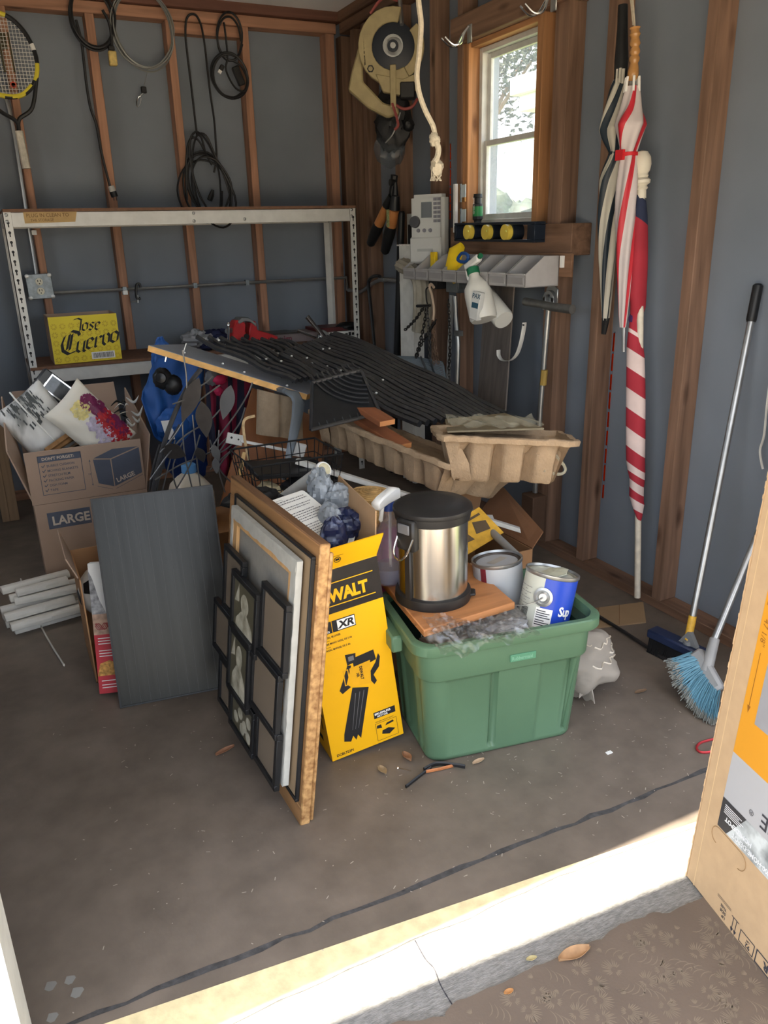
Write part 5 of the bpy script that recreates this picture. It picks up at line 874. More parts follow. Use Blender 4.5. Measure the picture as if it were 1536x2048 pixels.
for k in range(3): b.flat(DF,[(.110+k*.014,.21),(.1125+k*.014,.21),(.082+k*.01,.085),(.0805+k*.01,.085)],.0016)
obj('picture_highlights',b,M('grey print',(96,96,98)),fr_,kind='stuff'); b=MB(); g=Fr(DF.p(.142,.296,.002),DF.v*-1,DF.u); text(b,'DEWALT',g,.0,-.006,.013,.04,.9,.0005); text(b,'XR',g,.02,-.018,.012,.04,.9,.0005); obj('picture_lettering',b,m_blackink,fr_)
b=MB(); b.rect(DF,.157,.093,.231,.116,.0012); q_=obj('motor_badge',b,m_blackink,fr_); b=MB(); text(b,'BRUSHLESS',DF,.160,.105,.0105,.03,1.05,.0016); text(b,'MOTOR',DF,.168,.0955,.0095,.02,1.05,.0016); obj('motor_badge_text',b,m_whiteink,q_)
b=MB(); b.outline(DF,.157,.009,.231,.074,.0012,.0012); text(b,'INCLUDES / INCLUYE / INCLUT',DF,.159,.078,.005,.02,.9,.0012); b.flat(DF,[(.175,.03),(.2,.021),(.222,.034),(.2,.045),(.178,.042)],.0013); b.flat(DF,[(.16,.056),(.178,.052),(.176,.066),(.162,.066)],.0013); b.flat(DF,[(.19,.056),(.22,.06),(.218,.067),(.196,.064)],.0013); obj('contents_inset',b,m_blackink,fr_)
# flaps
b=MB(); H0,H1=DF.p(0,DH,0),DF.p(DW_,DH,0); T0,T1=DF.p(0,DH+.072,.03),DF.p(DW_+.02,DH+.072,.03); b.slab(H0,H1,T1,T0,.004); f0=obj('front_flap',b,m_dy,t); g=Fr(H0,H1-H0,T0-H0); b=MB(); b.rect(g,.105,.045,.14,.0462,.001); b.lathe(g.p(.122,.03,.0),g.n,[(.011,.001),(.011,.0016),(.009,.0016),(.009,.001)],16,cap=False); b.rect(g,.116,.026,.128,.034,.001); obj('flap_symbol',b,m_blackink,f0)
b=MB(); A=DF.p(DW_,DH,-.004); Bk=DF.p(DW_,DH,-DD); b.slab(A,Bk,Bk+V3((.03,0,.15)),A+V3((.012,.012,.13)),.004); obj('right_flap',b,m_kraft,t)
b=MB(); A=DF.p(0,DH,-DD); Bk=DF.p(DW_,DH,-DD); b.slab(A,Bk,Bk+V3((.0,.05,.05)),A+V3((-.02,.05,.06)),.004); obj('back_flap',b,m_kraft,t)
# things in the yellow carton
A,B,C_,D=V3((0.784,2.28,0.814)),V3((0.862,2.1,0.732)),V3((0.76,1.985,0.701)),V3((0.657,2.14,0.813)); u=B-A; v=A-D
t=thing('white_filter_packet','white printed filter packet with rounded corners lying in the yellow carton','packet',(A+C_)/2); g=Fr(D,C_-D,A-D); Lx=(C_-D).length; Ly=(A-D).length
def rp(x0,y0,x1,y1,r,n=4): 
    o=[]
    for cx,cy_,a in ((x1-r,y0+r,-90),(x1-r,y1-r,0),(x0+r,y1-r,90),(x0+r,y0+r,180)):
        for k in range(n+1): q=math.radians(a+90*k/n); o.append((cx+r*math.cos(q),cy_+r*math.sin(q)))
    return o
b=MB(); b.prism(g,rp(0,0,Lx,Ly,.012),-.012,0); pk_=obj('packet_body',b,M('off white packet',(226,224,216),.5,0,.03),t,bev=.002); b=MB(); random.seed(9)
gt=Fr(g.p(0,0),g.v,-g.u)
for k in range(17):
    y=-.022-k*Lx*.042; x0=.012; x1=Ly-.014-(.03*random.random()) ; 
    if k in (2,5,11): continue
    x=x0
    while x<x1: w_=random.uniform(.004,.013); b.rect(gt,x,y,min(x1,x+w_),y+.0024,.0008); x+=w_+.003
b.outline(gt,.02,-.03,.05,-.012,.001,.0008); b.rect(gt,.06,-Lx*.80,.09,-Lx*.77,.0008); obj('packet_print',b,m_ink,pk_,kind='stuff'); b=MB(); text(b,'Filters',Fr(g.p(Lx*.90,Ly*.86),-g.v,g.u),.0,-.0,.026,.03,.95,.0008); obj('packet_lettering',b,m_ink,pk_)
t=thing('grey_plastic_bags','crumpled grey plastic bags stuffed in the yellow carton','plastic bag',(.92,2.2,.62)); b=MB(); m_gb=M('grey shopping bag',(140,146,152),.3,0,.15,10)
b.blob((0.874,2.28,0.764),(.04,.06,.075),2,.22,1.7,36,24); b.blob((0.914,2.22,0.735),(.055,.05,.06),4,.24,1.9,36,24); b.blob((0.84,2.12,0.725),(.035,.05,.05),6,.22,1.8,30,20); obj('crumpled_film',b,m_gb,t,ang=25)
t=thing('navy_plastic_wrap','dark navy patterned plastic wrap and papers at the front of the carton','plastic wrap',(.93,2.03,.6)); b=MB(); b.blob((0.881,2.1,0.708),(.05,.05,.05),7,.22,1.9,30,20); b.blob((0.81,2.02,0.707),(.04,.03,.06),9,.2,1.8,26,18); obj('film',b,M('navy plastic',(40,48,84),.3,0,.4,40,col2=(110,120,150),lo=.55,hi=.75),t,ang=25); b=MB(); b.slab((0.842,2,0.681),(0.862,2,0.683),(0.917,2.1,0.681),(0.897,2.1,0.681),.004); obj('paper_corner',b,m_paper,t)
# PVC pipe with cap
t=thing('white_pvc_pipe','white pvc pipe with dirty round cap sticking up from the carton','pipe',(.9,2.5,.62)); A=V3((0.911,2.33,0.823)); B=V3((0.846,2.62,0.638)); ax=(A-B).normalized(); b=MB(); b.rod(B,A,.0235,20); obj('pipe',b,m_whited,t); b=MB(); b.lathe(A-ax*.04,ax,[(.0265,0),(.0285,.004),(.0285,.04),(.025,.044)],24); obj('coupling',b,m_white,t); b=MB(); b.lathe(A+ax*.0,ax,[(.022,.0045),(.02,.006),(0,.006)],20); obj('dirty_cap',b,M('stained cap',(206,198,166),.6,0,.2,60),t)
# ---------------- stacked picture frames ----------------
FF=Fr((.542,1.713,0),(.037,-.999,0),(.108,0,.82)); m_fw=wood('brown frame wood',(150,112,74),1,.3,.5,26,3,False); m_gold=M('distressed gold leaf',(150,104,62),.5,.1,.3,60,col2=(196,156,104))
t=thing('gilded_wood_frame','large wooden picture frame with gilded edge, outermost of leaning stack','picture frame',(.6,2.06,0)); U0,V1=-.712,.826
for a0,a1,b0,b1 in ((U0,0,0,.055),(U0,0,V1-.055,V1),(U0,U0+.055,.055,V1-.055),(-.055,0,.055,V1-.055)):
    b=MB(); b.fbox(FF,a0,a1,b0,b1,-.012,0); obj('rail',b,m_fw,t,bev=.003)
b=MB(); b.fbox(FF,-.006,.002,.0,V1+.003,-.03,-.0); b.fbox(FF,-.006,.006,.012,V1-.02,-.038,-.028); obj('gilded_edge',b,m_gold,t,bev=.003); b=MB(); b.fbox(FF,U0,0,V1-.002,V1+.004,-.03,-.0); obj('top_moulding',b,wood('worn brown moulding',(112,82,58),1,.35,.5,26,3,False),t,bev=.003)
b=MB(); b.fbox(FF,U0+.05,-.05,.05,V1-.05,-.02,-.012); obj('backing_panel',b,M('brown backing board',(116,98,78),.8,0,.1,6),t)
t=thing('black_edged_picture','thin black edged panel between the gilded frame and canvas','picture frame',(.59,2.05,.07)); 
for a0,a1,b0,b1 in ((-.63,-.014,.07,.078),(-.63,-.014,.784,.792),(-.63,-.622,.078,.784),(-.022,-.014,.078,.784)):
    b=MB(); b.fbox(FF,a0,a1,b0,b1,.002,.013); obj('black_rail',b,m_black,t,bev=.001)
b=MB(); b.fbox(FF,-.622,-.022,.078,.784,.002,.008); obj('brown_board',b,M('brown kraft backing',(150,128,100),.8,0,.06),t)
t=thing('stretched_canvas','back of a grey stretched canvas with stapled white edges, wooden bars','canvas',(.58,2.05,.1)); CL,CR,CB,CT=-.585,-.062,.10,.764; m_cv=M('grey canvas back',(140,137,131),.9,0,.05,60,.2,400); m_ges=M('white gessoed canvas fold',(176,176,170),.8,0,.08,30)
b=MB(); b.fbox(FF,CL,CR,CB,CT,.018,.022); obj('canvas_sheet',b,m_cv,t)
for a0,a1,b0,b1 in ((CL,CL+.05,CB,CT),(CR-.05,CR,CB,CT),(CL+.05,CR-.05,CT-.05,CT),(CL+.05,CR-.05,CB,CB+.05)):
    b=MB(); b.fbox(FF,a0,a1,b0,b1,.022,.033); obj('stretcher_bar',b,wood('pale stretcher pine',(196,156,108),2,.15,.6,26,2,False) if a0==CL and b1==CT and a1<-.5 else bpy.data.materials['pale stretcher pine'],t,bev=.002)
random.seed(3)
for a0,a1,b0,b1,hz in ((CL-.003,CL+.018,CB,CT,0),(CR-.03,CR+.004,CB-.003,CT+.003,0),(CL,CR,CT-.035,CT+.003,1),(CL,CR,CB-.003,CB+.016,1)):
    n=30; b=MB()
    def fn(u,v): 
        w1=(.006*noise.noise(V3((u*14,a0*9,b0*9)))) if hz else (.006*noise.noise(V3((v*14,a0*9,b0*9))))
        x=a0+(a1-a0)*u; y=b0+(b1-b0)*v
        if hz: y=b0+w1+(b1-b0-w1)*v if b0>.4 else b0+(b1-b0+w1)*v
        else: x=a0+w1+(a1-a0-w1)*u if a0>-.3 else a0+(a1-a0+w1)*u
        return FF.p(x,y,.0352+.002*noise.noise(V3((u*22,v*22,1))))
    b.grid(fn,n if hz else 4,4 if hz else n,.002); obj('canvas_fold',b,m_ges,t)
b=MB(); b.fbox(FF,CR,CR+.004,CB-.002,CT+.002,.017,.034); obj('canvas_side_fold',b,m_ges,t); b=MB(); b.fbox(FF,CL,CR,CT,CT+.003,.017,.034); obj('canvas_side_fold',b,m_ges,t)
# collage frame
t=thing('black_collage_frame','black multi opening collage photo frame leaning on the canvas back','photo frame',(.56,2.05,.08)); m_pane=M('brown grey mat behind glass',(122,110,96),.25,0,.05,4); m_photo=M('pale sepia photo',(176,172,150),.25,0,.35,22,col2=(214,210,192)); m_pdark=M('dark sepia photo',(92,88,72),.3,0,.2,20)
cells=dict(A=(-.580,.43,-.40,.645,0,0),B=(-.470,.40,-.245,.602,.010,1),C=(-.240,.436,-.052,.648,0,0),D=(-.660,.256,-.468,.432,.002,0),E=(-.470,.205,-.278,.434,.014,1),F=(-.280,.243,-.066,.44,.006,0),G=(-.592,.086,-.462,.258,0,0),H=(-.462,.076,-.240,.228,.004,1),I=(-.236,.082,-.062,.262,0,0))
for k,(a0,b0,a1,b1,c,ph) in cells.items():
    w_=.018; z0=.041+c; b=MB()
    for q in ((a0,a1,b0,b0+w_),(a0,a1,b1-w_,b1),(a0,a0+w_,b0+w_,b1-w_),(a1-w_,a1,b0+w_,b1-w_)): b.fbox(FF,*q,z0,z0+.017)
    fo=obj('opening_frame',b,m_black,t,bev=.0015); b=MB(); b.fbox(FF,a0+w_,a1-w_,b0+w_,b1-w_,z0,z0+.010); p_=obj('photo' if ph else 'empty_mat',b,m_pdark if ph else m_pane,fo)
    if ph:
        b=MB(); cx=(a0+a1)/2+.0; w2=(a1-a0)/2-w_; y0=b0+w_; hh=b1-b0-2*w_; E_=lambda X,Y_,rx,ry,n=14:[(X+rx*math.cos(6.283*i/n),Y_+ry*math.sin(6.283*i/n)) for i in range(n)]
        fx=z0+.0103
        if k!='H':
            b.flat(FF,[(cx-w2*.8,y0),(cx+w2*.85,y0),(cx+w2*.7,y0+hh*.3),(cx+w2*.2,y0+hh*.48),(cx-w2*.3,y0+hh*.46),(cx-w2*.75,y0+hh*.25)],fx); b.flat(FF,E_(cx,y0+hh*.64,w2*.36,hh*.2),fx+.0003); b.flat(FF,[(cx-w2*.95,y0+hh*.55),(cx-w2*.55,y0+hh*.95),(cx-w2*.5,y0+hh*.6)],fx)
        else:
            for i,(xx,yy) in enumerate(((-.6,.3),(-.2,.55),(.25,.35),(.6,.6),(.05,.2),(.65,.2))): b.flat(FF,E_(cx+w2*xx,y0+hh*yy,w2*.24,hh*.17,8),fx+.0002*i)
        obj('photo_figure',b,m_photo,fo)

# ---------------- the pile in the middle ----------------
# supports and hidden bulk under the pile
def carton(name,label,x0,x1,y0,y1,z1,mat,cat='cardboard box',rz=0):
    t=thing(name,label,cat,((x0+x1)/2,(y0+y1)/2,0)); b=MB(); e=.005
    b.box((x0,y0,0),(x1,y0+e,z1)); b.box((x0,y1-e,0),(x1,y1,z1)); b.box((x0,y0+e,0),(x0+e,y1-e,z1)); b.box((x1-e,y0+e,0),(x1,y1-e,z1)); b.box((x0,y0,0),(x1,y1,e)); obj('carton_walls',b,mat,t); return t
m_kb=M('brown kraft carton',(150,112,78),.85,0,.08,6,.05,200)
t=carton('brown_carton','closed brown carton on the floor under the wire basket',.76,1.02,2.56,2.98,.545,m_kb); b=MB(); b.box((.755,2.555,.545),(1.025,2.765,.551)); obj('top_flap',b,m_kb,t); b=MB(); b.box((.755,2.775,.545),(1.025,2.985,.551)); obj('top_flap',b,m_kb,t)
t=carton('tan_carton','tan carton on the floor holding up the milk jug',.6,.88,3.2,3.55,.335,m_kb); b=MB(); b.box((.597,3.197,.335),(.883,3.553,.341)); obj('top_flap',b,M('tan carton top',(168,124,84),.85,0,.1,6),t)
t=carton('open_kraft_carton','open brown carton behind the grey paint can with flaps raised',1.30,1.72,2.26,2.66,.40,m_kb); b=MB(); b.slab((1.72,2.26,.40),(1.72,2.66,.40),(1.86,2.68,.52),(1.80,2.30,.44),.005); obj('right_flap',b,M('dark kraft flap',(128,90,62),.85),t); b=MB(); b.slab((1.72,2.655,.40),(1.30,2.655,.40),(1.30,2.70,.50),(1.78,2.70,.52),.005); obj('back_flap',b,m_kb,t)
t=thing('yellow_manual','yellow printed tool manual lying open in the kraft carton','manual',(1.48,2.36,.42)); g=Fr((1.404,2.24,0.468),(.9,.1,.25),(-.1,.8,.5)); b=MB(); b.fbox(g,-.02,.17,-.02,.12,-.004,0); mb_=obj('booklet',b,M('dull yellow print',(214,166,60),.5,0,.15,40),t); b=MB(); b.flat(g,[(.02,.02),(.06,.015),(.05,.06),(.025,.07)],.001); b.flat(g,[(.08,.03),(.14,.02),(.15,.06),(.1,.08)],.001); b.rect(g,-.01,.09,.15,.1,.001); obj('dark_picture',b,M('brown grey print',(96,80,60)),mb_)
b=MB(); b.slab((1.477,2.34,0.494),(1.624,2.34,0.45),(1.696,2.5,0.469),(1.577,2.5,0.494),.003); obj('white_leaflet',b,m_paper,label='white leaflet standing behind the yellow manual in kraft carton',cat='paper')
b=MB(); A=V3((1.478,2.03,0.507)); B=V3((1.615,2.55,0.489)); b.rod(B,A,.0145,16); t=obj('grey_pvc_pipe',b,M('grey pvc',(128,132,142),.45,0,.05) if 0 else bpy.data.materials['grey pvc'],label='short grey pvc conduit pipe resting on the grey paint can',cat='pipe'); b=MB(); b.lathe(A,(A-B),[(.0145,.0005),(.0125,.001),(.0118,-.004),(0,-.02)],16); obj('bore',b,M('pipe bore',(90,96,106),.5),t)
# floral box and straw basket
t=thing('floral_gift_box','pink floral print box under the straw basket behind yellow carton','box',(1.13,2.45,0)); b=MB(); b.box((1.03,2.32,.0),(1.21,2.52,.585)); fb=obj('box_body',b,m_kraft,t,bev=.002); b=MB(); b.box((1.035,2.3185,.33),(1.205,2.32,.575)); b.box((1.2095,2.325,.33),(1.2112,2.515,.575)); pr_=obj('floral_print',b,M('dark pink print',(150,74,110),.6,0,.2,14),fb)
for k,(x,z) in enumerate(((1.065,.54),(1.12,.52),(1.175,.55),(1.09,.47),(1.15,.45),(1.19,.49))):
    b=MB(); 
    for j in range(8): a=j*.785; b.lathe((x+.014*math.cos(a),2.3184,z+.014*math.sin(a)),(0,-1,0),[(.008,0),(.006,.0008),(0,.001)],6)
    obj('flower_print',b,M('pale pink petal',(190,104,142),.6) if k==0 else bpy.data.materials['pale pink petal'],pr_,kind=None) if 0 else (setattr(b,'done',1),obj('flower_print',b,M('pale pink petal',(190,104,142),.6) if k==0 else bpy.data.materials['pale pink petal'],fb))
t=thing('straw_basket','round woven straw basket with coiled lid behind the yellow carton','basket',(1.12,2.43,.585)); m_str=M('woven straw',(186,150,96),.75,0,.3,40,.6,90,(1,1,3)); b=MB(); BO=V3((1.125,2.43,.586)); bx=V3((.08,-.05,1)).normalized()
b.lathe(BO,bx,[(.07,0),(.083,.02),(.086,.05),(.08,.085)],36); obj('woven_side',b,m_str,t); b=MB()
for k in range(7): r=.08-.0115*k; b.tube([BO+bx*(.086+.003*k)+V3((math.cos(a),math.sin(a),-.08*math.cos(a)+.05*math.sin(a)))*r for a in [6.283*i/28 for i in range(28)]],.0072,6,closed=True)
obj('coiled_lid',b,m_str,t)
# brown furniture panel with white drawer slides
b=MB(); m_vn=wood('reddish veneer panel',(158,104,66),2,.2,.4,14,1.6,True)
t=thing('veneer_drawer_side','reddish brown veneered panel with white drawer slide leaning under the pile','panel',(1.0,3.4,0)); P=[V3((0.816,3.42,0.393)),V3((1.281,3.36,0.278)),V3((1.376,3.46,0.703)),V3((1.051,3.54,0.894))]; b.slab(P[0],P[1],P[2],P[3],.02); obj('panel_board',b,m_vn,t,bev=.002)
g=Fr((0.817,3.2,0.753),V3((1.12,3.14,0.657))-V3((0.817,3.2,0.753)),(0,0,1)); b=MB(); b.fbox(g,0,.07,-.016,.03,.0,.008); pl2=obj('slide_plate',b,m_whited,t,bev=.002); b=MB(); b.lathe(g.p(.02,.012,.008),g.n,[(.005,0),(.005,.001),(0,.001)],10); b.lathe(g.p(.05,.01,.008),g.n,[(.004,0),(.004,.001),(0,.001)],10); obj('screw_holes',b,m_blackink,pl2); b=MB(); b.fbox(g,.06,.34,-.0,.012,.002,.012); obj('slide_rail',b,m_white,t,bev=.002); b=MB(); b.fbox(g,.26,.34,-.01,.05,.004,.02); obj('slide_end_bracket',b,m_white,t,bev=.004)
b=MB(); b.slab((0.829,3.1,0.618),(0.844,3.1,0.611),(0.875,3.12,0.704),(0.863,3.12,0.708),.01); obj('pale_stick',b,M('pale raw wood',(226,190,130),.6),label='short pale raw wood stick standing against veneered panel',cat='stick')
b=MB(); A=V3((0.838,2.98,0.878)); b.tube(spl([(0.885,2.98,0.884),(0.839,2.98,0.87),(0.836,2.98,0.793),(0.848,2.98,0.688),(0.855,2.98,0.624)],5),.006,5,flat=.3); obj('strap_band',b,M('tan twine',(176,150,112),.7,0,.3,60),label='frayed tan strap hanging beside the wire basket',cat='strap')
# wire basket
t=thing('wire_basket','black wire basket full of dark odds and ends under the pulp trays','basket',(.93,2.8,.55)); bx0,bx1,by0,by1,bz0,bz1=.765,1.12,2.66,2.95,.555,.77; b=MB()
def rimr(z,ins,r): b.tube([(bx0+ins,by0+ins,z),(bx1-ins,by0+ins,z),(bx1-ins,by1-ins,z),(bx0+ins,by1-ins,z)],r,5,closed=True)
rimr(bz1,0,.004); obj('rim_wire',b,m_black,t); b=MB(); rimr(bz0,.03,.003); obj('bottom_wire',b,m_black,t)
for k in range(1,4):
    b=MB(); z=bz0+(bz1-bz0)*k/4; rimr(z,.03*(1-k/4),.002); obj('ring_wire',b,m_black,t)
for k in range(11):
    x=bx0+(bx1-bx0)*k/10
    xi=max(bx0+.03,min(bx1-.03,x)); b=MB(); b.tube([(x,by0,bz1),(xi,by0+.03,bz0),(xi,by1-.03,bz0),(x,by1,bz1)],.002,4); obj('upright_wire',b,m_black,t)
for k in range(1,6):
    y=by0+(by1-by0)*k/6; b=MB(); b.tube([(bx0,y,bz1),(bx0+.03,y,bz0),(bx1-.03,y,bz0),(bx1,y,bz1)],.002,4); obj('upright_wire',b,m_black,t)
b=MB(); b.blob((1.05,2.82,.62),(.10,.08,.05),4,.5,2.5,20,12); obj('dark_fabric_lump',b,M('charcoal fabric',(44,44,48),.8,0,.3,20),label='lump of charcoal fabric lying inside the black wire basket',cat='fabric')
b=MB(); b.blob((.86,2.8,.612),(.05,.06,.045),6,.3,2,18,12); obj('cream_wrapped_pack',b,M('cream wrapper',(206,190,150),.4,0,.15,20),label='small cream wrapped pack inside the left of wire basket',cat='pack')
b=MB(); b.slab((.80,2.72,.72),(1.1,2.70,.70),(1.08,2.9,.71),(.8,2.9,.73),.02); obj('black_tray',b,m_black,label='flat black tray lying across the wire basket',cat='tray',bev=.004)
b=MB(); b.blob((0.71,2.5,0.702),(.09,.05,.035),9,.4,2.2,22,12); obj('black_pouch',b,m_rubber,label='black zipped pouch wedged behind the gilded frame',cat='pouch')
b=MB(); b.rod((0.744,2.52,0.718),(0.761,2.44,0.697),.008,8); obj('chrome_rod',b,m_chrome,label='short shiny chrome rod end behind the gilded frame top',cat='rod')
b=MB(); b.slab((0.676,2.6,0.594),(0.803,2.5,0.621),(0.861,2.6,0.676),(0.726,2.75,0.657),.006); obj('cardboard_sheet',b,m_kb,label='brown cardboard sheet lying behind gilded frame and black pouch',cat='cardboard')
# milk jug
JB=V3(((0.684,3.38,0.545)[0],3.38,.345)); t=thing('milk_jug','translucent plastic gallon jug with blue cap behind the dark panel','jug',JB); m_jug=M('milky jug plastic',(196,188,172),.4,0,.05,8,sub=.1)
b=MB(); 
def sq(w_,z,r,n=32): return [(w_*max(-1,min(1,1.25*math.cos(6.283*i/n)))*r,w_*max(-1,min(1,1.25*math.sin(6.283*i/n)))*r,z) for i in range(n)]
prof=[(.08,0,1),(.088,.01,1),(.088,.15,1),(.082,.18,.97),(.058,.212,.9),(.03,.235,.82),(.026,.245,.82)]; n=32; k0=len(b.v)
for w_,z,r in prof: b.v+=[JB+V3(p) for p in sq(w_,z,r)]
for i in range(len(prof)-1):
    for j in range(n): b.face((k0+i*n+j,k0+i*n+(j+1)%n,k0+(i+1)*n+(j+1)%n,k0+(i+1)*n+j))
b.face([k0+j for j in range(n-1,-1,-1)]); obj('jug_body',b,m_jug,t); b=MB(); b.lathe(JB,(0,0,1),[(.031,.236),(.033,.24),(.032,.27),(.028,.274),(0,.274)],24); obj('blue_cap',b,M('light blue cap',(92,150,204),.45),t)
b=MB(); b.tube(spl([JB+V3((-.06,-.04,.19)),JB+V3((-.088,-.062,.165)),JB+V3((-.092,-.065,.11)),JB+V3((-.08,-.06,.07))],5),.013,8); obj('handle',b,m_jug,t); b=MB(); text(b,'SELL BY 16',Fr(JB+V3((-.01,-.0895,.12)),(1,0,0),(0,0,1)),0,0,.014,.02,.9,.001); obj('date_stamp',b,m_ink,t)
# blue jacket, goggles, tag; flag cloth
def drape(name,label,cat,L0,L1,y0,y1,mat,seed,amp=.04,fold=5,pn='cloth'):
    t=thing(name,label,cat,(L0[0]+L0[-1])*.5 if 0 else tuple((V3(L1[0])+V3(L1[-1]))/2)); A=spl(L0,6); B=spl(L1,6); 
    def at(P,u): k=u*(len(P)-1); i=min(int(k),len(P)-2); return P[i].lerp(P[i+1],k-i)
    b=MB(); b.grid(lambda u,v: at(A,u).lerp(at(B,u),v)+V3((0,-amp*(math.sin(u*fold*6.28+seed+v*2)*.5+noise.noise(V3((u*5,v*4,seed))))*(.3+.7*v),.0)),40,24,.006); obj(pn,b,mat,t,ang=60); return t
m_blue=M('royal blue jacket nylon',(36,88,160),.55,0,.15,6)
t=drape('blue_jacket','royal blue jacket hung beneath the board with black goggles on it','jacket',[(0.751,4.1,1.054),(0.796,4,1.036),(0.869,3.95,1.024),(0.923,3.9,0.988)],[(0.596,3.85,0.834),(0.622,3.78,0.662),(0.713,3.78,0.624),(0.847,3.8,0.69)],0,0,m_blue,3,.05,2,'jacket_body')
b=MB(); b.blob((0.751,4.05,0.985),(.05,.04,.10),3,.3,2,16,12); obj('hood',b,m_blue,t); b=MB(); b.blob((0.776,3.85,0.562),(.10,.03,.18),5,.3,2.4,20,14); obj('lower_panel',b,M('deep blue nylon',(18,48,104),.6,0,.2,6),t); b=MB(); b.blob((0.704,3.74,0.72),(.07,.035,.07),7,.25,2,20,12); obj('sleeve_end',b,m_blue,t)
t=thing('black_goggles','black strap goggles hanging in front of the blue jacket','goggles',(0.693,3.68,0.933)); b=MB(); b.blob((0.672,3.68,0.953),(.042,.035,.048),2,.12,2,20,14); b.blob((0.714,3.67,0.921),(.042,.035,.045),4,.12,2,20,14); obj('goggle_frame',b,m_black,t); b=MB(); b.lathe((0.665,3.65,0.961),(-.3,-1,.1),[(.028,0),(.024,.008),(0,.012)],18); b=MB(); b.lathe(V3((0.66,3.65,0.961)),(-.3,-1,.1),[(.026,0),(.022,.008),(0,.011)],18); obj('lens',b,M('dark lens',(16,18,24),.35),t)
b=MB(); b.slab((0.65,3.66,0.7),(0.688,3.66,0.671),(0.688,3.68,0.758),(0.642,3.68,0.759),.002); b.slab((0.653,3.67,0.669),(0.695,3.67,0.668),(0.693,3.68,0.714),(0.655,3.68,0.71),.002); obj('paper_care_tag',b,m_paper,label='white paper care tag dangling below the blue jacket sleeve',cat='tag')
t=drape('striped_flag_cloth','maroon and navy flag cloth draped under the board behind wire leaves','flag',[(0.893,3.75,0.974),(0.946,3.7,0.952),(1.011,3.68,0.936),(1.086,3.65,0.909)],[(0.861,3.7,0.584),(0.89,3.66,0.489),(0.949,3.62,0.439),(1.004,3.6,0.512)],0,0,[M('maroon cloth',(124,28,56),.8,0,.15,8)],5,.06,3); b=t.children[0]
o=t.children[0]; o.data.materials.append(M('navy cloth',(30,32,52),.8,0,.2,8))
for i,p in enumerate(o.data.polygons):
    u=((i//24)%40)/40
    p.material_index=1 if (u*4.2)%1<.42 else 0
b=MB(); b.blob((0.898,3.66,0.938),(.035,.02,.035),3,.3,2,14,10); obj('grey_trim',b,M('grey lining cloth',(120,120,124),.8),t); b=MB(); b.blob((0.927,3.64,0.927),(.03,.02,.02),5,.3,2,14,10); b.blob((0.915,3.64,0.876),(.02,.02,.02),6,.3,2,14,10); obj('pink_lining',b,M('hot pink lining',(190,40,84),.7),t)
# metal leaf sculpture
m_iron=M('dark grey iron wire',(74,74,76),.45,.5,.2); m_ironl=M('grey steel wire',(120,120,120),.4,.6,.2); m_lf=M('dark bronze leaf metal',(62,58,56),.5,.4,.3,12)
t=thing('wire_leaf_sculpture','metal leaf sculpture of curved rods and wire stems beside the moving box','sculpture',(0.484,3.25,0.501))
for pts,r,m in (([(0.482,3.25,0.497),(0.52,3.25,0.627),(0.568,3.25,0.754),(0.628,3.25,0.879),(0.697,3.25,0.986),(0.753,3.25,1.046)],.010,m_iron),([(0.495,3.27,0.489),(0.534,3.27,0.609),(0.591,3.27,0.742),(0.646,3.27,0.821)],.006,m_iron),([(0.476,3.28,0.489),(0.515,3.28,0.642),(0.557,3.28,0.745)],.006,m_iron)):
    b=MB(); b.tube(spl(pts,6),r,7); obj('curved_rod',b,m,t)
for pts in ([(0.616,3.22,0.921),(0.672,3.22,0.936),(0.709,3.22,0.969),(0.761,3.22,0.994),(0.79,3.22,1.018)],[(0.543,3.22,0.728),(0.611,3.22,0.793),(0.671,3.22,0.869),(0.729,3.22,0.925),(0.818,3.22,0.978)],[(0.489,3.22,0.619),(0.629,3.22,0.769),(0.762,3.22,0.837),(0.844,3.22,0.912)],[(0.744,3.2,0.715),(0.793,3.2,0.773),(0.864,3.2,0.85),(0.925,3.2,0.928),(0.951,3.2,0.978)],[(0.749,3.2,0.66),(0.822,3.2,0.747),(0.883,3.2,0.815),(0.91,3.2,0.876)],[(0.752,3.2,0.688),(0.808,3.2,0.706),(0.849,3.2,0.733)],[(0.736,3.2,0.629),(0.782,3.2,0.666),(0.852,3.2,0.711)],[(0.756,3.2,0.615),(0.805,3.2,0.673),(0.863,3.2,0.72)],[(0.661,3.24,0.919),(0.645,3.24,0.72),(0.667,3.24,0.495)],[(0.696,3.24,0.863),(0.694,3.24,0.647),(0.699,3.24,0.489)],[(0.613,3.24,0.767),(0.552,3.24,0.603),(0.522,3.24,0.52)],[(0.512,3.24,0.61),(0.621,3.24,0.658),(0.752,3.24,0.694),(0.846,3.24,0.758)],[(0.642,3.24,0.752),(0.588,3.24,0.641),(0.608,3.24,0.505)],[(0.8,3.24,0.785),(0.781,3.24,0.634),(0.8,3.24,0.507)],[(0.68,3.22,1.133),(0.684,3.22,1.043),(0.68,3.22,0.972)],[(0.718,3.24,0.775),(0.663,3.24,0.652),(0.576,3.24,0.533)],[(0.758,3.24,0.748),(0.788,3.24,0.611),(0.877,3.24,0.494)]):
    b=MB(); b.tube(spl(pts,5),.0033,5); obj('wire_stem',b,m_ironl,t)
def leaf(A,B,w_,m=m_lf,lean=.0):
    A,B=V3(A),V3(B); u=B-A; L=u.length; f=Fr(A,u,V3((.9,-.35,lean)) if abs(u.normalized().x)<.8 else (0,-.3,1)); P=[]; b=MB(); n=9
    up_=[(L*i/n,w_*math.sin(math.pi*(i/n)**.85)) for i in range(n+1)]; b.prism(f,up_+[(x,-y) for x,y in up_[-2:0:-1]],-.0015,.0015); obj('metal_leaf',b,m,t)
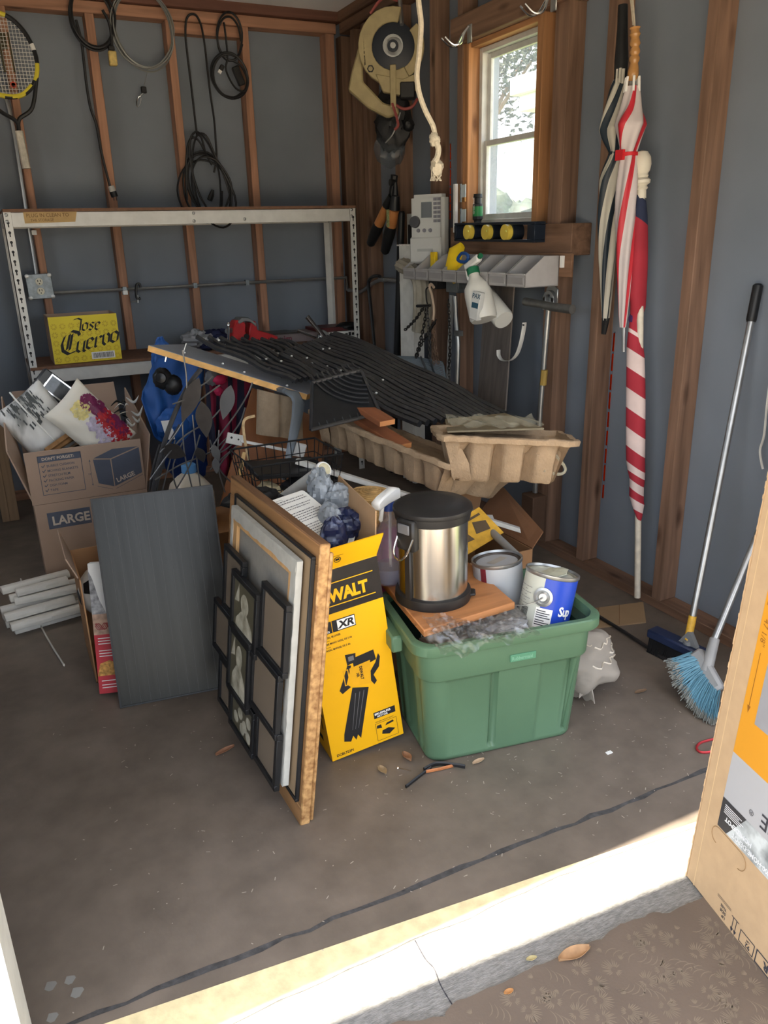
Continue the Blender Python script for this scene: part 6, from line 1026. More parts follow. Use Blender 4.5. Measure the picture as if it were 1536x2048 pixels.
leaf((0.73,3.2,1.021),(0.645,3.22,0.841),.034); leaf((0.725,3.18,0.928),(0.732,3.18,0.772),.034); leaf((0.859,3.2,0.977),(0.811,3.2,0.835),.03,m_iron); leaf((0.752,3.17,0.746),(0.77,3.17,0.664),.018,m_ironl); leaf((0.553,3.22,0.748),(0.646,3.22,0.698),.036); leaf((0.753,3.16,0.691),(0.754,3.16,0.619),.016,m_ironl); leaf((0.693,3.2,0.733),(0.714,3.2,0.665),.022)
# board with shelf bracket, mats
A,B=V3((0.606,3.55,1.124)),V3((1.175,3.15,0.913)); e_=(B-A).normalized(); hz=V3((.33,.504,-.076)); hz=(hz-e_*hz.dot(e_)).normalized(); Wb=.42; t=thing('grey_shelf_board','grey topped wooden shelf board with raw pine edge tilted on the pile','shelf board',(A+B)/2); nb_=e_.cross(hz).normalized(); nb_= nb_ if nb_.z>0 else -nb_
Bd=Fr(A,e_,hz); L=(B-A).length; b=MB(); b.fbox(Bd,0,L,0,Wb,-.002,.0); obj('grey_top',b,M('grey painted board',(140,147,158),.45,0,.1,5),t); b=MB(); b.fbox(Bd,0,L,.0,Wb,-.027,-.002); obj('pine_core',b,wood('raw pine edge',(226,178,112),0,.18,.6,30,3,False),t,bev=.001)
for x,y in ((.13,.09),(.42,.06),(.62,.05),(.3,.12)): b=MB(); b.blob(Bd.p(x,y,.003),(.006,.005,.004),1,.3,2,8,6); obj('plaster_crumb',b,m_white,t)
b=MB(); b.rod(Bd.p(.14,.04,-.03),Bd.p(.145,.045,.05),.0025,6); obj('nail',b,m_steel,t); b=MB(); b.rod(Bd.p(.08,.02,-.05),Bd.p(.08,.02,-.02),.004,6); obj('screw',b,m_chrome,t)
b=MB(); K=[V3(q) for q in [(1.081,3.17,0.933),(1.118,3.15,0.915),(1.121,3.12,0.885),(1.095,3.08,0.831),(1.055,3.04,0.75),(1.01,3,0.659),(0.986,2.98,0.603)]]; 
b.tube(K,[.012,.026,.028,.024,.019,.013,.010],8,flat=.55,up=(1,0,0)); b.tube([K[0],Bd.p(L*.72,.1,-.035)],[.014,.012],6); obj('shelf_bracket',b,M('grey painted bracket',(112,120,128),.45,.3,.08),t)
m_mat=M('black rubber mat',(42,43,46),.3,0,.3,30,.12,150,spec=.6)
def mat(name,label,P00,P10,P01,P11,n,r,sag,seed):
    # ribs run from edge P0x to edge P1x
    P00,P10,P01,P11=map(V3,(P00,P10,P01,P11)); t=thing(name,label,'mat',(P00+P11)/2); random.seed(seed)
    for k in range(n):
        v=k/(n-1); A=P00.lerp(P01,v); B=P10.lerp(P11,v); up_=((P10-P00).cross(P01-P00)).normalized(); up_=up_ if up_.z>0 else -up_
        pts=[]
        for i in range(15): s_=i/14; pts.append(A.lerp(B,s_)+up_*(sag(s_,v)+.006*math.sin(s_*13+k*.35+seed)+.006*noise.noise(V3((s_*6,v*9,seed)))))
        b=MB(); b.tube([p+up_*.0 for p in pts],r*.98,6,flat=1.1,up=up_+(B-A).normalized()*.0+(P01-P00).normalized()*1.0); o=obj('mat_rib',b,m_mat,t,ang=30)
    b=MB()
    for s_ in (.06,.22,.38,.54,.7,.86,.97):
        pts=[]
        for k in range(n): v=k/(n-1); A=P00.lerp(P01,v); B=P10.lerp(P11,v); pts.append(A.lerp(B,s_)+up_*(sag(s_,v)-.006))
        b.tube(pts,.006,4)
    obj('cross_ties',b,m_mat,t)
    for k in range(6):
        s_,v=random.uniform(.1,.98),random.uniform(.0,.9); A=P00.lerp(P01,v); B=P10.lerp(P11,v); b=MB(); b.blob(A.lerp(B,s_)+up_*(sag(s_,v)+r*1.5),(.006,.005,.004),k,.3,2,8,6); obj('white_crumb',b,m_whited,t)
    return t
mat('black_ribbed_mat','black ribbed rubber mat on the grey shelf board, left one',(0.829,3.62,1.112),(1.128,3.17,0.949),(1.389,4.1,1.018),(1.405,3.4,0.937),9,.0125,lambda s,v:.018+.012*math.sin(s*3.1)*v,2)
mat('black_ribbed_mat','black ribbed rubber mat sloping down over pulp trays, right one',(1.197,3.55,1.007),(1.482,2.72,0.817),(1.726,4.15,1.019),(2.182,3.12,0.71),14,.0145,lambda s,v:.020+.016*math.sin(min(1,s*1.2)*3.1)*(.3+.7*v)-.015*s*s,7)
# arc pattern grille
t=thing('black_arc_grille','black plastic grille mat with curved arc slots hanging under the right mat','grille',(1.283,2.95,0.867)); P=[V3((1.072,2.86,0.828)),V3((1.358,2.82,0.869)),V3((1.366,3.02,0.99)),V3((1.149,3.02,0.984))]; g=Fr(P[0],P[1]-P[0],P[3]-P[0]); 
gq=[((p-P[0]).dot(g.u),(p-P[0]).dot(g.v)) for p in P]; b=MB(); b.prism(g,gq,-.012,-.004); obj('grille_sheet',b,m_rubber,t)
b=MB()
for a,c_ in zip(gq,gq[1:]+gq[:1]): b.rod(g.p(*a,0),g.p(*c_,0),.008,6)
obj('grille_rim',b,m_mat,t)
for k in range(9):
    b=MB(); r0=.05+k*.022; pts=[]
    for i in range(11):
        a=math.radians(185+80*i/10); x,y=gq[2][0]+.03+r0*1.05*math.cos(a),gq[2][1]+.05+r0*math.sin(a)
        if .012<x<gq[1][0] and y>.02+x*.0: pts.append(g.p(x,y,.002))
    if len(pts)>2: b.tube(pts,.005,5); obj('arc_rib',b,m_mat,t)
for k in range(9):
    q0=V3(g.p(.008+gq[1][0]*k/9,.004,.0)); b=MB(); b.rod(q0,q0+g.v*.022,.003,4); obj('edge_rib',b,m_mat,t)
    
# moulded pulp trays
m_pulp=M('moulded paper pulp',(166,142,114),.95,0,.1,25,.9,110,detail=6)
def tray(name,label,O,u,v,Lu,Lv,H,nu,nv,tap=.2,rim=.02):
    O,u,v=V3(O),V3(u).normalized(),V3(v); v=(v-u*v.dot(u)).normalized(); n=u.cross(v); 
    if n.z<0: n=-n
    t=thing(name,label,'packing tray',O+u*Lu/2+v*Lv/2-n*H); per=[]; S=10
    def side(cnt,L): 
        return [(k/(cnt*S)*L,k%S/S) for k in range(cnt*S)]
    def prof(ph): 
        # trapezoid flute: 0 proud .. 1 recessed
        x=ph; return 0 if x<.55 else min(1,(x-.55)/.12) if x<.78 else max(0,1-(x-.78)/.14)
    pts=[]
    for L,cnt,o_,d,i_ in ((Lu,nu,(0,0),(1,0),(0,1)),(Lv,nv,(Lu,0),(0,1),(-1,0)),(Lu,nu,(Lu,Lv),(-1,0),(0,-1)),(Lv,nv,(0,Lv),(0,-1),(1,0))):
        for s_,ph in side(cnt,L): pts.append((o_[0]+d[0]*s_,o_[1]+d[1]*s_,i_,prof(ph),min(s_,L-s_)))
    N=len(pts); b=MB(); k0=0
    rows=[(-rim,-.022,0,0),(-rim-.004,-.004,0,0),(-rim,.0,0,0),(0,0,0,0),(.002,-.018,0,.0),(.004,-.024,.25,.1),(.006,-.034,.62,.18),(.008,-.2*H-.02,.85,.3),(.012,-.6*H,1,.6),(.014,-.92*H,1,.92),(.024,-H,.9,1.0)]
    for off,z,fl,tp in rows:
        for x,y,i_,p,ed in pts:
            q=off+fl*.07*p*min(1,ed/.03)+tp*tap*H; cx,cy_=Lu/2,Lv/2
            X=x+i_[0]*q; Y_=y+i_[1]*q
            # shift the corner along too
            X=max(off+tp*tap*H,min(Lu-off-tp*tap*H,X)); Y_=max(off+tp*tap*H,min(Lv-off-tp*tap*H,Y_))
            w_=.004*noise.noise(V3((x*30,y*30,z*30)))
            b.v.append(O+u*(X+w_)+v*(Y_+w_)+n*(z+w_+(.006*noise.noise(V3((x*9,y*9,3))) if off<.005 else 0)))
    for i in range(len(rows)-1):
        for j in range(N): b.face((i*N+j,(i+1)*N+j,(i+1)*N+(j+1)%N,i*N+(j+1)%N))
    b.face([(len(rows)-1)*N+j for j in range(N)])
    obj('fluted_wall',b,m_pulp,t,ang=55); b=MB(); f=Fr(O,u,v) if u.cross(v).z>0 else Fr(O+u*Lu,-u,v)
    b.grid(lambda a,c: O+u*(Lu*(.01+.98*a))+v*(Lv*(.01+.98*c))+n*(-.02-.05*max(0,math.sin(a*nu*3.14)*math.sin(c*nv*3.14))**2),24,20,.004); obj('cup_bed',b,m_pulp,t); return t
tA=tray('pulp_packing_tray','tan moulded pulp tray lit at the right end, top one of stack',(1.367,2.33,0.88),(.437,-.2,-.036),(.2,.44,-.05),.465,.25,.172,4,2)
tB=tray('pulp_packing_tray','long tan moulded pulp tray slanting down below the top tray',(1.397,2.36,0.766),(.39,.10,-.13),(-.43,.85,.15),.42,.85,.125,3,7,.3)
b=MB(); 
P=[V3(q) for q in [(0.99,3.27,0.935),(1.166,3.2,0.88),(1.16,3.2,0.702),(0.966,3.26,0.742)]]
t=thing('pulp_packing_sheet','smooth fluted grey pulp panel standing left of the shelf bracket','packing tray',(P[2]+P[3])/2); 
b.grid(lambda a,c:(P[3].lerp(P[2],a)).lerp(P[0].lerp(P[1],a),c)+V3((-.2,-.9,.1))*(.028*abs(math.sin(a*6.28*1.0))**.5),40,8,.01); obj('fluted_panel',b,M('grey shaded pulp',(150,132,110),.95,0,.1,25,.5,110),t)  # pulp colour greyed and darkened to stand in for shade
# lumber offcuts, film, white trim, rake head, tray on top
m_red=M('fresh red lumber',(190,118,74),.6,0,.2,20,st=(1,1,6))
for A,B,nm in (((1.361,2.62,0.774),(1.331,2.95,0.823),'reddish lumber offcut sticking out toward the front above the long tray'),((1.331,2.7,0.855),(1.307,3,0.898),'reddish lumber offcut lying higher, just beneath the right mat')):
    A,B=V3(A),V3(B); f=Fr(B,A-B,V3((.9,-.1,0))); b=MB(); L=(A-B).length; b.fbox(f,0,L,-.035,.035,-.011,.011); o=obj('lumber_offcut',b,wood('red brown lumber',(150,92,60),1,.2,.6,20,2,False) if 'front' in nm else bpy.data.materials['red brown lumber'],label=nm,cat='lumber',bev=.001); b=MB(); b.rect(Fr(f.p(L,0,0),f.v,f.n),-.034,-.010,.034,.010,.0008); obj('sawn_end',b,M('sawn end grain',(216,146,90),.7) if 'front' in nm else bpy.data.materials['sawn end grain'],o)
b=MB(); b.slab((1.437,2.42,0.866),(1.765,2.28,0.864),(1.911,2.74,0.818),(1.662,2.82,0.807),.006); obj('tan_chipboard_sheet',b,M('tan chipboard',(150,136,108),.7),label='thin tan chipboard sheet lying on the top pulp tray',cat='board')
t=thing('clear_wrap_film','loose clear plastic wrap with hanging loop on the top pulp tray','plastic wrap',(1.878,2.55,0.807)); b=MB(); m_yf=M('yellowed clear film',(200,194,170),.15,0,.1,8,alpha=.35)
b.grid(lambda a,c: V3((1.434,2.38,0.875)).lerp(V3((1.742,2.25,0.865)),a)+V3((.07,.17,.0))*c+V3((0,0,.008+.010*(1-2*abs(noise.noise(V3((a*5,c*3,2)))))+.006*math.sin(a*19+c*7))),40,18); obj('film_sheet',b,m_yf,t,ang=25); b=MB(); b.tube(spl([(1.746,2.2,0.792),(1.777,2.2,0.763),(1.809,2.2,0.72),(1.789,2.2,0.704),(1.739,2.2,0.716),(1.711,2.2,0.731)],6),.006,6,flat=.4); obj('film_loop',b,m_yf,t)
b=MB(); b.slab((0.969,2.78,0.723),(1.678,2.28,0.467),(1.673,2.28,0.485),(0.974,2.78,0.742),.035); obj('long_white_trim',b,m_whited,label='long thin white trim board slanting below the pulp trays',cat='trim board')
t=thing('grey_leaf_rake','grey plastic leaf rake head lying behind the black mats','rake',(1.996,3.7,0.851)); m_rk=M('blue grey rake plastic',(112,122,130),.5,0,.1)
R0=V3((1.889,4,0.9)); 
for k in range(14):
    v=k/13; A=V3((1.967,4,0.905)).lerp(V3((1.917,3.72,0.9)),v); B=V3((2.311,3.95,0.846)).lerp(V3((2.069,3.5,0.801)),v); b=MB(); b.tube([A,A.lerp(B,.5)+V3((0,0,.012)),B,B+V3((.012,0,-.03))],.0036,5,flat=.6); obj('rake_tine',b,m_rk,t)
for s_ in (.62,.78): b=MB(); b.tube([V3((1.967,4,0.905)).lerp(V3((2.311,3.95,0.846)),s_)+V3((0,0,.012)),V3((1.917,3.72,0.9)).lerp(V3((2.069,3.5,0.801)),s_)+V3((0,0,.014))],.013,6,flat=.4); obj('cross_band',b,m_rk,t)
# ---------------- floor items ----------------
t=thing('patterned_cloth','bundle of grey cloth with cream scroll pattern on floor right of tote','cloth',(1.69,1.90,0)); m_cl=M('grey cotton cloth',(152,144,134),.9,0,.06,6)
def bl(d): return 1+.30*noise.noise(d*1.7+V3((3,1,0)))+.10*(1-2*abs(noise.noise(d*3.3)))
CC=V3((1.68,1.93,.10)); b=MB(); n,m=44,28; k0=0; rad=V3((.14,.12,.105))
for i in range(m+1):
    th=math.pi*i/m
    for j in range(n):
        ph=6.283185*j/n; d=V3((math.sin(th)*math.cos(ph),math.sin(th)*math.sin(ph),math.cos(th))); k=bl(d); b.v.append(V3((CC.x+d.x*rad.x*k,CC.y+d.y*rad.y*k,max(.002,CC.z+d.z*rad.z*k))))
for i in range(m):
    for j in range(n): b.face((i*n+j,(i+1)*n+j,(i+1)*n+(j+1)%n,i*n+(j+1)%n))
obj('cloth_bundle',b,m_cl,t,ang=75)
def onc(th,ph): d=V3((math.sin(th)*math.cos(ph),math.sin(th)*math.sin(ph),math.cos(th))); k=bl(d)*1.01; return V3((CC.x+d.x*rad.x*k,CC.y+d.y*rad.y*k,CC.z+d.z*rad.z*k))
for th0,ph0 in ((.7,5.3),(1.1,5.9),(1.2,5.0),(1.5,6.3),(.5,4.2)):
    b=MB(); b.tube([onc(th0+.12*abs(math.sin(i*.55)),ph0-.5+i*.07) for i in range(16)],.0035,5,flat=.5); obj('scroll_print',b,M('cream scroll print',(222,212,196),.8) if th0==.7 else bpy.data.materials['cream scroll print'],t)
b=MB(); b.grid(lambda u,v: V3((1.644,1.882,0)).lerp(V3((1.638,1.775,0)),u)+V3((.03*v*math.cos(v*3),.09*v,.012+.07*math.sin(v*2.2)+.012*math.sin(u*9))),14,14,.004); b.grid(lambda u,v:(1.60+.05*u+.03*math.sin(v*5.5)*v,1.81+.03*v-.0*u,.03+.05*v+.03*math.cos(v*5.5)*u),14,14,.004); obj('cloth_folds',b,m_cl,t,ang=75)
t=thing('flat_cardboard_piece','flat piece of tan cardboard lying on floor by the right wall','cardboard',(2.167,2.279,0)); P=[(1.938,2.243,0),(2.237,2.156,0),(2.36,2.302,0),(2.072,2.375,0)]; b=MB(); b.hexa([V3(p) for p in P]+[V3(p)+V3((0,0,.006)) for p in P]); obj('cardboard_sheet',b,M('tan floor cardboard',(152,126,96),.85,0,.06),t)
for s_ in (.3,.62): A=V3(P[0]).lerp(V3(P[1]),s_)+V3((0,0,.0065)); B=V3(P[3]).lerp(V3(P[2]),s_)+V3((0,0,.0065)); b=MB(); b.rod(A,B,.0012,4); obj('fold_crease',b,m_kb,t)
b=MB(); b.tube([V3((2.085,2.423,0))+V3((0,0,.02)),V3((2.09,2.119,0))+V3((0,0,.012)),V3((2.077,1.859,0))+V3((0,0,.008))],.007,8); obj('black_floor_rod',b,M('dull black rod',(40,38,38),.5),label='long thin black rod lying on the floor behind the tote',cat='rod')
b=MB(); b.tube(spl([(1.873,1.449,0),(1.837,1.457,0),(1.797,1.46,0),(1.768,1.447,0),(1.762,1.427,0),(1.786,1.414,0),(1.832,1.412,0)],5),.004,6); o=obj('red_carabiner',b,M('red anodised',(190,60,66),.35,.5),label='small red carabiner on the floor by the big carton',cat='carabiner'); o.location.z+=.004
def dleaf(name,label,A,B,w_,col,curlz):
    A,B=V3(A),V3(B); u=B-A; L=u.length; s_=V3((-u.y,u.x,0)).normalized(); b=MB(); b.grid(lambda a,c: A+u*a+s_*((c-.5)*2*w_*math.sin(math.pi*min(1,a*.95+.03))**.8)+V3((0,0,.003+curlz*(abs(c-.5)*2)**2+curlz*.6*a*a)),12,6,.0008); obj(name,b,M(label[:20],col,.7,0,.2,40),label=label,cat='leaf')
dleaf('dry_leaf','dry tan leaf on the floor left of black collage frame',(0.415,2.132,0),(0.479,2.145,0),.010,(140,98,72),.008)
dleaf('dry_leaf','dry spotted leaf on the floor below the yellow blower carton',(0.848,1.838,0),(0.849,1.792,0),.012,(150,130,100),.006)
dleaf('dry_leaf','small brown leaf tucked at the left corner of the tote',(0.942,1.857,0),(0.943,1.806,0),.012,(150,112,84),.012)
dleaf('dry_leaf','pale leaf at front edge of the green tote',(1.108,1.712,0),(1.149,1.712,0),.008,(178,152,122),.006)
dleaf('dry_leaf','brown curled leaf on the floor right of grey cloth',(1.821,1.775,0),(1.864,1.766,0),.008,(110,86,64),.006)
dleaf('dry_leaf','large tan leaf lying on the patterned concrete edge',(0.904,1.032,0),(0.981,1.021,0),.016,(164,128,92),.012)
dleaf('dry_leaf','tiny yellow leaf on grey concrete by the crack',(0.842,1.068,0),(0.865,1.062,0),.006,(170,156,110),.004)
dleaf('dry_leaf','small orange leaf scrap at ragged concrete edge',(0.75,1.022,0),(0.771,1.019,0),.006,(170,120,70),.004)
t=thing('metal_scrap_bracket','black metal scrap piece with rusty strip lying in front of tote','scrap metal',(0.976,1.715,0)); b=MB(); P=[(0.875,1.711,0),(0.935,1.735,0),(0.983,1.752,0)]; b.tube([V3(p)+V3((0,0,.008)) for p in P],.007,6,flat=.5); b.tube(spl([V3(p)+V3((0,0,.012)) for p in [(0.958,1.751,0),(1.004,1.757,0),(1.046,1.729,0),(1.075,1.703,0)]],4),.008,6,flat=.5); obj('black_piece',b,m_black,t); b=MB(); b.tube([V3(p)+V3((0,0,.009)) for p in [(0.96,1.742,0),(1.004,1.733,0),(1.05,1.727,0)]],.006,6,flat=.5); obj('rusty_strip',b,M('orange rust',(166,104,62),.6,0,.2,60),t)
t=thing('bent_nail','short steel nail lying on the floor by the tote','nail',(0.906,1.793,0)); b=MB(); b.rod(V3((0.898,1.803,0))+V3((0,0,.003)),V3((0.925,1.772,0))+V3((0,0,.003)),.002,6); obj('shank',b,m_chrome,t); b=MB(); b.rod(V3((0.898,1.803,0))+V3((0,0,.004)),V3((0.896,1.805,0))+V3((0,0,.004)),.0045,8); obj('head',b,m_chrome,t)
b=MB(); A=V3((1.515,1.56,0)); b.box(A+V3((-.010,-.005,0)),A+V3((.010,.006,.003))); obj('white_scrap',b,m_white,label='little white rectangular paper scrap on open floor',cat='scrap')
random.seed(31); b=MB()
for k in range(700):
    x=random.uniform(-.1,1.9); y=random.uniform(1.3,2.6)
    if x<.7 and random.random()<.6: continue
    a=random.uniform(0,3.14); L=random.choice((.0015,.002,.003,.006)); w_=.0011
    u=V3((math.cos(a),math.sin(a),0)); v=V3((-u.y,u.x,0)); c=V3((x,y,.0012)); b.quad(c-u*L-v*w_,c+u*L-v*w_,c+u*L*.7+v*w_,c-u*L+v*w_)
obj('floor_specks',b,M('pale debris specks',(176,168,154),.8),label='pale flecks of debris scattered across the painted floor',cat='debris',kind='stuff')
b=MB()
for px,r in (((140,0)),((0,0))): pass
for c,r in zip([(-0.084,1.498,0),(-0.124,1.502,0),(-0.073,1.458,0),(-0.127,1.42,0)],(.012,.013,.014,.012)):
    b.flat(Fr(c,(1,0,0),(0,1,0)),[(r*math.cos(i*.7)*(1+.25*math.sin(i*3)),r*math.sin(i*.7)*(1+.2*math.cos(i*2))) for i in range(9)],.0012)
obj('paint_splat',b,M('grey paint splat',(132,132,128),.7),fl,kind='stuff')

# ---------------- big carton at the right foreground ----------------
BF=Fr((1.345,1.084,0),(-.068,-.296,0),(.079,0,1.112)); BW,BH,BD=.86,1.32,.34
t=thing('large_product_carton','tall brown product carton stood upside down at the right foreground','carton',(1.4,.7,0)); m_bl=M('orange carton print',(216,150,44),.45,0,.02); m_bg=M('light grey carton print',(176,176,178),.45,0,.02); m_bgd=M('grey carton print',(150,150,154),.45)
b=MB(); b.fbox(BF,0,BW,0,BH,-BD,0); obj('carton_body',b,m_kraftpale,t,bev=.003)
b=MB(); random.seed(1); y=0
while y<BH-.02: h_=random.uniform(.008,.02); w_=random.uniform(.0005,.0035); b.fbox(BF,-w_,.001,y,y+h_,-.004,.0006); y+=h_
obj('torn_edge',b,m_kraftpale,t,kind='stuff'); b=MB(); b.flat(BF,[(.030,.0),(.0325,.0),(.018,BH),(.0155,BH)],.0005); obj('crease_line',b,M('pale crease',(214,184,140),.8),t)
b=MB(); b.rect(BF,.068,.419,BW-.05,BH-.05,.0008); o1=obj('orange_panel',b,m_bl,t); b=MB(); b.rect(BF,.068,.296,BW-.05,.419,.0008); o2=obj('grey_panel',b,m_bg,t)
b=MB(); b.flat(BF,[(.112,.52),(BW-.1,.36+.16),(BW-.1,BH-.1),(.112,BH-.1)],.0012); obj('product_window',b,m_bgd,o1)
b=MB(); b.rect(BF,.068,.216,BW-.05,.296,.0008); 
m_gran=M('granite print',(190,196,198),.5,0,.6,18,col2=(206,212,212),lo=.35,hi=.6,detail=9); o3=obj('granite_strip',b,m_gran,t); b=MB(); b.flat(BF,[(.068,.216),(.10,.216),(.15,.296),(.068,.296)],.0012); obj('black_strip',b,M('dark strip print',(52,52,56),.5),o3)
UD=Fr(BF.p(0,0),-BF.u,-BF.v)       # upside-down lettering frame
b=MB(); text(b,'CALL 1-800-HOME-DEPOT',UD,-.30,-.236,.017,.02,.92,.0016); text(b,'HOME DEPOT',UD,-.185,-.268,.020,.04,.9,.0016) if 0 else text(b,'HOMEDEPOT',UD,-.18,-.255,.016,.04,.95,.0016); 
for k in range(5): b.rect(BF,.08,.262+k*.005,.13+.008*(k%3),.264+k*.005,.0016)
obj('strip_lettering',b,M('pale print',(232,234,236)),o3)
b=MB(); text(b,'®',UD,-.166,-.33,.02,.0,1,.0016); obj('registered_mark',b,m_ink,o2); b=MB(); text(b,'APPLIANCE',UD,-.50,-.343,.052,.0,.95,.0016) if 0 else text(b,'SPACE',UD,-.330,-.345,.05,.01,1.0,.0016); obj('large_lettering',b,m_ink,o2)
b=MB(); g=Fr(BF.p(.079,.70),BF.v,-BF.u); text(b,'47 1/8"',Fr(BF.p(.083,.76),BF.v*-1,BF.u),0,-.006,.022,.0,1,.0012); b.rect(BF,.0845,.545,.0865,.68,.0012); b.flat(BF,[(.0855,.532),(.08,.55),(.091,.55)],.0012); b.rect(BF,.075,.79,.077,.9,.0012); obj('dimension_mark',b,M('brown print',(150,96,30)),o1)
b=MB(); hp=[]
for a in range(0,181,15): hp.append((.127-.052+.020*math.cos(math.radians(a+90)),.190+.021*math.sin(math.radians(a+90))))
pts=[BF.p(x,y,.0012) for x,y in hp]; b.tube(pts,.0009,4); b.tube([BF.p(.155+.0+.022*math.cos(math.radians(a-90)),.188+.022*math.sin(math.radians(a-90)),.0012) for a in range(0,181,15)],.0009,4); b.tube([BF.p(.075,.211,.0008),BF.p(.155,.210,.0008)],.0007,4); obj('handle_perforation',b,M('crease brown',(150,118,80),.9),t)
b=MB()
for i,s_ in enumerate(('THIS','SIDE','UP')): text(b,s_,UD,-.152,-.030+i*-.0 -.012+.012*i-.0,.0105,.02,1,.001)
for k in range(2): b.rect(UD,-.165,-.052-k*.004,-.115,-.051-k*.004,.001)
for k in (0,1): b.rect(BF,.176+k*.011,.012,.178+k*.011,.044,.001); b.flat(BF,[(.172+k*.011,.016),(.182+k*.011,.016),(.177+k*.011,.004)],.001)
b.rect(BF,.17,.044,.196,.046,.001); b.outline(BF,.203,.006,.252,.039,.0022,.001); text(b,'92',UD,-.24,-.022,.016,.02,1,.001); text(b,'LBS',UD,-.236,-.031,.007,.02,1,.001); b.outline(BF,.258,.004,.33,.04,.003,.001); text(b,'R',UD,-.30,-.03,.026,.05,1,.001); text(b,'X',UD,-.325,-.03,.026,.05,1,.001); b.outline(BF,.336,.004,.42,.04,.003,.001); obj('handling_marks',b,m_ink,t)
# ---------------- dark panel, small carton, pasta box ----------------
m_brush=M('dark brushed panel',(36,36,35),.28,.8,.12,2,.06,40,(30,1,.6),spec=.6)
A,B=V3((.186,2.559,.002)),V3((.598,2.505,.002)); up_=V3((.019,.195,.715)); PF=Fr(A,B-A,up_); PL=(B-A).length; PH=.742
t=thing('dark_brushed_panel','dark grey brushed panel with thin black frame leaning on the cardboard','panel',(.4,2.58,0)); b=MB(); b.fbox(PF,.006,PL-.006,.006,PH-.006,-.02,-.001); obj('brushed_sheet',b,m_brush,t)
b=MB()
for q in ((0,PL,0,.006),(0,PL,PH-.006,PH),(0,.006,.006,PH-.006),(PL-.006,PL,.006,PH-.006)): b.fbox(PF,*q,-.03,.001)
obj('black_frame',b,m_black,t)
for k in range(1,12):
    x=.006+k*(PL-.012)/12; b=MB(); b.fbox(PF,x-.0006,x+.0006,.006,PH-.006,-.002,-.0004); obj('seam_line',b,M('panel seam',(58,58,58),.4,.6) if k==1 else bpy.data.materials['panel seam'],t)
t=thing('red_pasta_box','white and red pasta box standing left of the dark panel','box',(.16,2.66,0)); GF=Fr(V3((0.134,2.644,0))+V3((0,.03,.012)),(.054,-.016,0),(.012,.135,.47)); b=MB(); b.fbox(GF,0,.075,0,.475,-.045,0); bb=obj('box_body',b,m_paper,t,bev=.002)
b=MB(); b.rect(GF,0,0,.075,.215,.0006); obj('red_print',b,M('pasta red print',(186,52,62),.5),bb); b=MB(); b.rect(GF,0,.215,.075,.29,.0006); 
obj('sepia_print',b,M('sepia print',(170,140,120),.5,0,.3,50),bb); b=MB()
for k in range(4): b.tube([GF.p(.008+.06*i/10,.245+.012*math.sin(i*.9+k),.0015) for i in range(11)],.002,4)
obj('fork_picture',b,M('dull red print',(150,70,66),.5),bb); b=MB(); b.flat(GF,[(.0,.065),(.075,.065),(.075,.105),(.045,.12),(.012,.11)],.001); pb=obj('pasta_picture',b,M('golden pasta print',(190,140,70),.5,0,.5,90),bb)
b=MB()
for k,y in enumerate((.2,.19,.18,.155,.145,.135,.045,.03,.02)): b.rect(GF,.012,y,.06+.01*(k%3),y+.003,.001)
obj('white_print',b,m_whiteink,bb,kind='stuff'); b=MB(); b.flat(GF,[(0,.29),(.05,.29),(.03,.34),(.012,.42),(0,.45)],.0006); obj('grey_speckle_print',b,M('grey speckle print',(150,150,152),.6,0,.5,60),bb)  # grey speckled area on the white part of the front
t=thing('small_open_carton','small open cardboard carton standing behind the pasta box and panel','carton',(.25,2.95,0)); q0=V3((0.116,2.846,0)); b=MB()
x0,y0=.135,2.78; b.box((x0,y0,0),(x0+.005,y0+.32,.42)); b.box((x0,y0+.315,0),(x0+.4,y0+.32,.42)); b.box((x0+.395,y0,0),(x0+.4,y0+.32,.42)); b.box((x0,y0,0),(x0+.4,y0+.32,.005)); obj('carton_walls',b,M('warm kraft carton',(172,130,92),.85,0,.05),t); b=MB(); b.slab((x0,y0+.02,.42),(x0,y0+.32,.42),(x0-.03,y0+.30,.52),(x0-.03,y0+.02,.50),.004); obj('side_flap',b,m_kraftd,t)
t=thing('soccer_ball','black and white ball in the small carton behind the pasta box','ball',(.235,2.93,.2)); b=MB(); b.blob((.235,2.93,.30),(.105,.105,.105),1,0,1,24,16,sharp=False); bl=obj('ball_skin',b,m_white,t)
for k,(a,e_) in enumerate(((3.9,.5),(4.8,.15),(3.2,-.1),(4.3,1.1),(5.2,.9))):
    d=V3((math.cos(a)*math.cos(e_),math.sin(a)*math.cos(e_),math.sin(e_))); b=MB(); b.lathe(V3((.235,2.93,.30))+d*.0985,d,[(.034,-.002),(.03,.006),(0,.009)],5); obj('black_patch',b,m_blackink,bl)
# ---------------- moving box with cushions ----------------
m_mv=m_kraftd; X0,X1,Y0,Y1,ZB=.045,.535,3.65,4.1,.455; e=.006
t=thing('large_moving_box','large open moving box with printed checklist flap, cushions inside','moving box',((X0+X1)/2,(Y0+Y1)/2,0)); b=MB(); b.box((X0,Y0,0),(X1,Y0+e,ZB)); b.box((X0,Y1-e,0),(X1,Y1,ZB)); b.box((X0,Y0+e,0),(X0+e,Y1-e,ZB)); b.box((X1-e,Y0+e,0),(X1,Y1-e,ZB)); b.box((X0,Y0,0),(X1,Y1,e)); obj('box_walls',b,m_mv,t)
MF=Fr((X0,Y0,0),(1,0,0),(0,0,1)); FL=Fr((X0,Y0,ZB+.001),(1,0,0),(0,-.06,1)); b=MB(); b.fbox(FL,-.006,X1-X0-.003,0,.243,-.006,0); ffl=obj('front_flap',b,m_mv,t,bev=.001)
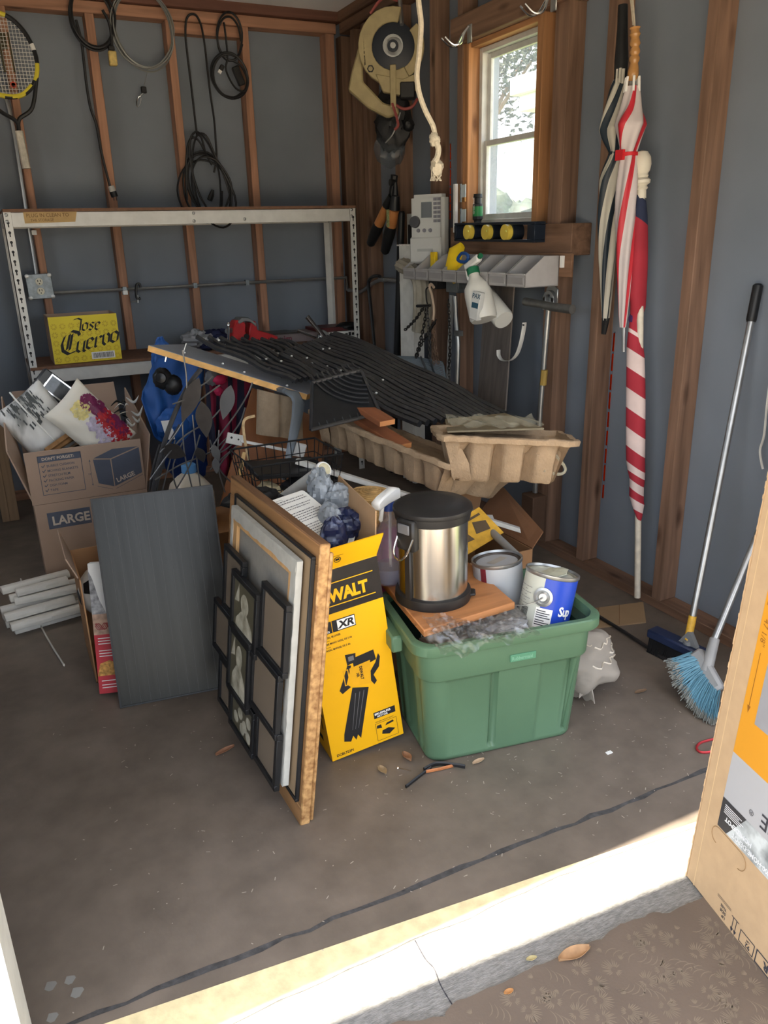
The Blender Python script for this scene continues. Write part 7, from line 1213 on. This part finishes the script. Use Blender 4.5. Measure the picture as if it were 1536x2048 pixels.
b=MB(); b.slab((X1,Y0,ZB),(X1,Y1,ZB),(X1+.03,Y1+.02,ZB+.40),(X1+.05,Y0+.02,ZB+.25),.006); obj('right_flap',b,m_mv,t)
b=MB(); b.slab((X0,Y1,ZB),(X0,Y0,ZB),(X0-.07,Y0-.01,ZB+.26),(X0-.05,Y1,ZB+.42),.006); obj('left_flap',b,m_mv,t); b=MB(); b.slab((X0,Y1,ZB),(X1,Y1,ZB),(X1-.02,Y1+.05,ZB+.43),(X0-.0,Y1+.05,ZB+.43),.006); obj('back_flap',b,m_mv,t)
b=MB(); b.rect(FL,.045,.192,.225,.222,.0007); b.outline(FL,.045,.04,.225,.222,.0025,.0007); hd_=obj('checklist_print',b,M('slate blue print',(82,88,102),.7),ffl); b=MB(); text(b,"DON'T FORGET:",FL,.062,.200,.0185,.03,.98,.0012); obj('checklist_heading',b,M('pale kraft letters',(196,180,164),.8),hd_)
b=MB()
for k,s_ in enumerate(('BUBBLE CUSHION','MOVING BLANKETS','STRETCH FILM','PACKING PAPER','DISH FOAM','TAPE')):
    y=.168-k*.0225; text(b,s_,FL,.078,y,.0155,.01,.92,.001); f2=FL; b.flat(FL,[(.056,y+.006),(.06,y+.009),(.063,y+.004),(.071,y+.014),(.073,y+.012),(.063,y-.001)],.001)
obj('checklist_lettering',b,bpy.data.materials['slate blue print'],ffl)
b=MB(); b.flat(FL,[(.272,.175),(.345,.165),(.348,.035),(.282,.06)],.001); b.flat(FL,[(.35,.165),(.476,.205),(.478,.083),(.352,.035)],.001); b.flat(FL,[(.274,.18),(.36,.213),(.474,.21),(.348,.17)],.001); ib=obj('box_picture',b,bpy.data.materials['slate blue print'],ffl); b=MB(); text(b,'LARGE',Fr(FL.p(.364,.052),FL.u*.95+FL.v*.28,FL.v),0,0,.030,.03,.95,.0016); obj('picture_lettering',b,M('pale picture letters',(196,180,164),.8),ib)
b=MB(); b.rect(FL,.256,.06,.2575,.17,.001); b.flat(FL,[(.2568,.178),(.253,.168),(.261,.168)],.001); b.flat(FL,[(.2568,.052),(.253,.062),(.261,.062)],.001); text(b,'18"',FL,.243,.105,.014,0,.9,.001); b.flat(FL,[(.276,.046),(.34,.022),(.34,.0235),(.276,.048)],.001); b.flat(FL,[(.355,.022),(.48,.072),(.48,.074),(.355,.024)],.001); obj('dimension_arrows',b,bpy.data.materials['slate blue print'],ffl)
b=MB(); b.rect(MF,.045,.335,.228,.412,.0007); lb=obj('size_label',b,bpy.data.materials['slate blue print'],t); b=MB(); text(b,'LARGE',MF,.062,.352,.058,.03,.93,.0012); obj('size_lettering',b,M('pale size letters',(200,186,170),.8),lb)
b=MB(); b.flat(MF,[(.27+.04*math.cos(a/9*6.283)*1.0,.285+.018*math.sin(a/9*6.283)) for a in range(9)],.0007); obj('hand_hole',b,m_blackink,t)
def pillow(name,label,c,u,v,hw,hh,th,mat,seed):
    f=Fr(c,u,v); t=thing(name,label,'cushion',c); b=MB()
    for sg in (1,-1):
        def fn(a,q):
            x,y=2*a-1,2*q-1; k=(1-abs(x)**2.6)*(1-abs(y)**2.6); px=x*hw*(1-.07*(1-y*y)*abs(x)); py=y*hh*(1-.07*(1-x*x)*abs(y)); z=th*(max(0,k)**.42)+.010*noise.noise(V3((x*3,y*3,seed)))*k+.004*noise.noise(V3((x*9,y*9,seed)))
            return f.p(px,py,sg*z)
        k0=len(b.f); b.grid(fn,22,22)
        if sg<0: b.f[k0:]=[q[::-1] for q in b.f[k0:]]
    obj('cover',b,mat,t,ang=70,weld=True); return t,f
m_pil=M('painted white cushion satin',(222,218,206),.4,0,.03,6)
t,f=pillow('floral_cushion','white cushion with red and purple flower print, right one in box',(0.347,3.76,0.761),(.62,.05,-.78),(.42,.3,.82),.185,.118,.058,m_pil,2)
def zc(x,y): 
    k=(1-min(1,abs(x/.185))**2.6)*(1-min(1,abs(y/.118))**2.6); return .058*(max(0,k)**.42)+.0025+.010*max(0,noise.noise(V3((x/.185*3,y/.118*3,2))))
random.seed(12); 
for nm,col,spots in (('red_flower_print',(176,40,48),((.01,.045,.04),(.12,.04,.05),(.06,.03,.035))),('purple_flower_print',(112,36,78),((-.09,.05,.035),(-.04,.06,.035),(.05,.065,.03),(.10,.07,.03))),('yellow_flower_print',(214,200,130),((-.095,.0,.035),)),('lilac_wash_print',(190,180,200),((.06,-.01,.04),(-.01,-.005,.03)))):
    b=MB()
    for cx,cy_,rad in spots:
        for k in range(150):
            a=random.uniform(0,6.28); q=rad*math.sqrt(random.random())*1.1; x,y=cx+q*math.cos(a),cy_+q*math.sin(a); s_=random.uniform(.004,.010)
            if abs(x)>.165 or abs(y)>.10: continue
            P=[(x+s_*math.cos(j*1.3+a)*random.uniform(.5,1.3),y+s_*math.sin(j*1.3+a)*random.uniform(.5,1.3)) for j in range(5)]; i0=len(b.v); b.v+=[f.p(px,py,zc(px,py)+.0002*(k%7)) for px,py in P]; b.face(range(i0,i0+5))
    obj(nm,b,M(nm.replace('_',' '),col,.5,0,.25,60),t,kind='stuff')
t,f=pillow('grey_top_cushion','white satin cushion with dark grey brushed end, left one in box',(0.138,3.88,0.764),(.75,0,.5),(-.4,.25,.85),.135,.165,.06,M('satin grey white cushion',(206,208,204),.35,0,.6,9,.0,80,(1,1,.35),col2=(212,212,208),lo=.38,hi=.5),5)
b=MB()
for k in range(190):
    x=random.uniform(-.09,.08); y=random.uniform(.0,.14); s_=random.uniform(.006,.016)
    if random.random()>.25+y*3+x*4: continue
    kk=(1-abs(x/.135)**2.6)*(1-abs(y/.165)**2.6); z_=.06*(max(0,kk)**.42)+.006+.0003*(k%5); b.flat(f,[(x-s_*.25,y-s_),(x+s_*.25,y-s_*.7),(x+s_*.3,y+s_),(x-s_*.2,y+s_*.8)],z_)
obj('grey_brush_print',b,M('dark grey brush print',(72,76,76),.5,0,.4,50),t,kind='stuff')
b=MB(); b.tube([f.p(.0,-.19+.38*i/12,.064-.05*((i-6)/6)**4) for i in range(13)],.004,6); obj('seam_piping',b,m_white,t)
t=thing('silver_edged_case','dark grey case with silver edged window stuck between the cushions','case',(0.223,3.95,0.882)); f=Fr((0.193,3.92,0.955),(.62,0,-.62),(.5,.2,.6)); b=MB(); b.fbox(f,-.035,.16,-.05,.05,-.05,0); obj('case_body',b,M('dark grey case',(58,60,62),.4),t,bev=.006); b=MB(); b.fbox(f,.0,.15,-.04,.045,0,.006); fr2=obj('silver_frame',b,m_chrome,t,bev=.002); b=MB(); b.fbox(f,.008,.142,-.032,.037,.006,.0075); obj('dark_window',b,M('glossy dark window',(90,94,98),.1,0,.4,20),fr2)
t=thing('small_brown_frame','brown wooden frame edge under cushions at the box front','picture frame',(.2,3.74,.6)); b=MB(); A,B=V3((0.134,3.72,0.678)),V3((0.249,3.78,0.728)); b.tube([A,B],.014,4); b.tube([A+V3((.03,.02,-.01)),B+V3((.03,.02,-.015))],.012,4); obj('frame_rail',b,m_fw,t); b=MB(); b.slab(A+V3((.03,.03,-.03)),B+V3((.13,.03,-.03)),B+V3((.13,.08,-.05)),A+V3((.03,.08,-.05)),.004); obj('dark_glass',b,M('dark frame glass',(22,24,32),.1),t)
t=thing('black_white_feathers','black and white curled feather decoration in the box behind floral cushion','decoration',(0.521,3.9,0.712)); random.seed(21); b=MB(); w2=MB()
def curl(mb,A,B,bend,wd):
    A,B=V3(A),V3(B); mid=(A+B)/2+V3((0,-.02,bend)); P=spl([A,mid,B],6); N=len(P); mb.tube(P,[wd*math.sin(math.pi*(.08+.9*i/(N-1))) for i in range(N)],6,flat=.35,up=(0,-1,.3))
for a,c_,bd,w_ in (((258,800),(278,788),-.02,.014),((256,812),(262,798),.01,.012),((262,830),(284,812),-.03,.016),((268,842),(284,832),-.02,.012),((250,850),(276,848),-.04,.012)):
    pass
for A,B,bd in zip([(0.526,3.86,0.852),(0.54,3.86,0.785),(0.542,3.86,0.761),(0.512,3.86,0.75)],[(0.586,3.86,0.857),(0.599,3.86,0.808),(0.585,3.86,0.77),(0.551,3.86,0.728)],(-.025,-.03,-.03,-.02)): curl(w2,A,B,bd,.015)
for A,B,bd in zip([(0.455,3.88,0.816),(0.464,3.88,0.781),(0.469,3.88,0.747),(0.478,3.88,0.716),(0.496,3.88,0.811),(0.499,3.88,0.767)],[(0.507,3.88,0.824),(0.517,3.88,0.794),(0.516,3.88,0.755),(0.516,3.88,0.687),(0.525,3.88,0.822),(0.527,3.88,0.734)],(.02,.01,-.02,-.02,.02,.01)): curl(b,A,B,bd,.013); curl(w2,V3(A)+V3((.012,-.012,-.012)),V3(B)+V3((.01,-.012,-.012)),bd,.006)
obj('black_feathers',b,m_black,t); obj('white_feathers',w2,m_white,t)
# white vinyl strips stacked at the left
random.seed(17); m_vs=M('white vinyl strip',(214,212,204),.5,0,.06,20)
rows=[(3.36,.0,-.42,.11),(3.41,.0,-.40,.05),(3.46,.0,-.36,.09),(3.33,.032,-.43,.10),(3.385,.032,-.38,.04),(3.44,.032,-.42,.10),(3.50,.0,-.35,.04),(3.36,.064,-.40,.04),(3.41,.064,-.37,.035),(3.47,.064,-.42,.03),(3.39,.096,-.36,.02),(3.45,.096,-.4,.03),(3.42,.128,-.38,.03),(3.48,.128,-.33,.02)]
desc=('front bottom','second bottom','third bottom','front second layer','middle second layer','rear second layer','rear bottom','front third layer','middle third layer','rear third layer','front fourth layer','rear fourth layer','front top','rear top')
for (y,z,x0,x1),d in zip(rows,desc):
    y=3.36+(y-3.33)*1.25; x0=-.135+random.uniform(-.03,.05); x1=.10+random.uniform(0,.07); z*=1.0; an=random.uniform(.02,.2); u=V3((math.cos(an),math.sin(an),0)); A=V3((x1,y,z+.001)); f=Fr(A-u*(x1-x0),u,V3((-u.y,u.x,0))); L=x1-x0; w_=random.choice((.036,.042,.046)); h_=.028; b=MB()
    b.prism(Fr(f.o,f.v,V3((0,0,1))),[(0,0),(w_,0),(w_,h_*.4),(w_-.006,h_),(.008,h_),(0,h_*.5)],0,L); o=obj('vinyl_strip',b,m_vs,label='white vinyl trim strip, '+d+' piece of the pile by the moving box',cat='strip',bev=.002,group='white vinyl strips'); b=MB(); b.flat(Fr(f.o+u*L,f.v,V3((0,0,1))),[(.006,.004),(w_-.006,.004),(w_-.01,h_*.75),(.012,h_*.75)],.0006) if 0 else b.fbox(Fr(f.o,u,V3((0,0,1))),L*.55,L*.8,.008,.02,.0,.0012); obj('moulded_lip',b,m_vs,o)
b=MB(); b.tube(spl([V3((-0.068,3.891,0))+V3((0,0,.03)),V3((-0.049,3.633,0.012)),V3((-0.026,3.437,0.006)),V3((0.005,3.191,0.006)),V3((0.039,2.969,0.006))],5),.007,6,flat=.5); obj('bent_vinyl_strip',b,m_vs,label='thin bent white vinyl strip lying out across the floor at left',cat='strip')
